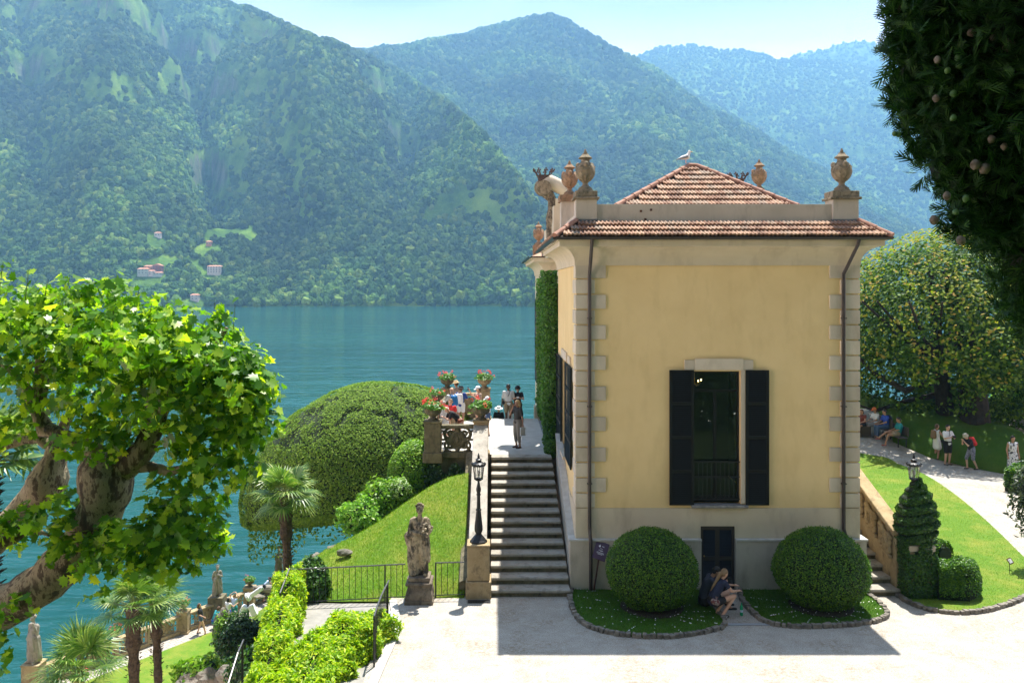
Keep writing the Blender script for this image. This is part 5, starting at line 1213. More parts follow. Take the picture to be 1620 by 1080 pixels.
def gull():
    b = AP1 + Vector((-.10, 0, .13)); t = thing('gull', 'white and grey gull standing on the peak of the pyramid roof', 'gull', b)
    q = lambda x, y, z: tuple(b + Vector((x, y, z)))
    WH = mat('white_feathers', (.75, .75, .74), .8); GRF = mat('grey_feathers', (.20, .22, .25), .8)
    blob('body', [(q(-.12, 0, .17), .06, q(.05, 0, .20), .085), (q(.05, 0, .20), .08, q(.11, 0, .32), .045), (q(.11, 0, .32), .045, q(.12, 0, .37), .045), (q(-.12, 0, .17), .05, q(-.24, 0, .13), .018)], WH, t, .011)
    blob('wing', [(q(.02, -.075, .20), .045, q(-.16, -.04, .15), .03), (q(-.16, -.04, .15), .03, q(-.30, -.0, .11), .012)], GRF, t, .010); blob('wing', [(q(.02, .075, .20), .045, q(-.16, .04, .15), .03), (q(-.16, .04, .15), .03, q(-.30, 0, .11), .012)], GRF, t, .010)
    OR = mat('orange_bill', (.75, .38, .04), .5); MB().tube([q(.15, 0, .365), q(.22, 0, .35)], [.014, .004], 6).build('beak', OR, t)
    for s in (-1, 1): MB().tube([q(.01, s * .03, .12), q(.01, s * .03, 0)], .007, 5).box(b.x - .0, b.x + .05, b.y + s * .03 - .015, b.y + s * .03 + .015, b.z, b.z + .006).build('leg', mat('pink_leg', (.6, .35, .3), .6), t)
    MB().ball(q(.135, -.038, .385), .008, 6, 5).build('eye', IRON, t)
gull()
# ================================================================ PLANTS
BOX = leafmat('box_leaf', (.02, .07, .004), (.055, .15, .007), (.17, .31, .015), .3)
BOXD = mat('plant_core', (.010, .022, .006), .95)  # near-black solid cores: shade among the leaves painted as a colour
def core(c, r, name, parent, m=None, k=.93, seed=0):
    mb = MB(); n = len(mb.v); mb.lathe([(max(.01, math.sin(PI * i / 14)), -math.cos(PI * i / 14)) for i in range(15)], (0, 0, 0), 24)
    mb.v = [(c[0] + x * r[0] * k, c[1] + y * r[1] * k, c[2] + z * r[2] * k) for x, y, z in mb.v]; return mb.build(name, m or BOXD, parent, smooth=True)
def box_ball(c, r, label, seed):
    t = thing('box_ball', label, 'clipped shrub', (c[0], c[1], .05), 0, 'clipped box balls before the villa')
    d = sphere_pts(30000); d = d[d[:, 2] > -.86]
    b = 1 + .05 * fbm(d[:, 0] * 4, d[:, 1] * 4, d[:, 2] * 4 + seed, 4) + .03 * fbm(d[:, 0] * 1.5, d[:, 1] * 1.5, d[:, 2] * 1.5 + seed, 2) + np.abs(RNG.normal(0, .026, len(d)))
    sh = np.where(d[:, 2] < -.2, 1 - .10 * (-.2 - d[:, 2]), 1)
    P = np.array(c) + d * np.array(r) * (b * sh)[:, None]
    V, f = scatter(*LEAF, P, d, RNG.uniform(.035, .055, len(P)), jitter=.65); build_np('foliage', V, f, BOX, t); core(c, r, 'shade_core', t, k=.95)
    MB().lathe([(.82, -.02), (.80, .03), (.3, .05)], (c[0], c[1], .05), 20).build('bare_soil', SOIL, t)
box_ball((4.05, 21.95, .98), (1.13, 1.08, 1.04), 'round clipped box shrub in the left grass bed beside the purple sign', 1)
box_ball((8.42, 22.0, .98), (1.15, 1.08, 1.04), 'round clipped box shrub in the right grass bed by the right corner', 2)
# daisies in the beds
DA = mat('daisy_white', (.8, .8, .78), .6)
P = []
for L in (BEDL, BEDR):
    T = [G(a, b) for a, b in L]; cx = sum(p.x for p in T) / len(T); cy_ = sum(p.y for p in T) / len(T)
    for i in range(110):
        a = random.choice(T); k = random.uniform(.15, .9) ** .7; P.append((cx + (a.x - cx) * k, cy_ + (a.y - cy_) * k, .095))
P = np.array(P); V, f = scatter([(math.cos(a), math.sin(a), 0) for a in np.linspace(0, 2 * PI, 6)[:-1]], [(0, 1, 2, 3, 4)], P, np.tile([0, -.3, 1], (len(P), 1)), .013, jitter=.2)
tag(build_np('daisies', V, f, DA), 'tiny white daisies scattered over the shaded grass beds', 'daisies', kind='stuff')
# grass blades
def blades(name, P, m, s0, s1, label):
    V, f = scatter([(-.09, 0, 0), (.09, 0, 0), (.03, .12, .62), (0, .3, 1.0)], [(0, 1, 2, 3)], P, np.tile([0, 0, 1.0], (len(P), 1)), RNG.uniform(s0, s1, len(P)), jitter=.35)
    return tag(build_np(name, V, f, m), label, 'grass', kind='stuff')
GB = leafmat('grass_blade', (.09, .20, .006), (.17, .31, .01), (.32, .38, .04), .3); GBS = leafmat('painted_shade_blade', (.04, .13, .008), (.07, .19, .012), (.12, .24, .02), .3)  # second blade colour is the first one darkened to carry shade
def poly_pts(poly, n):
    A = np.array(poly); out = []; lo, hi = A.min(0), A.max(0)
    q = RNG.random((n, 2)) * (hi - lo) + lo; ins = np.zeros(n, bool); x, y = q[:, 0], q[:, 1]
    for i in range(len(A)):
        (x1, y1), (x2, y2) = A[i], A[i - 1]; c = ((y1 > y) != (y2 > y)) & (x < (x2 - x1) * (y - y1) / (y2 - y1 + 1e-12) + x1); ins ^= c
    return q[ins]
Pb = []
for L in (BEDL, BEDR):
    P_ = tup(L); P_[0] = (P_[0][0], 23.2); P_[-1] = (P_[-1][0], 23.2); Pb.append(poly_pts(smooth_poly(P_, False, 5), 26000))
Pb = np.concatenate(Pb); blades('grass', np.column_stack([Pb, np.full(len(Pb), .048)]), GBS, .03, .06, 'short grass blades of the two beds, their shade put into the colour')
LA = P1 + P2 + [(P1[0][0] - .05, P2[-1][1]), (P1[0][0] - .12, P1[0][1] + .6)]
Pl = poly_pts(LA, 70000); blades('grass', np.column_stack([Pl, np.array([zr(y) for y in Pl[:, 1]]) + .038]), GB, .03, .065, 'short mown grass blades of the bright right lawn')
def hill_pts(n):
    me = bpy.data.objects['hillside_lawn'].data; me.calc_loop_triangles(); V = np.array([v.co[:] for v in me.vertices]); T = np.array([t.vertices[:] for t in me.loop_triangles])
    T = T[V[T].mean(1)[:, 2] > -.4]; a = np.linalg.norm(np.cross(V[T[:, 1]] - V[T[:, 0]], V[T[:, 2]] - V[T[:, 0]]), axis=1); c = RNG.choice(len(T), n, p=a / a.sum()); r = RNG.random((n, 2)); s = np.sqrt(r[:, :1]); q = V[T[c]]
    return q[:, 0] * (1 - s) + q[:, 1] * s * (1 - r[:, 1:]) + q[:, 2] * s * r[:, 1:]
blades('grass', hill_pts(50000), GB, .03, .075, 'mown grass blades on the hillside lawn left of the stairs')
# ---------------------------------------------------------------- hedges
def hedge(name, path, w, h, label, leafm, n, ls, cat='hedge', z=0.0, group=None, template=LEAF, rough=.08, hang=0, top_only=False, cm=None, jit=.8):
    """leafy hedge following path of (x, y, base z, height)"""
    Q = np.array(path, float); t = thing(name, label, cat, tuple(Q[0][:3]), 0, group)
    seg = np.linalg.norm(np.diff(Q[:, :3], axis=0), axis=1); cum = np.concatenate([[0], np.cumsum(seg)])
    s = RNG.random(n) * cum[-1]; c = np.stack([np.interp(s, cum, Q[:, k]) for k in range(Q.shape[1])], -1)
    d = np.stack([np.interp(s + .05, cum, Q[:, k]) - np.interp(s - .05, cum, Q[:, k]) for k in (0, 1)], -1); d /= np.linalg.norm(d, axis=1)[:, None] + 1e-9; nr = np.stack([d[:, 1], -d[:, 0]], -1)
    a = RNG.uniform(0, 1, n) * PI; sx_ = np.sign(np.cos(a)) * abs(np.cos(a)) ** .55; sz = np.sin(a) ** .6
    b = 1 + rough * 2.2 * fbm(s * 2.3, a * 1.5, 0, 4, 7) + RNG.normal(0, rough * .35, n)
    X = nr * (sx_ * w / 2 * b)[:, None]; hh = c[:, 3] * (.12 + .88 * sz * b) if Q.shape[1] > 3 else h * sz * b
    # ends
    e = RNG.random(n) < .08; off = np.where(e, np.where(RNG.random(n) < .5, 1, -1), 0)
    P = np.stack([c[:, 0] + X[:, 0], c[:, 1] + X[:, 1], c[:, 2] + hh], -1); N = np.stack([nr[:, 0] * sx_, nr[:, 1] * sx_, sz + .2], -1)
    V, f = scatter(*template, P, N, RNG.uniform(ls * .7, ls * 1.3, n), jitter=jit); build_np('foliage', V, f, leafm, t)
    mb = MB(); k = 10; prof = [(math.copysign(abs(math.cos(x)) ** .55, math.cos(x)) * w / 2 * .84, max(0.0, math.sin(x)) ** .6) for x in np.linspace(0, PI, k)]
    V2 = []
    for i in range(len(Q)):
        dd = Q[min(i + 1, len(Q) - 1)] - Q[max(i - 1, 0)]; dd = dd[:2] / (np.linalg.norm(dd[:2]) + 1e-9); nn = (dd[1], -dd[0]); H = Q[i][3] * .88
        for (o, zz) in prof: V2.append((Q[i][0] + nn[0] * o, Q[i][1] + nn[1] * o, Q[i][2] + (0 if zz == 0 else zz * H) - (.3 if zz == 0 else 0)))
    F2 = [(i * k + j, i * k + j + 1, (i + 1) * k + j + 1, (i + 1) * k + j) for i in range(len(Q) - 1) for j in range(k - 1)] + [tuple(range(k)), tuple(range((len(Q) - 1) * k, len(Q) * k))]
    mb.add(V2, F2).build('shade_core', cm or BOXD, t); return t
WIST = leafmat('bright_leaf', (.12, .27, .008), (.32, .46, .012), (.62, .64, .04), .45, tcol=(1.5, 1.7, .5))
LONG = ([(0, -.5, 0), (.16, -.15, .03), (.15, .2, .02), (0, .62, -.08), (-.15, .2, .02), (-.16, -.15, .03)], [(0, 1, 2, 3), (0, 3, 4, 5)])
def pathz(*a): return list(a)
hedge('hedge', [(-5.4, 22.5, -.3, 1.15), (-5.25, 21.5, -.5, 1.15), (-5.1, 20.4, -.85, 1.3), (-5.0, 19.2, -1.25, 1.4), (-4.95, 18.0, -1.7, 1.45), (-4.95, 16.8, -2.1, 1.5)], .85, 1, 'tall bright green hedge running down the left side of the paved path', WIST, 26000, .105, template=LONG, rough=.16)
hedge('hedge', [(-3.1, 20.3, -.3, .85), (-3.3, 19.7, -.4, .95), (-3.6, 19.1, -.55, 1.05), (-3.85, 18.4, -.75, 1.1), (-4.0, 17.5, -1.0, 1.15), (-4.2, 16.2, -1.5, 1.2)], 1.6, 1, 'wide yellow green hedge at the bottom of the picture beside the curved railing', WIST, 40000, .105, template=LONG, rough=.16)
DKL = leafmat('laurel_leaf', (.02, .06, .012), (.05, .13, .02), (.12, .24, .03), .2, rough=.3)
MIDL = leafmat('pittosporum_leaf', (.07, .18, .012), (.17, .32, .02), (.30, .42, .05), .35)
def bush(c, r, label, m, n, ls, name='shrub', cat='shrub', seed=0, rough=.1, template=LEAF, jit=.7, group=None, corek=.86, trunk=None):
    t = thing(name, label, cat, (c[0], c[1], c[2] - r[2]), 0, group); d = sphere_pts(n)
    b = 1 + rough * 2 * fbm(d[:, 0] * 2.5 + seed, d[:, 1] * 2.5, d[:, 2] * 2.5, 4) + RNG.normal(0, rough * .4, n); P = np.array(c) + d * np.array(r) * b[:, None]
    V, f = scatter(*template, P, d + [0, 0, .3], RNG.uniform(ls * .7, ls * 1.3, n), jitter=jit); build_np('foliage', V, f, m, t); core(c, r, 'shade_core', t, k=corek)
    return t
bush((-4.95, 22.85, .25), (.48, .45, .72), 'dark green shrub at the left end of the low railing', DKL, 3500, .11, seed=3, rough=.15)
# shrubs behind the ridge of the hillside lawn
q = W(656, 748, 29.6); bush((q.x, q.y, q.z - .2), (.92, .9, 1.32), 'clipped yellow green dome shrub just left of the terrace balustrade', MIDL, 16000, .075, seed=5, rough=.05)
q = W(615, 795, 28.6); bush((q.x, q.y, q.z), (.95, .7, .75), 'loose bright shrub below the clipped dome on the lawn crest', MIDL, 4500, .11, seed=6, rough=.22)
q = W(575, 818, 28.0); bush((q.x, q.y, q.z), (.75, .6, .55), 'low leafy shrub at the lower left end of the crest planting', leafmat('fresh_leaf', (.08, .20, .02), (.18, .36, .04), (.35, .50, .10), .4), 2800, .12, seed=7, rough=.25)
q = W(632, 775, 28.2); bush((q.x, q.y, q.z), (.32, .3, .35), 'small spiky tuft with white flowers on the lawn crest', leafmat('spiky_leaf', (.10, .22, .03), (.22, .36, .06), (.7, .75, .6), .3), 900, .13, seed=8, rough=.2, template=LONG)
IVY = leafmat('ivy_leaf', (.010, .035, .006), (.022, .065, .010), (.05, .12, .02), .15, rough=.4)
P = np.column_stack([RNG.uniform(-2.5, -.75, 3200), RNG.normal(29.0, .05, 3200) - .12, RNG.uniform(1.0, 2.55, 3200)]); P = P[P[:, 2] < 2.5 - .35 * (1 + vnoise(P[:, 0] * 3, 0, 0))]
t = thing('ivy', 'dark ivy covering the shaded wall under the front terrace balustrade', 'ivy', (-1.6, 29, 1)); V, f = scatter(*LEAF, P, np.tile([0, -1, .4], (len(P), 1)), .12, jitter=.5); build_np('foliage', V, f, IVY, t)
# ---------------------------------------------------------------- ivy columns on the lake side of the villa
IVYG = leafmat('column_leaf', (.03, .10, .008), (.07, .19, .014), (.14, .30, .03), .3)
def ivy_col(y, z0, z1, rx, ry, label, n):
    t = thing('climbing_plant', label, 'climber', (XL - .1, y, z0), 0, 'climbers clipped to the loggia columns')
    z = RNG.uniform(z0, z1, n); a = RNG.uniform(0, 2 * PI, n); k = 1 + .28 * fbm(a * 1.3, z * 1.6, y, 4) + RNG.normal(0, .07, n); k *= 1 - .5 * np.clip((z0 + .4 - z) / .4, 0, 1)
    P = np.column_stack([XL - .12 - 0 * z + np.cos(a) * rx * k, y + np.sin(a) * ry * k, z]); N = np.column_stack([np.cos(a), np.sin(a), 0 * a + .4])
    V, f = scatter(*LEAF, P, N, RNG.uniform(.06, .11, n), jitter=.7); build_np('foliage', V, f, IVYG, t)
    MB().tube([(XL - .1, y, z0), (XL - .1, y, z1 - .1)], rx * .72, 10).build('shade_column', BOXD, t)  # solid near-black column painting the shade inside the climber
ivy_col(30.6, TZ - .25, 8.35, .36, .42, 'nearest tall climber trained up the loggia beside the shutters', 15000)
ivy_col(33.2, TZ, 8.9, .30, .42, 'middle tall climber trained up the loggia', 10000)
ivy_col(36.2, TZ, 8.6, .30, .45, 'farthest tall climber trained up the loggia above the lake', 9000)
q = (XL - .3, 29.2, TZ + .12); bush(q, (.24, .3, .3), 'little round clipped shrub at the top of the stairs against the wall', IVYG, 1600, .06, seed=11, rough=.06)
# ---------------------------------------------------------------- spiral clipped ivy round the right lamp
def ivy_pier():
    t = thing('clipped_ivy', 'dark ivy clipped into a stacked spiral round the right lamp pier', 'topiary', (x1, 22.95, 0)); parts = []; c0 = np.array([x1 + .02, 22.95, 0])
    n = 13000; z = RNG.uniform(0, 1.56, n); a = RNG.uniform(0, 2 * PI, n); sq = 1 / np.maximum(abs(np.cos(a)), abs(np.sin(a))) ** .7; k = (.44 + .04 * fbm(a * 2, z * 3, 0, 3) + RNG.normal(0, .015, n)) * sq
    parts.append((np.column_stack([c0[0] + np.cos(a) * k, c0[1] + np.sin(a) * k, z]), np.column_stack([np.cos(a), np.sin(a), 0 * a + .2])))
    mb = MB()
    for i, (zc, r_, hh) in enumerate(((1.64, .50, .12), (1.88, .52, .13), (2.12, .50, .13), (2.36, .45, .13), (2.60, .36, .13), (2.80, .25, .12), (2.97, .14, .10))):
        n = int(4600 * r_ / .5); u = sphere_pts(n); b = 1 + RNG.normal(0, .03, n) + .06 * fbm(u[:, 0] * 3, u[:, 1] * 3, i, 3)
        tilt = .20 * u[:, 0]; ee = np.sign(u) * abs(u) ** .8
        parts.append((np.column_stack([c0[0] + ee[:, 0] * r_ * b + .03, c0[1] + ee[:, 1] * r_ * b, zc + ee[:, 2] * hh * b + tilt * .6]), u)); mb.ball((c0[0], c0[1], zc), 1, 16, 8, (r_ * .9, r_ * .9, hh * .85))
    P = np.concatenate([p for p, _ in parts]); N = np.concatenate([n for _, n in parts]); P = P[:]; 
    keep = ~((abs(P[:, 2] - 1.34) < .14) & (P[:, 1] < 22.8) & ((abs(P[:, 0] - (x1 - .20)) < .13) | (abs(P[:, 0] - (x1 + .36)) < .09)))
    V, f = scatter(*LEAF, P[keep], N[keep], RNG.uniform(.05, .08, keep.sum()), jitter=.6); build_np('foliage', V, f, leafmat('dark_clipped_leaf', (.015, .05, .008), (.035, .10, .012), (.09, .20, .02), .2), t)
    mb.tube([(c0[0], c0[1], 0), (c0[0], c0[1], 1.26)], .40, 12); mb.build('shade_core', BOXD, t)
ivy_pier()
HG = [(x1 + .55, 23.2, 0, .92), (x1 + .95, 22.75, 0, .92), (x1 + 1.15, 23.1, 0, .95), (x1 + 1.15, 24.0, 0, .95)]
hedge('hedge', [(11.75, 22.75, 0, .95), (12.4, 22.62, 0, .97), (12.62, 22.85, 0, .97), (12.72, 23.2, 0, .97)], .75, 1, 'low clipped box hedge running right from the ivy pier', BOX, 15000, .055, rough=.05)
hedge('hedge', [(11.7, 26.3, .08, 1.0), (12.1, 25.6, .06, 1.0), (12.5, 25.0, .04, 1.0), (12.85, 24.3, .02, .95)], .7, 1, 'inner clipped box hedge curving behind the low hedge by the ivy pier', BOX, 12000, .055, rough=.07)
q = GR(1412, 812); bush((11.75, 26.9, .75), (.36, .36, .42), 'small round box ball peeping over the golden parapet', BOX, 2500, .05, seed=12, rough=.04)
# ---------------------------------------------------------------- great clipped oak over the lake
OAK = leafmat('holm_oak_leaf', (.075, .15, .016), (.145, .245, .03), (.23, .33, .05), .25, rough=.7, spec=.15)
BARK = mat('bark', (.05, .04, .03), .95, (.14, .11, .08), 6, bs=.9, bscale=14, bdist=.04)
def oak():
    c = np.array([-5.5, 37.6, .2]); t = thing('clipped_oak', 'huge evergreen oak clipped into a smooth umbrella dome beside the lake', 'tree', (c[0] - .6, c[1], PZ))
    n = 170000; d = sphere_pts(n); d[:, 2] = np.where(d[:, 2] < -.15, -.15 + (d[:, 2] + .15) * .25, d[:, 2])
    # dome leaning down to the left, top flattened
    rx, ry, rz_ = 5.6, 4.4, 4.6
    x = d[:, 0] * rx; y = d[:, 1] * ry; z = np.where(d[:, 2] > 0, d[:, 2] ** .92 * rz_ * .84, d[:, 2] * 5.0)
    z = z - .62 * np.clip(-x / rx, 0, 1) ** 1.5 * 2.3 + .32 * np.clip(x / rx, 0, 1) * 1.0
    # branches part into clumps: pits between
    cl = fbm(x * .9, y * .9, z * .9, 3, 31, ridged=True); pit = np.clip((cl - .43) * 7, 0, 1) * (vnoise(x * .3, y * .3, z * .3, 8) > -.2); b = 1 - .14 * pit * RNG.random(n) - .015 * RNG.random(n) + .012 * fbm(x * 2.5, y * 2.5, z * 2.5, 3)
    P = c + np.column_stack([x, y, z]) * b[:, None]; N = np.column_stack([x / rx ** 1.2, y / ry ** 1.2, np.maximum(z, -.5) / rz_ + .15])
    keep = RNG.random(n) > .45 * pit * (d[:, 2] > -.1); P, N = P[keep], N[keep]
    V1 = scatter(*LEAF, P, N, RNG.uniform(.06, .11, len(P)), jitter=.28)
    m2 = 9000; u = sphere_pts(m2); x2 = u[:, 0] * rx * .93; y2 = u[:, 1] * ry * .93; z2 = -RNG.random(m2) ** 1.5 * (2.2 * (.5 + .5 * vnoise(x2 * .7, y2 * .7, 1)) + .5) - .62 * np.clip(-x2 / rx, 0, 1) ** 1.5 * 2.3
    rag = (vnoise(x2 * .8, y2 * .8, 3, 3) > -.25) & (x2 < 2.6); V2 = scatter(*LEAF, (c + np.column_stack([x2, y2, z2]))[rag], u[rag], .16, jitter=1)
    V, f = merge([V1, V2]); build_np('foliage', V, f, OAK, t)
    mb = MB(); V3 = []; nu, nv = 40, 20
    for a in range(nv + 1):
        for b_ in range(nu):
            th, ph = PI * a / nv, 2 * PI * b_ / nu; dx, dy, dz = math.sin(th) * math.cos(ph), math.sin(th) * math.sin(ph), math.cos(th)
            if dz < -.15: dz = -.15 + (dz + .15) * .1
            X_, Y_ = dx * rx, dy * ry; Z_ = dz ** .92 * rz_ * .84 if dz > 0 else dz * 5.0
            Z_ += -.62 * min(1, max(0, -dx)) ** 1.5 * 2.3 + .32 * max(0, dx)
            xx = min(c[0] + X_ * .955, -1.35); yy = c[1] + Y_ * .955
            if xx > -2.75: yy = max(yy, 37.5)
            V3.append((xx, yy, c[2] + Z_ * .955))
    mb.add(V3, [(a * nu + b_, a * nu + (b_ + 1) % nu, (a + 1) * nu + (b_ + 1) % nu, (a + 1) * nu + b_) for a in range(nv) for b_ in range(nu)]); mb.build('shade_core', mat('oak_core', (.016, .032, .008), .95), t, smooth=True)  # dark solid dome under the leaves, crown shade put into its colour
    tr = MB().tube([(c[0] - .4, c[1], PZ - .3), (c[0] - .5, c[1], PZ + 3), (c[0] - .2, c[1], -4.5), (c[0], c[1], -1)], [.55, .42, .36, .3], 12)
    for a, L in ((.3, 3.2), (1.5, 3.0), (2.6, 3.3), (3.8, 3.0), (5.0, 3.1)):
        tr.tube([(c[0] - .1, c[1], -3.2), (c[0] + L * .5 * math.cos(a), c[1] + L * .5 * math.sin(a), -1.2), (c[0] + L * math.cos(a), c[1] + L * math.sin(a), .3)], [.2, .14, .06], 8)
    tr.build('trunk', BARK, t)
oak()
# ---------------------------------------------------------------- magnolia like dome tree on the right
MAG = leafmat('evergreen_leaf', (.02, .055, .008), (.055, .12, .014), (.17, .25, .03), .3, rough=.6, spec=.2); MAG2 = leafmat('new_leaf', (.13, .20, .015), (.27, .30, .035), (.42, .26, .07), .4, rough=.7, spec=.15)
def right_tree():
    c = np.array([24.0, 42.6, 5.4]); t = thing('evergreen_tree', 'great domed evergreen with coppery new leaves behind the right corner of the villa', 'tree', (23.6, 42.5, 1.6))
    n = 95000; d = sphere_pts(n); rr = RNG.random(n) ** .28; x = d[:, 0] * 7.5 * rr; y = d[:, 1] * 6.0 * rr; z = np.where(d[:, 2] > 0, d[:, 2] * 6.0, d[:, 2] * 4.2) * rr
    cl = fbm(x * .55, y * .55, z * .55, 3, 5); keep = (cl + .35 * rr > .02) & ~((z < -1.0) & (fbm(x * .4, y * .4, z * .4, 2, 9) > .1))
    P = c + np.column_stack([x, y, z]); P, dd, rr, zz = P[keep], d[keep], rr[keep], z[keep]
    new = (rr > .93) & (zz > -1.5) & (RNG.random(len(P)) < .95 * np.clip((zz + 2.5) / 4, .12, 1)) & (vnoise(P[:, 0] * 1.5, P[:, 1] * 1.5, P[:, 2] * 1.5) > -.25)
    V, f = scatter(*LEAF, P[~new], dd[~new] + [0, 0, .5], RNG.uniform(.15, .24, (~new).sum()), jitter=.6); build_np('foliage', V, f, MAG, t)
    V, f = scatter(*LEAF, P[new] + dd[new] * .12, dd[new] + [0, 0, .6], RNG.uniform(.14, .22, new.sum()), jitter=.5); build_np('new_foliage', V, f, MAG2, t)
    q1, q2 = GR(1515, 712), GR(1572, 726); tr = MB()
    DB = mat('dark_bark', (.012, .010, .008), .95, (.03, .025, .02), 5, bs=.8, bscale=14)
    tr.tube([(q1.x, q1.y + 1.2, zr(q1.y) - .3), (q1.x + .05, q1.y + 1.2, 2.6), (q1.x - .1, q1.y + 1.5, 5), (q1.x - .2, q1.y + 2, 9)], [.50, .38, .30, .12], 14); tr.tube([(q2.x - .2, q2.y + 1.2, zr(q2.y) - .3), (q2.x - .1, q2.y + 1.4, 2.8), (q2.x - .2, q2.y + 2, 6), (q2.x - .6, q2.y + 3, 9)], [.85, .62, .45, .12], 14)
    tr.tube([(q1.x, q1.y + 1.3, 4.0), (q1.x - 1.8, q1.y + 1.2, 3.4), (q1.x - 3.2, q1.y + 1.4, 4.2), (q1.x - 4.4, q1.y + 1.8, 5.6)], [.2, .15, .1, .05], 8); tr.tube([(q1.x, q1.y + 1.5, 3.2), (q1.x - 1.3, q1.y + 2.4, 2.7), (q1.x - 2.8, q1.y + 2.2, 2.3), (q1.x - 3.6, q1.y + 2.0, 2.6)], [.16, .11, .08, .04], 8)
    for i in range(9):
        a = random.uniform(0, 2 * PI); L = random.uniform(2.5, 4.5); tr.tube([(q1.x + .2, q1.y + 1.6, 4.5), (q1.x + L * .5 * math.cos(a), q1.y + 2 + L * .5 * math.sin(a), 6), (q1.x + L * math.cos(a), q1.y + 2 + L * math.sin(a), 7.6)], [.15, .1, .04], 7)
    tr.build('trunk', DB, t)
right_tree()
VIVID = leafmat('vivid_leaf', (.12, .26, .02), (.28, .44, .04), (.48, .58, .12), .5)  # bright yellow-green leaf colour
for (px, py, Y, r, lb, mm, n) in ((1462, 672, 46.5, (1.5, 1, 1.0), 'bright green shrub behind the path left of the great trunk', VIVID, 6000), (1605, 670, 44.5, (1.5, 1, 1.5), 'bright leafy shrub right of the double trunk', VIVID, 7000), (1630, 640, 47, (2.0, 1.2, 1.8), 'tall bright shrub at the right picture edge behind the patterned dress', VIVID, 8000), (1430, 664, 43.3, (1.1, .6, .75), 'dark clipped hedge block behind the benches', DKL, 7000), (1500, 676, 47.2, (1.2, 1, .9), 'bright shrub seen just behind the great trunk', VIVID, 3500)):
    q = W(px, py, Y); bush((q.x, q.y, q.z), r, lb, mm, n, .16, seed=px, rough=.18)
q = W(1587, 716, 39.6); t = thing('agave', 'pale striped agave beside the dark trunk bank', 'agave', (q.x, q.y, q.z)); mb = MB()
for k in range(13):
    a = 2 * PI * k / 13; e = .5 + .6 * (k % 3) / 2; d = Vector((math.cos(a) * math.cos(e), math.sin(a) * math.cos(e), math.sin(e))); b = Vector((q.x, q.y, q.z)); mb.tube([b, b + d * .45, b + d * .8 + Vector((0, 0, -.05))], [.05, .07, .008], 5)
mb.build('leaves', mat('agave_leaf', (.55, .55, .32), .5, (.30, .38, .16), 4), t)
hedge('hedge', [(20.3, 33.6, .3, .95), (21.2, 32.4, .25, 1.0), (22.6, 31.6, .2, 1.0)], 1.1, 1, 'clipped box hedge at the right edge where the white path turns', BOX, 9000, .08, rough=.1)
q = W(1628, 786, 25.0); bush((q.x, q.y, q.z), (.45, .4, 1.0), 'dark spiky shrub poking in at the right edge beside the path', leafmat('grey_leaf', (.02, .035, .02), (.05, .07, .04), (.2, .24, .16), .15), 900, .16, seed=15, rough=.3, template=LONG, corek=.5)
MB().tube([(q.x, q.y, 0), (q.x, q.y, q.z)], .05, 6).build('stem', BARK, bpy.data.objects[[o.name for o in bpy.data.objects if o.name.startswith('shrub')][-1]])
# ---------------------------------------------------------------- palms
PALM = leafmat('palm_leaf', (.05, .12, .02), (.12, .21, .035), (.34, .40, .13), .3, rough=.4)
FIB = mat('palm_fibre', (.035, .022, .014), .95, (.10, .07, .045), 9, bs=1, bscale=25, bdist=.05)
def palm(base, top, label, nf=26, R_=1.15, tr=.22, seed=1, blade=.75, trunk_group='chusan palms of the lower garden', up=.0):
    t = thing('palm', label, 'palm', base, 0, trunk_group); rnd = random.Random(seed); base, top = Vector(base), Vector(top)
    if (top - base).length > .6:
        n = 24; pts = []; rad = []
        for i in range(n + 1):
            u = i / n; pts.append(base.lerp(top, u) + Vector((.06 * math.sin(u * 4), 0, 0))); rad.append(tr * (1 + .12 * math.sin(i * 2.1)) * (.85 + .35 * (u > .75)))
        mb = MB().tube(pts, rad, 12)
        for i in range(260):
            u = rnd.random(); a = rnd.uniform(0, 2 * PI); p = base.lerp(top, u); d = Vector((math.cos(a), math.sin(a), .5)); r_ = tr * 1.0; q = p + Vector((math.cos(a), math.sin(a), 0)) * r_; mb.tube([q, q + d * rnd.uniform(.05, .13)], [.022, .006], 4)
        mb.build('trunk', FIB, t)
    V, F = [], []; st = MB()
    for k in range(nf):
        a = 2 * PI * k * .382 + rnd.uniform(-.2, .2); e = rnd.uniform(-.55, 1.35) + up * .3; e = max(-.7, min(1.4, e)); L = R_ * rnd.uniform(.45, .62)
        d = Vector((math.cos(a) * math.cos(e), math.sin(a) * math.cos(e), math.sin(e))); hub = top + d * L; st.tube([top, top + d * L * .5 + Vector((0, 0, .03)), hub], [.022, .016, .012], 5)
        side = d.cross(Vector((0, 0, 1))).normalized(); upv = side.cross(d).normalized(); B = R_ * blade * rnd.uniform(.7, 1.05)
        for j in range(22):
            f = (j - 10.5) / 10.5 * 2.0; dr = (d * math.cos(f) + side * math.sin(f)).normalized(); w = side * math.cos(f) - d * math.sin(f); Lj = B * (.72 + .28 * math.cos(f * .6)); dz = -.16 * Lj * rnd.uniform(.2, 1.6)
            p0 = hub; p1 = hub + dr * Lj * .55 + upv * .05; p2 = hub + dr * Lj + Vector((0, 0, dz)); b = len(V)
            V += [p0 - w * .008, p0 + w * .008, p1 + w * .030, p1 - w * .030, p2]; F += [(b, b + 1, b + 2, b + 3), (b + 3, b + 2, b + 4)]
    st.build('stalks', mat('palm_stalk', (.12, .16, .04), .6), t)
    MB().add(V, F).build('fronds', PALM, t)
    return t
def pb(px, py, Y, zb, dx=0): q = W(px, py, Y); return (q.x + dx, q.y, zb), tuple(q)
b_, t_ = pb(453, 782, 28.5, -5, .0); palm(b_, t_, 'single palm before the great clipped oak, its trunk rising behind the hedge', 30, 1.08, .17, 2)
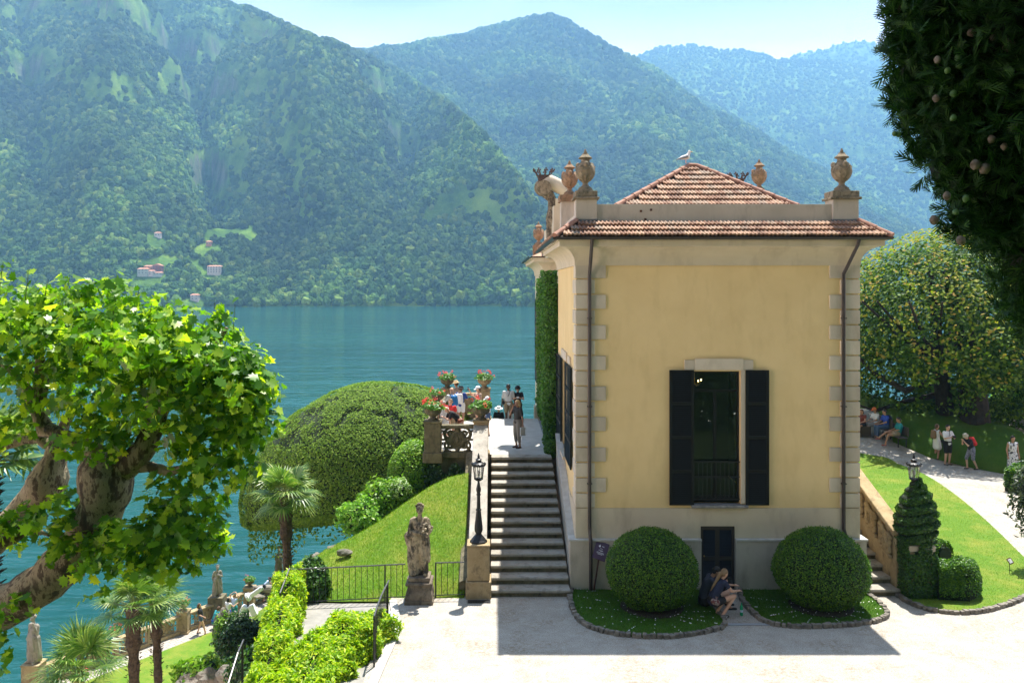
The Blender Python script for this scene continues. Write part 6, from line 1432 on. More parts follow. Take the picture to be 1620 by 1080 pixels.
b_, t_ = pb(212, 962, 33, PZ, -.1); palm(b_, t_, 'left one of the two tall palms standing close together', 26, 1.42, .24, 3)
b_, t_ = pb(247, 950, 34.5, PZ, .05); palm(b_, t_, 'right one of the two tall palms standing close together', 26, 1.42, .19, 4)
q = W(128, 1062, 35); palm((q.x, q.y, q.z - .4), tuple(q), 'low bushy palm at the bottom left corner', 34, 1.8, .2, 5, .8, up=1)
b_, t_ = pb(-22, 735, 11.5, 4.0, .0); palm(b_, t_, 'palm whose yellow green fronds reach in at the left edge', 22, .9, .12, 6)
# ---------------------------------------------------------------- rocks and plants on the banks
def rock(c, s, seed, m=ROCK):
    mb = MB().lathe([(max(.02, math.sin(PI * i / 10)), -math.cos(PI * i / 10)) for i in range(11)], (0, 0, 0), 14); V = np.array(mb.v); k = 1 + .45 * fbm(V[:, 0] * 1.6 + seed, V[:, 1] * 1.6, V[:, 2] * 1.6, 4, seed); V = V * k[:, None] * np.array(s) + np.array(c); mb.v = [tuple(p) for p in V]; return mb
def rocks(spec, name, label):
    for i, (px, py, Y, s, lb) in enumerate(spec):
        q = W(px, py, Y); o = rock(tuple(q), s, i + 3).build('rock', ROCK); tag(o, lb, 'rock', name)
rocks([(500, 880, 25.9, (.16, .2, .10), 'small dark rock at the lower tip of the lawn crest'), (545, 874, 24.9, (.24, .12, .10), 'rock outcrop breaking the grass of the hillside lawn'), (530, 866, 26.1, (.25, .2, .07), 'dark rocky rim where the hillside lawn meets the lake')], 'rocks on the hillside', '')
rocks([(352, 1000, 38.5, (.45, .4, 1.0), 'tall rough rock stump among ivy beside the lower lawn'), (378, 1010, 38.5, (.9, .6, .8), 'ivy grown rock mound beside the lower lawn'), (330, 1072, 33, (.45, .4, .35), 'dark rock at the bottom edge below the hedge'), (362, 1066, 31, (.4, .4, .35), 'mossy rock beside the sloping handrail'), (305, 1080, 33, (.6, .5, .4), 'low dark rock at the bottom edge of the lower lawn'), (425, 930, 45.5, (.9, .3, .18), 'pale rough rock rim along the top of the grassy bank'), (405, 942, 45.2, (.5, .3, .16), 'short rock rim left of the pale one on the grassy bank')], 'rocks on the lower bank', '')
q = W(382, 1012, 37.9); bush((q.x, q.y, q.z), (1.0, .8, 1.0), 'dark ivy hump beside the tall rock stump', IVY, 5500, .14, seed=31, rough=.25)
q = W(360, 1000, 38.2); bush((q.x, q.y, q.z), (.55, .5, .8), 'bright edged ivy spilling left of the rock stump', MIDL, 1800, .13, seed=32, rough=.3)
q = W(315, 1062, 33.5); bush((q.x, q.y, q.z), (.9, .6, .5), 'broad leaved shrub at the bottom edge by the lower lawn', MIDL, 1500, .2, seed=33, rough=.3)
q = W(410, 1050, 26.0); bush((q.x, q.y, q.z - .4), (.9, .8, .9), 'dark leafy tangle under the tall hedge beside the handrail', DKL, 3500, .14, seed=34, rough=.25)
# ================================================================ NEAR TREES
PLANE = leafmat('plane_leaf', (.035, .12, .008), (.13, .29, .014), (.38, .50, .05), .48, rough=.38, tcol=(2.0, 1.95, .55), spec=.3)
def plane_bark():
    m, t, p, o = newmat('plane_bark'); p.inputs['Roughness'].default_value = .9
    c = ramp(t, noise(t, 7, 6, mapping(t, (1, 1, .45)), .7), [(.38, (.05, .035, .02)), (.47, (.12, .085, .05)), (.51, (.36, .30, .19)), (.58, (.30, .24, .15)), (.62, (.12, .09, .055))])
    t.links.new(c, p.inputs['Base Color']); bump(t, p, noise(t, 14, 8, rough=.75), 1, .03); return m
def plane_tree():
    t = thing('plane_tree', 'old pollarded plane tree with mottled limbs and bright maple shaped leaves at the left', 'tree', (-7.2, 9.6, .5)); mb = MB()
    limbs = [([(-150, 1010, 9.6), (-60, 978, 9.5), (20, 955, 9.4), (75, 920, 9.3), (118, 872, 9.2), (150, 828, 9.1), (166, 785, 9.0), (168, 745, 9.0), (176, 722, 9.0)], [42, 40, 36, 34, 37, 36, 42, 44, 30]),
             ([(176, 742, 9.0), (205, 735, 8.95), (232, 708, 8.9), (246, 670, 8.9), (250, 620, 8.9), (240, 560, 9.0)], [30, 24, 20, 20, 17, 9]), ([(160, 722, 9.0), (132, 700, 9.1), (98, 688, 9.1), (68, 680, 9.2), (58, 650, 9.2), (66, 600, 9.3), (60, 540, 9.3)], [20, 13, 12, 13, 13, 12, 6]),
             ([(-40, 880, 9.9), (12, 838, 9.9), (48, 795, 9.9), (78, 760, 9.8), (88, 725, 9.8), (92, 700, 9.8), (120, 640, 9.8)], [26, 26, 30, 32, 22, 12, 6]), ([(205, 735, 8.95), (240, 738, 8.9), (268, 748, 8.9), (300, 740, 8.8), (330, 722, 8.8)], [10, 9, 9, 6, 3]),
             ([(-60, 885, 9.0), (0, 858, 9.0), (40, 845, 9.0), (90, 850, 9.0)], [11, 10, 6, 3]), ([(92, 705, 9.8), (60, 690, 9.8), (10, 700, 9.9), (-50, 690, 9.9)], [12, 10, 10, 8]), ([(246, 660, 8.9), (290, 600, 8.7), (330, 560, 8.6), (360, 520, 8.6)], [14, 9, 6, 3]),
             ([(60, 640, 9.2), (20, 590, 9.2), (-30, 540, 9.2)], [10, 7, 4]), ([(150, 850, 9.1), (200, 860, 8.9), (250, 870, 8.7), (300, 880, 8.6)], [14, 7, 5, 3])]
    for P, r in limbs:
        r = [q_ * .9 for q_ in r]; n = len(P); Q = [W(*P[0])]; rr = [r[0] * P[0][2] / FPX]
        for i in range(n - 1):
            a, b = W(*P[i]), W(*P[i + 1])
            for k in range(1, 5):
                f = k / 4; q = a.lerp(b, f) + Vector([.02 * float(vnoise(i + f * 2, P[0][0] * .1, j)) for j in range(3)]); Q.append(q); rr.append((r[i] * (1 - f) + r[i + 1] * f) * P[i][2] / FPX * (1 + .12 * float(vnoise(i * 1.7 + f * 2, P[0][0] * .3, 5))))
        mb.tube(Q, rr, 14)
    V = np.array(mb.v); V += .035 * fbm(V[:, 0] * 5, V[:, 1] * 5, V[:, 2] * 5, 3)[:, None] * np.array([1, .3, 1]); mb.v = [tuple(p) for p in V]
    tw = mb; base = MB(); tr = tw.tube([W(-150, 1010, 9.6), W(-260, 1060, 9.7), Vector((-7.3, 9.7, 2.5)), Vector((-7.4, 9.7, .0))], [.30, .34, .42, .5], 14)
    tw.build('trunk', plane_bark(), t, smooth=True)
    C = [(0, 500, 85, 9.4, 260), (60, 500, 70, 9.3, 200), (110, 505, 75, 9.2, 250), (175, 520, 80, 9.0, 300), (230, 550, 85, 8.9, 340), (285, 560, 78, 8.7, 310), (330, 560, 70, 8.6, 280), (375, 600, 62, 8.5, 240), (400, 640, 45, 8.5, 130), (395, 680, 40, 8.5, 100), (340, 650, 72, 8.7, 260), (270, 640, 80, 8.8, 260), (190, 620, 80, 9.1, 220), (100, 590, 85, 9.3, 240), (10, 600, 85, 9.4, 230), (330, 720, 55, 8.6, 130), (370, 740, 35, 8.5, 50), (140, 700, 42, 8.9, 70), (190, 690, 38, 8.8, 60),
         (20, 820, 38, 8.9, 60), (80, 820, 40, 8.8, 80), (110, 860, 35, 8.8, 50), (170, 870, 50, 8.7, 130), (230, 855, 52, 8.6, 150), (275, 815, 48, 8.6, 110), (300, 780, 45, 8.6, 80), (310, 860, 50, 8.6, 120), (265, 890, 32, 8.6, 45), (210, 885, 30, 8.6, 35), (0, 1000, 30, 8.8, 45), (20, 960, 22, 8.9, 15), (-10, 870, 30, 9, 20), (0, 1045, 20, 8.8, 12), (30, 680, 30, 9.0, 30), (345, 820, 22, 8.5, 14), (-60, 560, 90, 9.5, 150), (-60, 700, 60, 9.5, 60), (145, 1000 - 60, 14, 8.7, 5)]
    P = []; N = []
    for px, py, r, Y, n in C:
        c = np.array(W(px, py, Y)); m_ = max(3, int(n / 7)); sd = sphere_pts(m_); sr = (RNG.random(m_) ** .45 * r * Y / FPX)[:, None]; sc_ = c + sd * sr * [1, 1.6, .88]; n = int(n * 2.3); ix = RNG.integers(0, m_, n); d = sphere_pts(n); P.append(sc_[ix] + d * (RNG.random(n) ** .5 * .17)[:, None] * [1.1, 1.1, .8]); N.append(d * .9 + sd[ix] * .3 + [0, -.1, .8])
    # upright shoots above the crown
    sh = MB()
    for px, py, h in ((45, 430, 60), (5, 415, 50), (140, 450, 55), (185, 432, 75), (240, 480, 40), (290, 500, 55), (340, 478, 75), (372, 482, 95), (110, 440, 40), (410, 560, 60), (430, 600, 45), (220, 455, 50), (75, 445, 40), (265, 470, 60)):
        Y = 8.8; a = W(px - 8, py + h * 1.2, Y); b = W(px, py, Y); sh.tube([a, b], [.006, .003], 5)
        for k in range(16):
            f = .1 + .9 * k / 15; q = np.array(a.lerp(b, f)); P.append((q + RNG.normal(0, .045, 3))[None]); N.append(np.array([[RNG.normal(0, .6), -.3, .7]]))
    sh.build('shoots', mat('green_twig', (.10, .13, .03), .7), t)
    P = np.concatenate(P); N = np.concatenate(N); S = .045 + .115 * RNG.random(len(P)) ** 1.3; S[-224:] *= .75
    V, f = scatter(*MAPLE, P, N, S, spin=np.tile([1.0, 0, 0], (len(P), 1)) + RNG.normal(0, .7, (len(P), 3)), jitter=.7); build_np('foliage', V, f, PLANE, t)
plane_tree()
CYP = leafmat('cypress_leaf', (.010, .034, .009), (.020, .060, .014), (.05, .12, .02), .15, rough=.6, spec=.2)
def cypress():
    t = thing('cypress', 'very dark cypress hanging in at the top right with round cones', 'tree', (2.9, 3.4, 5.0))
    FR = []; FF = []
    for a, L, o in ((0, 1.0, 0), (.55, .62, .12), (-.55, .62, .12), (.5, .55, .38), (-.5, .55, .38), (.45, .38, .62), (-.45, .38, .62)):
        dx, dy = math.sin(a), math.cos(a); b = len(FR); w = .045; FR += [(-dy * w, o + dx * w, 0), (dy * w, o - dx * w, 0), (dx * L + dy * w * .5, o + dy * L, .04), (dx * L - dy * w * .5, o + dy * L, .04)]; FF.append((b, b + 1, b + 2, b + 3))
    C = [(1560, -80, 150), (1600, 40, 180), (1530, 60, 110), (1480, 20, 70), (1470, 110, 62), (1455, 160, 45), (1520, 170, 90), (1600, 180, 120), (1480, 215, 50), (1520, 260, 62), (1580, 270, 80), (1640, 300, 110), (1545, 315, 50), (1600, 350, 55), (1560, 365, 30), (1650, 400, 80), (1640, 470, 55), (1700, 200, 160), (1720, 20, 200), (1480, -60, 80), (1440, 60, 40), (1425, 10, 25), (1590, -200, 200), (1700, -250, 240), (1430, 150, 22), (1510, 350, 22), (1700, 480, 90)]
    P = []; N = []
    for px, py, r in C:
        Y = 3.0 + RNG.uniform(-.1, .12); c = np.array(W(px, py, Y)); n = int(r * r * .085) + 60; d = sphere_pts(n); rad = (RNG.random(n) ** .33 * r * 1.02 * Y / FPX)[:, None]; P.append(c + d * rad * [1, 1.1, 1.05]); N.append(d)
    P = np.concatenate(P); D = np.concatenate(N)
    # frond axis points outward and a little up: scatter uses axis B = N x A
    ax = D + RNG.normal(0, .45, D.shape) + [0, 0, -.1]; ax /= np.linalg.norm(ax, axis=1)[:, None]; nr = np.cross(ax, RNG.normal(0, 1, ax.shape))
    V, f = scatter(FR, FF, P, nr, RNG.uniform(.035, .075, len(P)), spin=np.cross(ax, nr) * -1, jitter=.05); build_np('foliage', V, f, CYP, t)
    cm = mat('cypress_core', (.004, .009, .004), .95)  # near-black balls paint the shade deep in the foliage
    mb = MB()
    for px, py, r in C:
        if r > 60: q = W(px, py, 3.05); mb.ball(q, r * .72 * 3.05 / FPX, 12, 8)
    mb.build('shade_core', cm, t)
    MB().tube([(2.9, 3.4, 5.0), (2.7, 3.3, 8), (2.5, 3.2, 10)], [.3, .22, .1], 10).build('trunk', BARK, t)
    CN = mat('cone_wood', (.09, .07, .05), .85, (.22, .18, .14), 40, bs=.6, bscale=70, bdist=.01); CG = mat('green_cone', (.06, .13, .03), .6, (.10, .18, .05), 30)
    for px, py, r, g in ((1596, 72, 9.5, 0), (1537, 52, 6.5, 0), (1483, 95, 5.5, 0), (1481, 156, 5.5, 0), (1569, 220, 6, 0), (1543, 261, 7.5, 0), (1558, 267, 8, 0), (1498, 310, 6, 0), (1424, 15, 5.5, 0), (1515, 92, 5, 1), (1517, 104, 5, 1), (1499, 112, 5, 1), (1508, 187, 5, 1), (1508, 148, 5, 1), (1456, 60, 4, 1), (1588, 232, 5, 0), (1528, 314, 5, 1), (1512, 336, 5, 1), (1478, 348, 7, 0), (1520, 380, 7, 0), (1432, 73, 4, 1), (1571, 60, 5, 0), (1422, 212, 4, 1), (1415, 212, 4, 1)):
        Y = 2.80 if px > 1460 else 2.95; q = W(px, py, Y); mb = MB().ball(q, r * Y / FPX, 10, 8, (1, 1, 1.1)); V = np.array(mb.v); V += .0035 * vnoise(V[:, 0] * 110, V[:, 1] * 110, V[:, 2] * 110)[:, None]; mb.v = [tuple(p) for p in V]; mb.build('cone', CG if g else CN, t, smooth=True)
cypress()
# wooded slope that rises behind the viewpoint
def behind():
    xs = np.linspace(-45, 60, 22); ys = [16.7, 12, 8, 5, 3, 0, -4, -8, -16, -26, -38, -50]; zs = [-.05, .9, 2.3, 4.2, 5.2, 6.5, 7.0, 8.5, 14, 22, 31, 40]
    V = [(x, y, z + (.3 * float(vnoise(x * .2, y * .2)) if z > 7 else -.0) - (6 * max(0, -x - 7) ** .8 * .4 if z < 9 else 0)) for y, z in zip(ys, zs) for x in xs]; F = [(j * 22 + i, j * 22 + i + 1, (j + 1) * 22 + i + 1, (j + 1) * 22 + i) for j in range(11) for i in range(21)]
    tag(link('wooded_slope', mesh_np('wooded_slope', V, F), mat('forest_floor', (.014, .030, .006), .95, (.03, .055, .010), 1), smooth=True), kind='structure')
    n = 42000; x = RNG.uniform(-42, 58, n); y = RNG.uniform(-46, -9, n); z = np.interp(-y, [8, 16, 26, 38, 50], [8.5, 14, 22, 31, 40]); cl = fbm(x * .16, y * .16, 0, 3, 77); h = RNG.random(n) ** .6 * (7 + 6 * cl)
    P = np.column_stack([x, y, z + h]); V, f = scatter(*LEAF, P, sphere_pts(n) + [0, 0, .4], RNG.uniform(.5, 1.0, n), jitter=.5)
    tag(build_np('woodland', V, f, DKL), 'dark woodland on the slope behind the viewpoint, mirrored in the window', 'woodland', kind='stuff')
behind()
def bank_shrubs():
    n = 14000; x = RNG.uniform(-2.5, 14, n); y = RNG.uniform(3.5, 9.5, n); zg = np.interp(y, [3, 5, 8, 12], [5.2, 4.2, 2.3, .9]); lim = EYE - .60 * y; h = np.minimum(RNG.random(n) * 1.1 * (.6 + fbm(x, y, 0, 3, 5)), lim - zg)
    P = np.column_stack([x, y, zg + np.maximum(h, 0)]); V, f = scatter(*LEAF, P, sphere_pts(n) + [0, .5, .5], RNG.uniform(.10, .2, n), jitter=.6)
    tag(build_np('shrubbery', V, f, leafmat('glossy_leaf', (.01, .03, .006), (.03, .07, .012), (.10, .18, .03), .2, rough=.15, spec=.8)), 'glossy shrubbery on the slope just below the viewpoint', 'shrubbery', kind='stuff')
bank_shrubs()
# ================================================================ PEOPLE
def cm_(name, c, rough=.85): return mat('cloth_' + name, c, rough)
SKIN = {'fair': mat('skin_fair', (.62, .36, .25), .55), 'tan': mat('skin_tan', (.42, .22, .14), .55), 'dark': mat('skin_dark', (.10, .05, .03), .5)}
HAIRM = {'blond': mat('hair_blond', (.55, .38, .17), .6, (.68, .50, .27), 30), 'brown': mat('hair_brown', (.09, .045, .02), .6), 'dark': mat('hair_dark', (.015, .011, .009), .5), 'grey': mat('hair_grey', (.35, .33, .30), .7), 'fairbrown': mat('hair_fairbrown', (.22, .14, .07), .6)}
BASE = dict(pel=(0, 0, .93), wst=(0, .0, 1.08), chest=(0, 0, 1.28), neck=(0, -.01, 1.44), head=(0, .02, 1.58),
            rs=(.175, 0, 1.38), re=(.235, -.03, 1.10), rw=(.24, .06, .86), ls=(-.175, 0, 1.38), le=(-.235, -.03, 1.10), lw=(-.24, .06, .86),
            rh=(.09, 0, .90), rk=(.10, .03, .49), ra=(.10, -.02, .08), lh=(-.09, 0, .90), lk=(-.10, .03, .49), la=(-.10, -.02, .08), look=(0, 1, -.05))
POSE = {
 'stand': {},
 'walk': dict(rk=(.10, .14, .50), ra=(.10, .20, .08), lk=(-.10, -.02, .49), la=(-.10, -.28, .12), rw=(.25, -.08, .88), lw=(-.25, .2, .9)),
 'phone': dict(re=(.30, .14, 1.30), rw=(.26, .28, 1.52), le=(-.24, .08, 1.12), lw=(-.16, .26, 1.30)),
 'mouth': dict(re=(.22, .18, 1.16), rw=(.05, .18, 1.44)),
 'camera': dict(re=(.25, .12, 1.14), rw=(.08, .28, 1.22), le=(-.25, .12, 1.14), lw=(-.08, .28, 1.22), look=(0, 1, -.35)),
 'overhead': dict(re=(.32, .0, 1.58), rw=(.12, .02, 1.74), le=(-.32, .0, 1.58), lw=(-.12, .02, 1.74)),
 'bent': dict(wst=(0, .08, 1.06), chest=(0, .24, 1.18), neck=(0, .36, 1.27), head=(0, .45, 1.36), rs=(.175, .30, 1.24), ls=(-.175, .30, 1.24), re=(.22, .42, 1.0), rw=(.10, .56, 1.08), le=(-.22, .42, 1.0), lw=(-.10, .56, 1.08), look=(0, 1, -.5), rk=(.12, .16, .50), ra=(.12, .12, .08), lk=(-.1, .0, .49), la=(-.1, -.2, .08)),
 'sit': dict(pel=(0, -.05, .52), wst=(0, -.05, .68), chest=(0, -.02, .88), neck=(0, .01, 1.04), head=(0, .05, 1.18), rs=(.175, 0, .98), ls=(-.175, 0, .98), re=(.22, .10, .74), rw=(.12, .34, .66), le=(-.22, .10, .74), lw=(-.12, .34, .66), rh=(.09, -.02, .50), rk=(.12, .42, .50), ra=(.12, .40, .08), lh=(-.09, -.02, .50), lk=(-.12, .42, .50), la=(-.12, .46, .08)),
 'sitcross': dict(pel=(0, -.05, .52), wst=(0, -.10, .66), chest=(0, -.14, .86), neck=(0, -.13, 1.02), head=(0, -.08, 1.16), rs=(.175, -.12, .96), ls=(-.175, -.12, .96), re=(.22, -.02, .74), rw=(.12, .22, .68), le=(-.22, -.02, .74), lw=(-.12, .22, .68), rh=(.09, -.02, .50), rk=(.06, .42, .60), ra=(-.05, .80, .36), lh=(-.09, -.02, .50), lk=(-.12, .42, .50), la=(-.12, .55, .08)),
 'squat': dict(pel=(0, -.20, .42), wst=(0, -.16, .58), chest=(0, -.03, .80), neck=(0, .07, .95), head=(0, .13, 1.08), rs=(.17, .04, .92), ls=(-.17, .04, .92), re=(.22, .22, .70), rw=(.12, .44, .66), le=(-.22, .22, .72), lw=(-.12, .46, .72), rh=(.10, -.16, .40), rk=(.13, .34, .54), ra=(.12, .02, .09), lh=(-.10, -.16, .40), lk=(-.13, .32, .56), la=(-.12, .0, .09), look=(-.1, 1, -.2)),
 'sitlow': dict(pel=(0, -.10, .16), wst=(0, -.08, .36), chest=(0, .02, .60), neck=(0, .12, .76), head=(0, .22, .88), rs=(.18, .08, .72), ls=(-.18, .08, .72), re=(.24, .28, .52), rw=(.10, .44, .66), le=(-.24, .28, .52), lw=(-.06, .46, .64), rh=(.09, -.06, .15), rk=(.16, .40, .46), ra=(.14, .52, .08), lh=(-.09, -.06, .15), lk=(-.16, .40, .46), la=(-.14, .52, .08), look=(0, 1, -.45)),
 'lean': dict(wst=(0, .10, 1.04), chest=(.05, .24, 1.16), neck=(.08, .34, 1.28), head=(.10, .40, 1.40), rs=(.22, .28, 1.22), ls=(-.12, .24, 1.24), re=(.30, .36, 1.00), rw=(.16, .50, 1.0), le=(-.26, .40, 1.05), lw=(-.2, .56, 1.0)),
 'back': dict(chest=(0, -.06, 1.28), neck=(0, -.10, 1.43), head=(0, -.09, 1.57), rs=(.17, -.07, 1.37), ls=(-.17, -.07, 1.37), re=(.24, -.02, 1.12), rw=(.20, .20, 1.0), le=(-.24, -.08, 1.12), lw=(-.25, -.02, .88), rk=(.10, .16, .50), ra=(.10, .26, .08), lk=(-.10, -.06, .49), la=(-.10, -.20, .08)),
}
PEOPLE = []
def person(loc, hd, label, h=1.7, pose='stand', top=None, sleeve=.5, bottom=None, leg=.45, skin='fair', hair='brown', hairlen=0, hat=None, dress=None, shoes=(.03, .025, .02), bag=None, fat=1.0, over=None, group='visitors in the villa garden'):
    """facing local +Y; hd = heading of local +Y measured from world +Y, counter-clockwise"""
    J = dict(BASE); J.update(POSE[pose]); J.update(over or {}); k = h / 1.7; c, s = math.cos(hd), math.sin(hd); o = Vector(loc)
    def T(p): return Vector((o.x + (p[0] * c - p[1] * s) * k, o.y + (p[0] * s + p[1] * c) * k, o.z + p[2] * k))
    def D(p): return Vector((p[0] * c - p[1] * s, p[0] * s + p[1] * c, p[2]))
    j = {a: T(b) for a, b in J.items() if a != 'look'}; look = D(J['look']).normalized(); side = D((1, 0, 0)); F = fat
    t = thing('person', label, 'person', loc, 0, group)
    def cap(a, ra, b, rb): return (a if isinstance(a, Vector) else j[a], ra * k, b if isinstance(b, Vector) else j[b], rb * k)
    def foot(a): d = D((0, 1, 0)); q = j[a]; return cap(q + Vector((0, 0, -.04 * k)) - d * .03 * k, .036, q + Vector((0, 0, -.052 * k)) + d * .14 * k, .026)
    def torso(g):
        A = []
        for sg in (1, -1):
            e = side * .05 * k * sg
            A += [cap(j['pel'] + e, (.105 + g) * F, j['wst'] + e * .8, (.092 + g) * F), cap(j['wst'] + e * .8, (.092 + g) * F, j['chest'] + e * 1.3, .105 + g), cap(j['chest'] + e * 1.3, .105 + g, j['rs' if sg > 0 else 'ls'] - e * .4, .052 + g)]
        return A
    hc = j['head']; up = (j['head'] - j['neck']).normalized(); f = (look - up * look.dot(up)).normalized(); rt = f.cross(up).normalized()
    B = torso(0) + [cap('neck', .05, hc, .048), cap(hc + up * .035 * k, .082, hc - up * .01 * k + f * .012 * k, .078), cap(hc - up * .055 * k + f * .03 * k, .052, hc - up * .075 * k + f * .05 * k, .036), cap(hc + f * .085 * k - up * .0 * k, .010, hc + f * .105 * k - up * .025 * k, .015)]
    for sg in (1, -1): B.append((hc + rt * .082 * k * sg - f * .005 * k, .018 * k, (.6, .9, 1.4)))
    for a, b, c_ in (('rs', 're', 'rw'), ('ls', 'le', 'lw')): B += [cap(a, .052, b, .038), cap(b, .038, c_, .026)]
    for a, b, c_ in (('rh', 'rk', 'ra'), ('lh', 'lk', 'la')): B += [cap(a, .088 * F, b, .056), cap(b, .056, c_, .036), foot(c_)]
    hands = MB()
    for e, w in (('re', 'rw'), ('le', 'lw')):
        d = (j[w] - j[e]).normalized(); sd = d.cross(Vector((0, 0, 1))); sd = sd.normalized() if sd.length > .05 else side; nm = sd.cross(d); q = j[w] + d * .045 * k
        B.append(cap(j[w], .026, j[w] + d * .07 * k, .03))
        for i in range(4):
            p0 = q + d * .04 * k + sd * (.024 - .016 * i) * k; L = (.05, .062, .058, .042)[i] * k; p1 = p0 + d * L * .6 - nm * .006 * k; hands.tube([p0 - d * .02 * k, p1, p1 + d * L * .35 - nm * .018 * k], [.0085 * k, .008 * k, .006 * k], 6)
        p0 = q + sd * .028 * k; hands.tube([p0, p0 + (sd * .6 + d * .8).normalized() * .035 * k, p0 + (sd * .4 + d).normalized() * .055 * k], [.010 * k, .009 * k, .007 * k], 6)
    blob('body', B, SKIN[skin], t, .0155, extra=hands)
    # eyes
    for sg in (1, -1):
        MB().ball(hc + f * .080 * k + rt * .032 * k * sg + up * .012 * k, .009 * k, 6, 5).build('eye', mat('eye_dark', (.02, .015, .01), .3), t)
    def lerp(a, b, u): return j[a].lerp(j[b], u)
    if top is not None:
        C = [x for x in torso(.014) if True] + [cap('chest', .09, 'neck', .05)]
        if sleeve > 0:
            for a, b, w in (('rs', 're', 'rw'), ('ls', 'le', 'lw')):
                C.append(cap(a, .068, lerp(a, b, min(1, sleeve * 1.4)), .058)) 
                if sleeve > .8: C.append(cap(b, .05, lerp(b, w, .8), .038))
        blob('shirt', C, top, t, .018)
    if dress is not None:
        C = torso(.016); u = leg
        for a, b in (('rh', 'rk'), ('lh', 'lk')): C += [cap(a, .12, lerp(a, b, u), .145)]
        C += [(lerp('rh', 'rk', u).lerp(lerp('lh', 'lk', u), .5), .13 * k, j['pel'], .14 * k)]; blob('dress', C, dress, t, .020)
    if bottom is not None:
        C = [cap('pel', .10, 'pel', .10)]
        for sg, a, b, a2 in ((1, 'rh', 'rk', 'ra'), (-1, 'lh', 'lk', 'la')):
            e = side * .05 * k * sg; C.append(cap(j['pel'] + e + Vector((0, 0, .05 * k)), .118 * F, a, .112 * F))
            if leg <= 1: C.append(cap(a, .112 * F, lerp(a, b, leg), .092 - .015 * leg))
            else: C += [cap(a, .112 * F, b, .078), cap(b, .078, lerp(b, a2, leg - 1), .062)]
        blob('shorts' if leg <= 1 else 'trousers', C, bottom, t, .018)
    if hair and hair != 'bald':
        C = [(hc + up * .045 * k - f * .018 * k, .091 * k, (1, 1, 1)), (hc + up * .0 * k - f * .035 * k, .085 * k, (1, 1, 1))]
        if hairlen: C += [cap(hc - f * .06 * k, .075, hc - f * .08 * k - up * hairlen * k, .05)] + [cap(hc - f * .02 * k + rt * .07 * k * sg, .035, hc - f * .03 * k + rt * .08 * k * sg - up * min(hairlen, .14) * k, .03) for sg in (1, -1)]
        blob('hair', C, HAIRM[hair], t, .014, disp=lambda co: .004 * fbm(co[:, 0] * 60, co[:, 1] * 60, co[:, 2] * 30, 2))
    def orient(mb, at):
        M_ = Matrix((rt, f, up)).transposed(); mb.v = [tuple(at + M_ @ (Vector(v_) * k)) for v_ in mb.v]; return mb
    if hat:
        kind, hm = hat; at = hc + up * .055 * k
        if kind == 'cap':
            b = MB().lathe([(.102, -.01), (.104, .02), (.09, .06), (.055, .088), (.01, .097)], (0, 0, 0), 16); b.add([(-.075, .06, .0), (.075, .06, .0), (.06, .165, -.018), (0, .185, -.02), (-.06, .165, -.018), (-.075, .06, .01), (.075, .06, .01), (.06, .165, -.008), (0, .185, -.01), (-.06, .165, -.008)], [(0, 1, 2, 3, 4), (5, 6, 7, 8, 9), (0, 1, 6, 5), (1, 2, 7, 6), (2, 3, 8, 7), (3, 4, 9, 8), (4, 0, 5, 9)])
        elif kind == 'brim': b = MB().lathe([(.19, -.02), (.195, -.012), (.11, .004), (.105, .03), (.092, .08), (.05, .098), (.01, .10)], (0, 0, 0), 20)
        else: b = MB().lathe([(.135, -.035), (.138, -.028), (.106, .0), (.10, .04), (.09, .075), (.01, .085)], (0, 0, 0), 18)
        orient(b, at).build('hat', hm, t, smooth=False)
    if shoes:
        sm = mat('shoe_%02d' % int(sum(shoes) * 30), shoes, .6)
        for a in ('ra', 'la'):
            d = D((0, 1, 0)); q = j[a]; blob('shoe', [cap(q + Vector((0, 0, -.05 * k)) - d * .03 * k, .040, q + Vector((0, 0, -.055 * k)) + d * .15 * k, .032)], sm, t, .015)
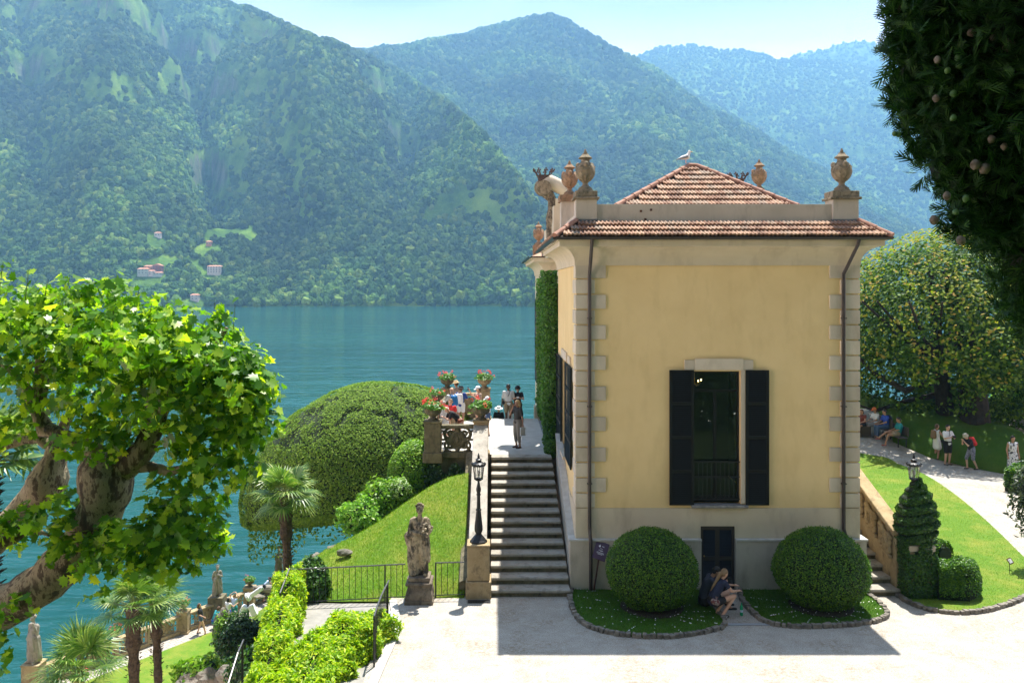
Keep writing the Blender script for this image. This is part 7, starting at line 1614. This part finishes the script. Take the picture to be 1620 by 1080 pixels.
    if bag:
        for kind, bm_, *rest in bag:
            bk = D((0, -1, 0)); th = (j['neck'] - j['pel']).normalized(); bn_ = (bk - th * bk.dot(th)).normalized(); cc = j['chest'].lerp(j['wst'], .25)
            if kind == 'backpack':
                blob('backpack', [(cc + bn_ * .17 * k + side * .06 * k * q_ + th * .12 * k, .085 * k, cc + bn_ * .18 * k + side * .07 * k * q_ - th * .13 * k, .10 * k) for q_ in (1, -1)], bm_, t, .022)
                st = MB()
                for q_ in (1, -1): st.tube([cc + bn_ * .1 * k + side * .1 * k * q_ + th * .2 * k, j['rs' if q_ > 0 else 'ls'] - side * .06 * k * q_ + Vector((0, 0, .062 * k)), j['rs' if q_ > 0 else 'ls'] - side * .05 * k * q_ + f * .09 * k - Vector((0, 0, .06 * k)), cc + side * .14 * k * q_ - th * .08 * k], .014 * k, 6)
                st.build('strap', bm_, t)
            elif kind == 'shoulder':
                q = j['pel'] + side * .17 * k * rest[0] + th * .06 * k + bk * .04 * k; blob('bag', [(q + bk * .06 * k, .075 * k, q - bk * .06 * k - th * .05 * k, .085 * k)], bm_, t, .02)
                MB().tube([q + th * .05 * k, j['chest'] + bk * .13 * k, j['ls' if rest[0] > 0 else 'rs'].lerp(j['neck'], .5) + Vector((0, 0, .075 * k)), j['chest'] - bk * .14 * k, q + th * .04 * k], .011 * k, 6).build('strap', bm_, t)
            elif kind == 'hand': w = j[rest[0]]; MB().obox(w - Vector((0, 0, .27 * k)), (.05 * k, .22 * k, .30 * k), hd).build('bag', bm_, t, bevel=.01); MB().tube([w - Vector((0, .06 * k, .13 * k)), w - Vector((0, 0, .05 * k)), w - Vector((0, -.06 * k, .13 * k))], .007, 5).build('bag_handle', bm_, t)
            elif kind == 'gadget': w = j[rest[0]]; dd = (w - j[rest[0][0] + 'e']).normalized(); MB().obox(w + dd * .11 * k + f * .02 * k, rest[1], hd).build(rest[2], bm_, t, bevel=.004)
    PEOPLE.append(t); return t
WHT = cm_('white', (.74, .74, .76)); BLK = cm_('black', (.012, .012, .014)); NAVY = cm_('navy', (.012, .018, .045)); KHA = cm_('khaki', (.30, .23, .14)); DEN = cm_('denim', (.06, .10, .20)); BLU = cm_('blue', (.02, .16, .42)); RED = cm_('red', (.65, .03, .03))
BEI = cm_('beige', (.44, .32, .25)); GRYC = cm_('taupe', (.25, .22, .20)); DGR = cm_('charcoal', (.05, .045, .04)); STR = mat('straw', (.62, .48, .28), .8); LBR = cm_('leather', (.20, .05, .02), .5); TEAL = cm_('teal', (.02, .25, .28)); TAN = cm_('tanbag', (.22, .13, .07)); LTB = cm_('lightblue', (.42, .52, .66)); ROY = cm_('royal', (.03, .08, .45))
def at(px, py, z=TZ): return tuple(G(px, py, z))
def atY(px, Y, z=TZ): return ((px - VX) * Y / FPX, Y, z)
L_, R_2 = PI / 2, -PI / 2          # facing left (-X) / right (+X) in the photo; PI faces the viewer
person(at(819, 708), PI - .95, 'blonde woman in dark top and grey cropped trousers with hand at her mouth, holding a white bag', 1.69, 'mouth', DGR, .5, GRYC, 1.62, 'tan', 'blond', .13, shoes=(.08, .03, .02), bag=[('hand', mat('white_plastic', (.7, .7, .7), .5), 'lw')], over=dict(lw=(-.27, -.02, .88)))
bpy.data.objects[PEOPLE[-1].name]['label'] = 'blonde woman in dark top and grey trousers, hand at mouth, alone on the terrace'
person(at(772, 689), L_ + .2, 'girl in white cap and denim shorts standing behind the right front geranium bowl', 1.48, 'camera', WHT, .3, DEN, .45, 'fair', 'brown', 0, ('cap', WHT), shoes=(.1, .12, .2))
person(atY(757, 34.4), L_ + .5, 'woman in white cap and beige top holding a phone up at arm length', 1.66, 'phone', BEI, .2, KHA, .5, 'fair', 'brown', .05, ('cap', WHT), bag=[('gadget', IRON, 'rw', (.075, .012, .14), 'phone')])
person(atY(715, 33.5), L_ - 1.0, 'bald man in white shirt and white trousers wearing a bright blue backpack', 1.72, 'camera', WHT, .5, WHT, 1.6, 'fair', 'bald', 0, bag=[('backpack', BLU)])
person(atY(722, 35.8), .8, 'person in a straw boater with dark band by the left rear geranium bowl', 1.72, 'stand', BEI, .3, KHA, .5, 'tan', 'brown', 0, ('brim', STR))
person(atY(729, 34.7), -.3, 'person seen from behind in blue shirt, white shorts and small black hat', 1.63, 'camera', BLU if False else cm_('blue2', (.02, .06, .28)), .5, WHT, .6, 'tan', 'brown', 0, ('bucket', BLK), bag=[('backpack', WHT)])
person(atY(702, 31.0), PI + .4, 'fair haired woman in a white dress at the far left of the group', 1.53, 'stand', None, 0, None, .9, 'fair', 'grey', 0, dress=WHT)
person(atY(713, 31.5), PI - .2, 'curly haired person in red shirt behind the bending bald man', 1.54, 'stand', RED, .4, KHA, .5, 'fair', 'fairbrown', .02)
person(atY(726, 30.4), L_ + .3, 'bending bald man in black shirt with a brown leather shoulder bag', 1.66, 'bent', BLK, .5, KHA, .5, 'fair', 'bald', 0, bag=[('shoulder', LBR, -1)])
person(atY(804, 37.1, 2.23), PI + .15, 'tall man in white t-shirt and khaki shorts climbing the rear steps', 1.80, 'walk', WHT, .55, KHA, .75, 'dark', 'dark', 0, fat=1.12, bag=[('shoulder', BLK, 1)])
person(atY(819, 37.3, 2.23), PI, 'woman in black hat and black v-neck top holding a small camera', 1.70, 'camera', BLK, .4, BLK, 1.5, 'fair', 'dark', .04, ('bucket', BLK), bag=[('gadget', WHT, 'rw', (.10, .04, .07), 'camera')])
person(atY(789, 39.5, 1.07), PI, 'person in white sun hat and black top, head and shoulders above the terrace edge', 1.66, 'stand', BLK, .6, BLK, 1.5, 'fair', 'dark', 0, ('brim', WHT))
person(atY(806, 38.6, 1.69), PI + .3, 'figure in white half hidden behind the legs of the tall man', 1.45, 'stand', WHT, .4, WHT, 1.5, 'fair', 'brown', 0)
# couple by the basement door
wl = G(1149, 978); wl.y += .02
person((5.66, 21.42, 0), R_2 + .25, 'woman with long braid squatting in dark top and shorts beside a seated man', 1.68, 'squat', cm_('midnight', (.016, .022, .055)), .35, BLK, .42, 'fair', 'fairbrown', 0, shoes=(.02, .02, .02), bag=[('shoulder', mat('patterned_bag', (.12, .03, .03), .8, (.30, .26, .24), 18, .5, .55), 1)])
wp = PEOPLE[-1]; hb = Vector((5.66 + .02, 21.42, 1.08)); blob('braid', [(hb + Vector((-.02, -.0, .0)), .055, hb + Vector((-.10, -.04, -.14)), .04), (hb + Vector((-.10, -.04, -.14)), .04, hb + Vector((-.20, -.05, -.30)), .032), (hb + Vector((-.20, -.05, -.30)), .03, hb + Vector((-.26, -.04, -.42)), .012)], HAIRM['fairbrown'], wp, .012)
sw_ = MB()
for i in range(3): sw_.obox((5.74 + .03 * i, 21.36 - .078, .045), (.014, .004, .05), .2, 0, .5)
sw_.build('shoe_stripes', WHT, wp)
person((5.50, 22.05, 0), R_2 - .05, 'dark haired man in charcoal shirt sitting on the ground beside the basement door', 1.78, 'sitlow', cm_('ink', (.05, .055, .08)), .6, BLK, 1.5, 'tan', 'dark', 0, shoes=(.02, .02, .02), bag=[('gadget', IRON, 'rw', (.14, .09, .09), 'camera')])
q = G(1173, 973); t = thing('bottle', 'green plastic water bottle standing on the gravel before the couple', 'bottle', (q.x, q.y, 0)); GP = mat('green_plastic', (.02, .30, .14), .15); MB().lathe([(.036, .001), (.04, .02), (.04, .16), (.036, .17), (.04, .18), (.038, .23), (.014, .28), (.014, .30)], (q.x, q.y, 0), 14).build('body', GP, t); MB().lathe([(.016, .30), (.016, .32)], (q.x, q.y, 0), 10).build('cap', GP, t); MB().lathe([(.0405, .09), (.0405, .15)], (q.x, q.y, 0), 14).build('label_band', LTB, t)
# --- visitors on the right
BW = mat('bench_wood', (.05, .035, .025), .7)
def bench(p, lb):
    t = thing('garden_bench', lb, 'bench', p, 0, 'dark garden benches under the trees'); x, y, z = p
    MB().box(x - .2, x + .22, y - .8, y + .8, z + .41, z + .45).build('seat', BW, t); MB().box(x + .22, x + .26, y - .8, y + .8, z + .5, z + .9).build('backrest', BW, t)
    for a in (-.18, .18):
        for b in (-.7, .7): MB().box(x + a - .02, x + a + .02, y + b - .02, y + b + .02, z, z + .41).build('leg', IRON, t)
def gr3(px, py, dx=0): p = GR(px, py); return (p.x + dx, p.y, p.z)
b1 = gr3(1392, 690); bench(b1, 'dark bench seating the man in the orange cap and his neighbour'); b2 = gr3(1416, 703); bench(b2, 'nearer dark bench seating the visitor in teal')
person((b1[0] - .05, b1[1] + .35, b1[2]), L_ + .2, 'seated man in orange cap and grey trousers on the farther bench', 1.7, 'sit', WHT, .5, cm_('greytrouser', (.34, .32, .30)), 1.85, 'tan', 'brown', 0, ('cap', cm_('orange', (.65, .16, .05))))
person((b1[0] + .1, b1[1] - .35, b1[2]), L_ + .1, 'seated visitor in blue shirt and jeans on the farther bench', 1.72, 'sit', ROY, .5, DEN, 1.85, 'tan', 'dark', 0, bag=[('backpack', NAVY)])
person((b2[0] - .02, b2[1] - .2, b2[2]), L_ - .05, 'seated visitor in teal shirt with bare legs crossed on the nearer bench', 1.72, 'sitcross', TEAL, .6, KHA, .5, 'tan', 'dark', 0, shoes=(.3, .06, .04))
p_ = gr3(1364, 688); MB().box(p_[0] - .3, p_[0] + .3, p_[1] - .3, p_[1] + .5, p_[2], p_[2] + .45).build('stone_block', BW); tag(bpy.data.objects['stone_block'], 'dark low seat just right of the villa corner', 'seat'); person(p_, L_ + .6, 'seated visitor in dark red glimpsed just past the villa corner', 1.6, 'sit', cm_('maroon', (.15, .03, .02)), .3, BLK, .5, 'tan', 'brown', .1)
person(gr3(1482, 726), R_2 + .15, 'woman in short white dress with a tan backpack on the right path', 1.56, 'camera', None, 0, None, .75, 'tan', 'brown', .02, dress=WHT, bag=[('backpack', TAN)])
person(gr3(1499, 735), PI + .25, 'man in white t-shirt and black shorts holding a camera on the right path', 1.76, 'camera', WHT, .55, BLK, .85, 'fair', 'dark', 0, fat=1.12, bag=[('gadget', IRON, 'rw', (.13, .1, .09), 'camera'), ('shoulder', BLK, 1)])
person(gr3(1537, 742), L_ + .1, 'stooping man in sun hat, black shirt and checked shorts with red backpack', 1.62, 'bent', BLK, .5, mat('checked_cloth', (.12, .13, .20), .9, (.30, .30, .36), 26, .45, .55), 1.12, 'fair', 'grey', 0, ('bucket', cm_('stone', (.45, .40, .32))), bag=[('backpack', RED)], over=dict(wst=(0, .04, 1.08), chest=(0, .12, 1.25), neck=(0, .20, 1.38), head=(0, .27, 1.49), rs=(.175, .16, 1.33), ls=(-.175, .16, 1.33), re=(.2, .3, 1.1), rw=(.06, .4, 1.3), le=(-.2, .3, 1.1), lw=(-.06, .4, 1.28)))
person(gr3(1602, 752), PI, 'woman in a long black and white patterned dress at the right edge', 1.66, 'stand', None, 0, None, 1.2, 'tan', 'dark', .02, dress=mat('patterned_cloth', (.65, .65, .68), .85, (.03, .03, .05), 14, .52, .55))
# --- visitors on the promenade
person(at(318, 1002, PZ), R_2 + .1, 'girl in black t-shirt and short denim shorts leaning back on the promenade', 1.68, 'back', BLK, .5, DEN, .28, 'fair', 'brown', .12)
person(at(343, 993, PZ), R_2 + .9, 'crouching photographer with a camera beside the block of the statue', 1.65, 'squat', TEAL, .5, ROY, 1.6, 'fair', 'brown', .05, bag=[('gadget', IRON, 'rw', (.12, .1, .09), 'camera')])
person(at(361, 991, PZ), -.5, 'girl in white vest and royal blue shorts seen from behind', 1.62, 'stand', WHT, .15, ROY, .4, 'fair', 'dark', .10, over=dict(re=(.3, .1, 1.2), rw=(.35, .3, 1.3)))
person(at(371, 984, PZ), -.3, 'girl in pale top and teal shorts with arms behind her head', 1.62, 'overhead', LTB, .2, TEAL, .6, 'fair', 'fairbrown', .05)
q = bpt(BL - 3.2, .3); person((q.x, q.y, PZ + .15), R_2 + .3, 'visitor with dark curly hair in pale blue top leaning on the far balustrade', 1.60, 'lean', LTB, .4, NAVY, .8, 'tan', 'dark', .05, ('brim', BLK))
person(at(163, 1052, PZ), .4, 'sunbathing visitor with brown hair half hidden by the bottom palm', 1.55, 'camera', BEI, .1, BEI, .4, 'tan', 'brown', .05)
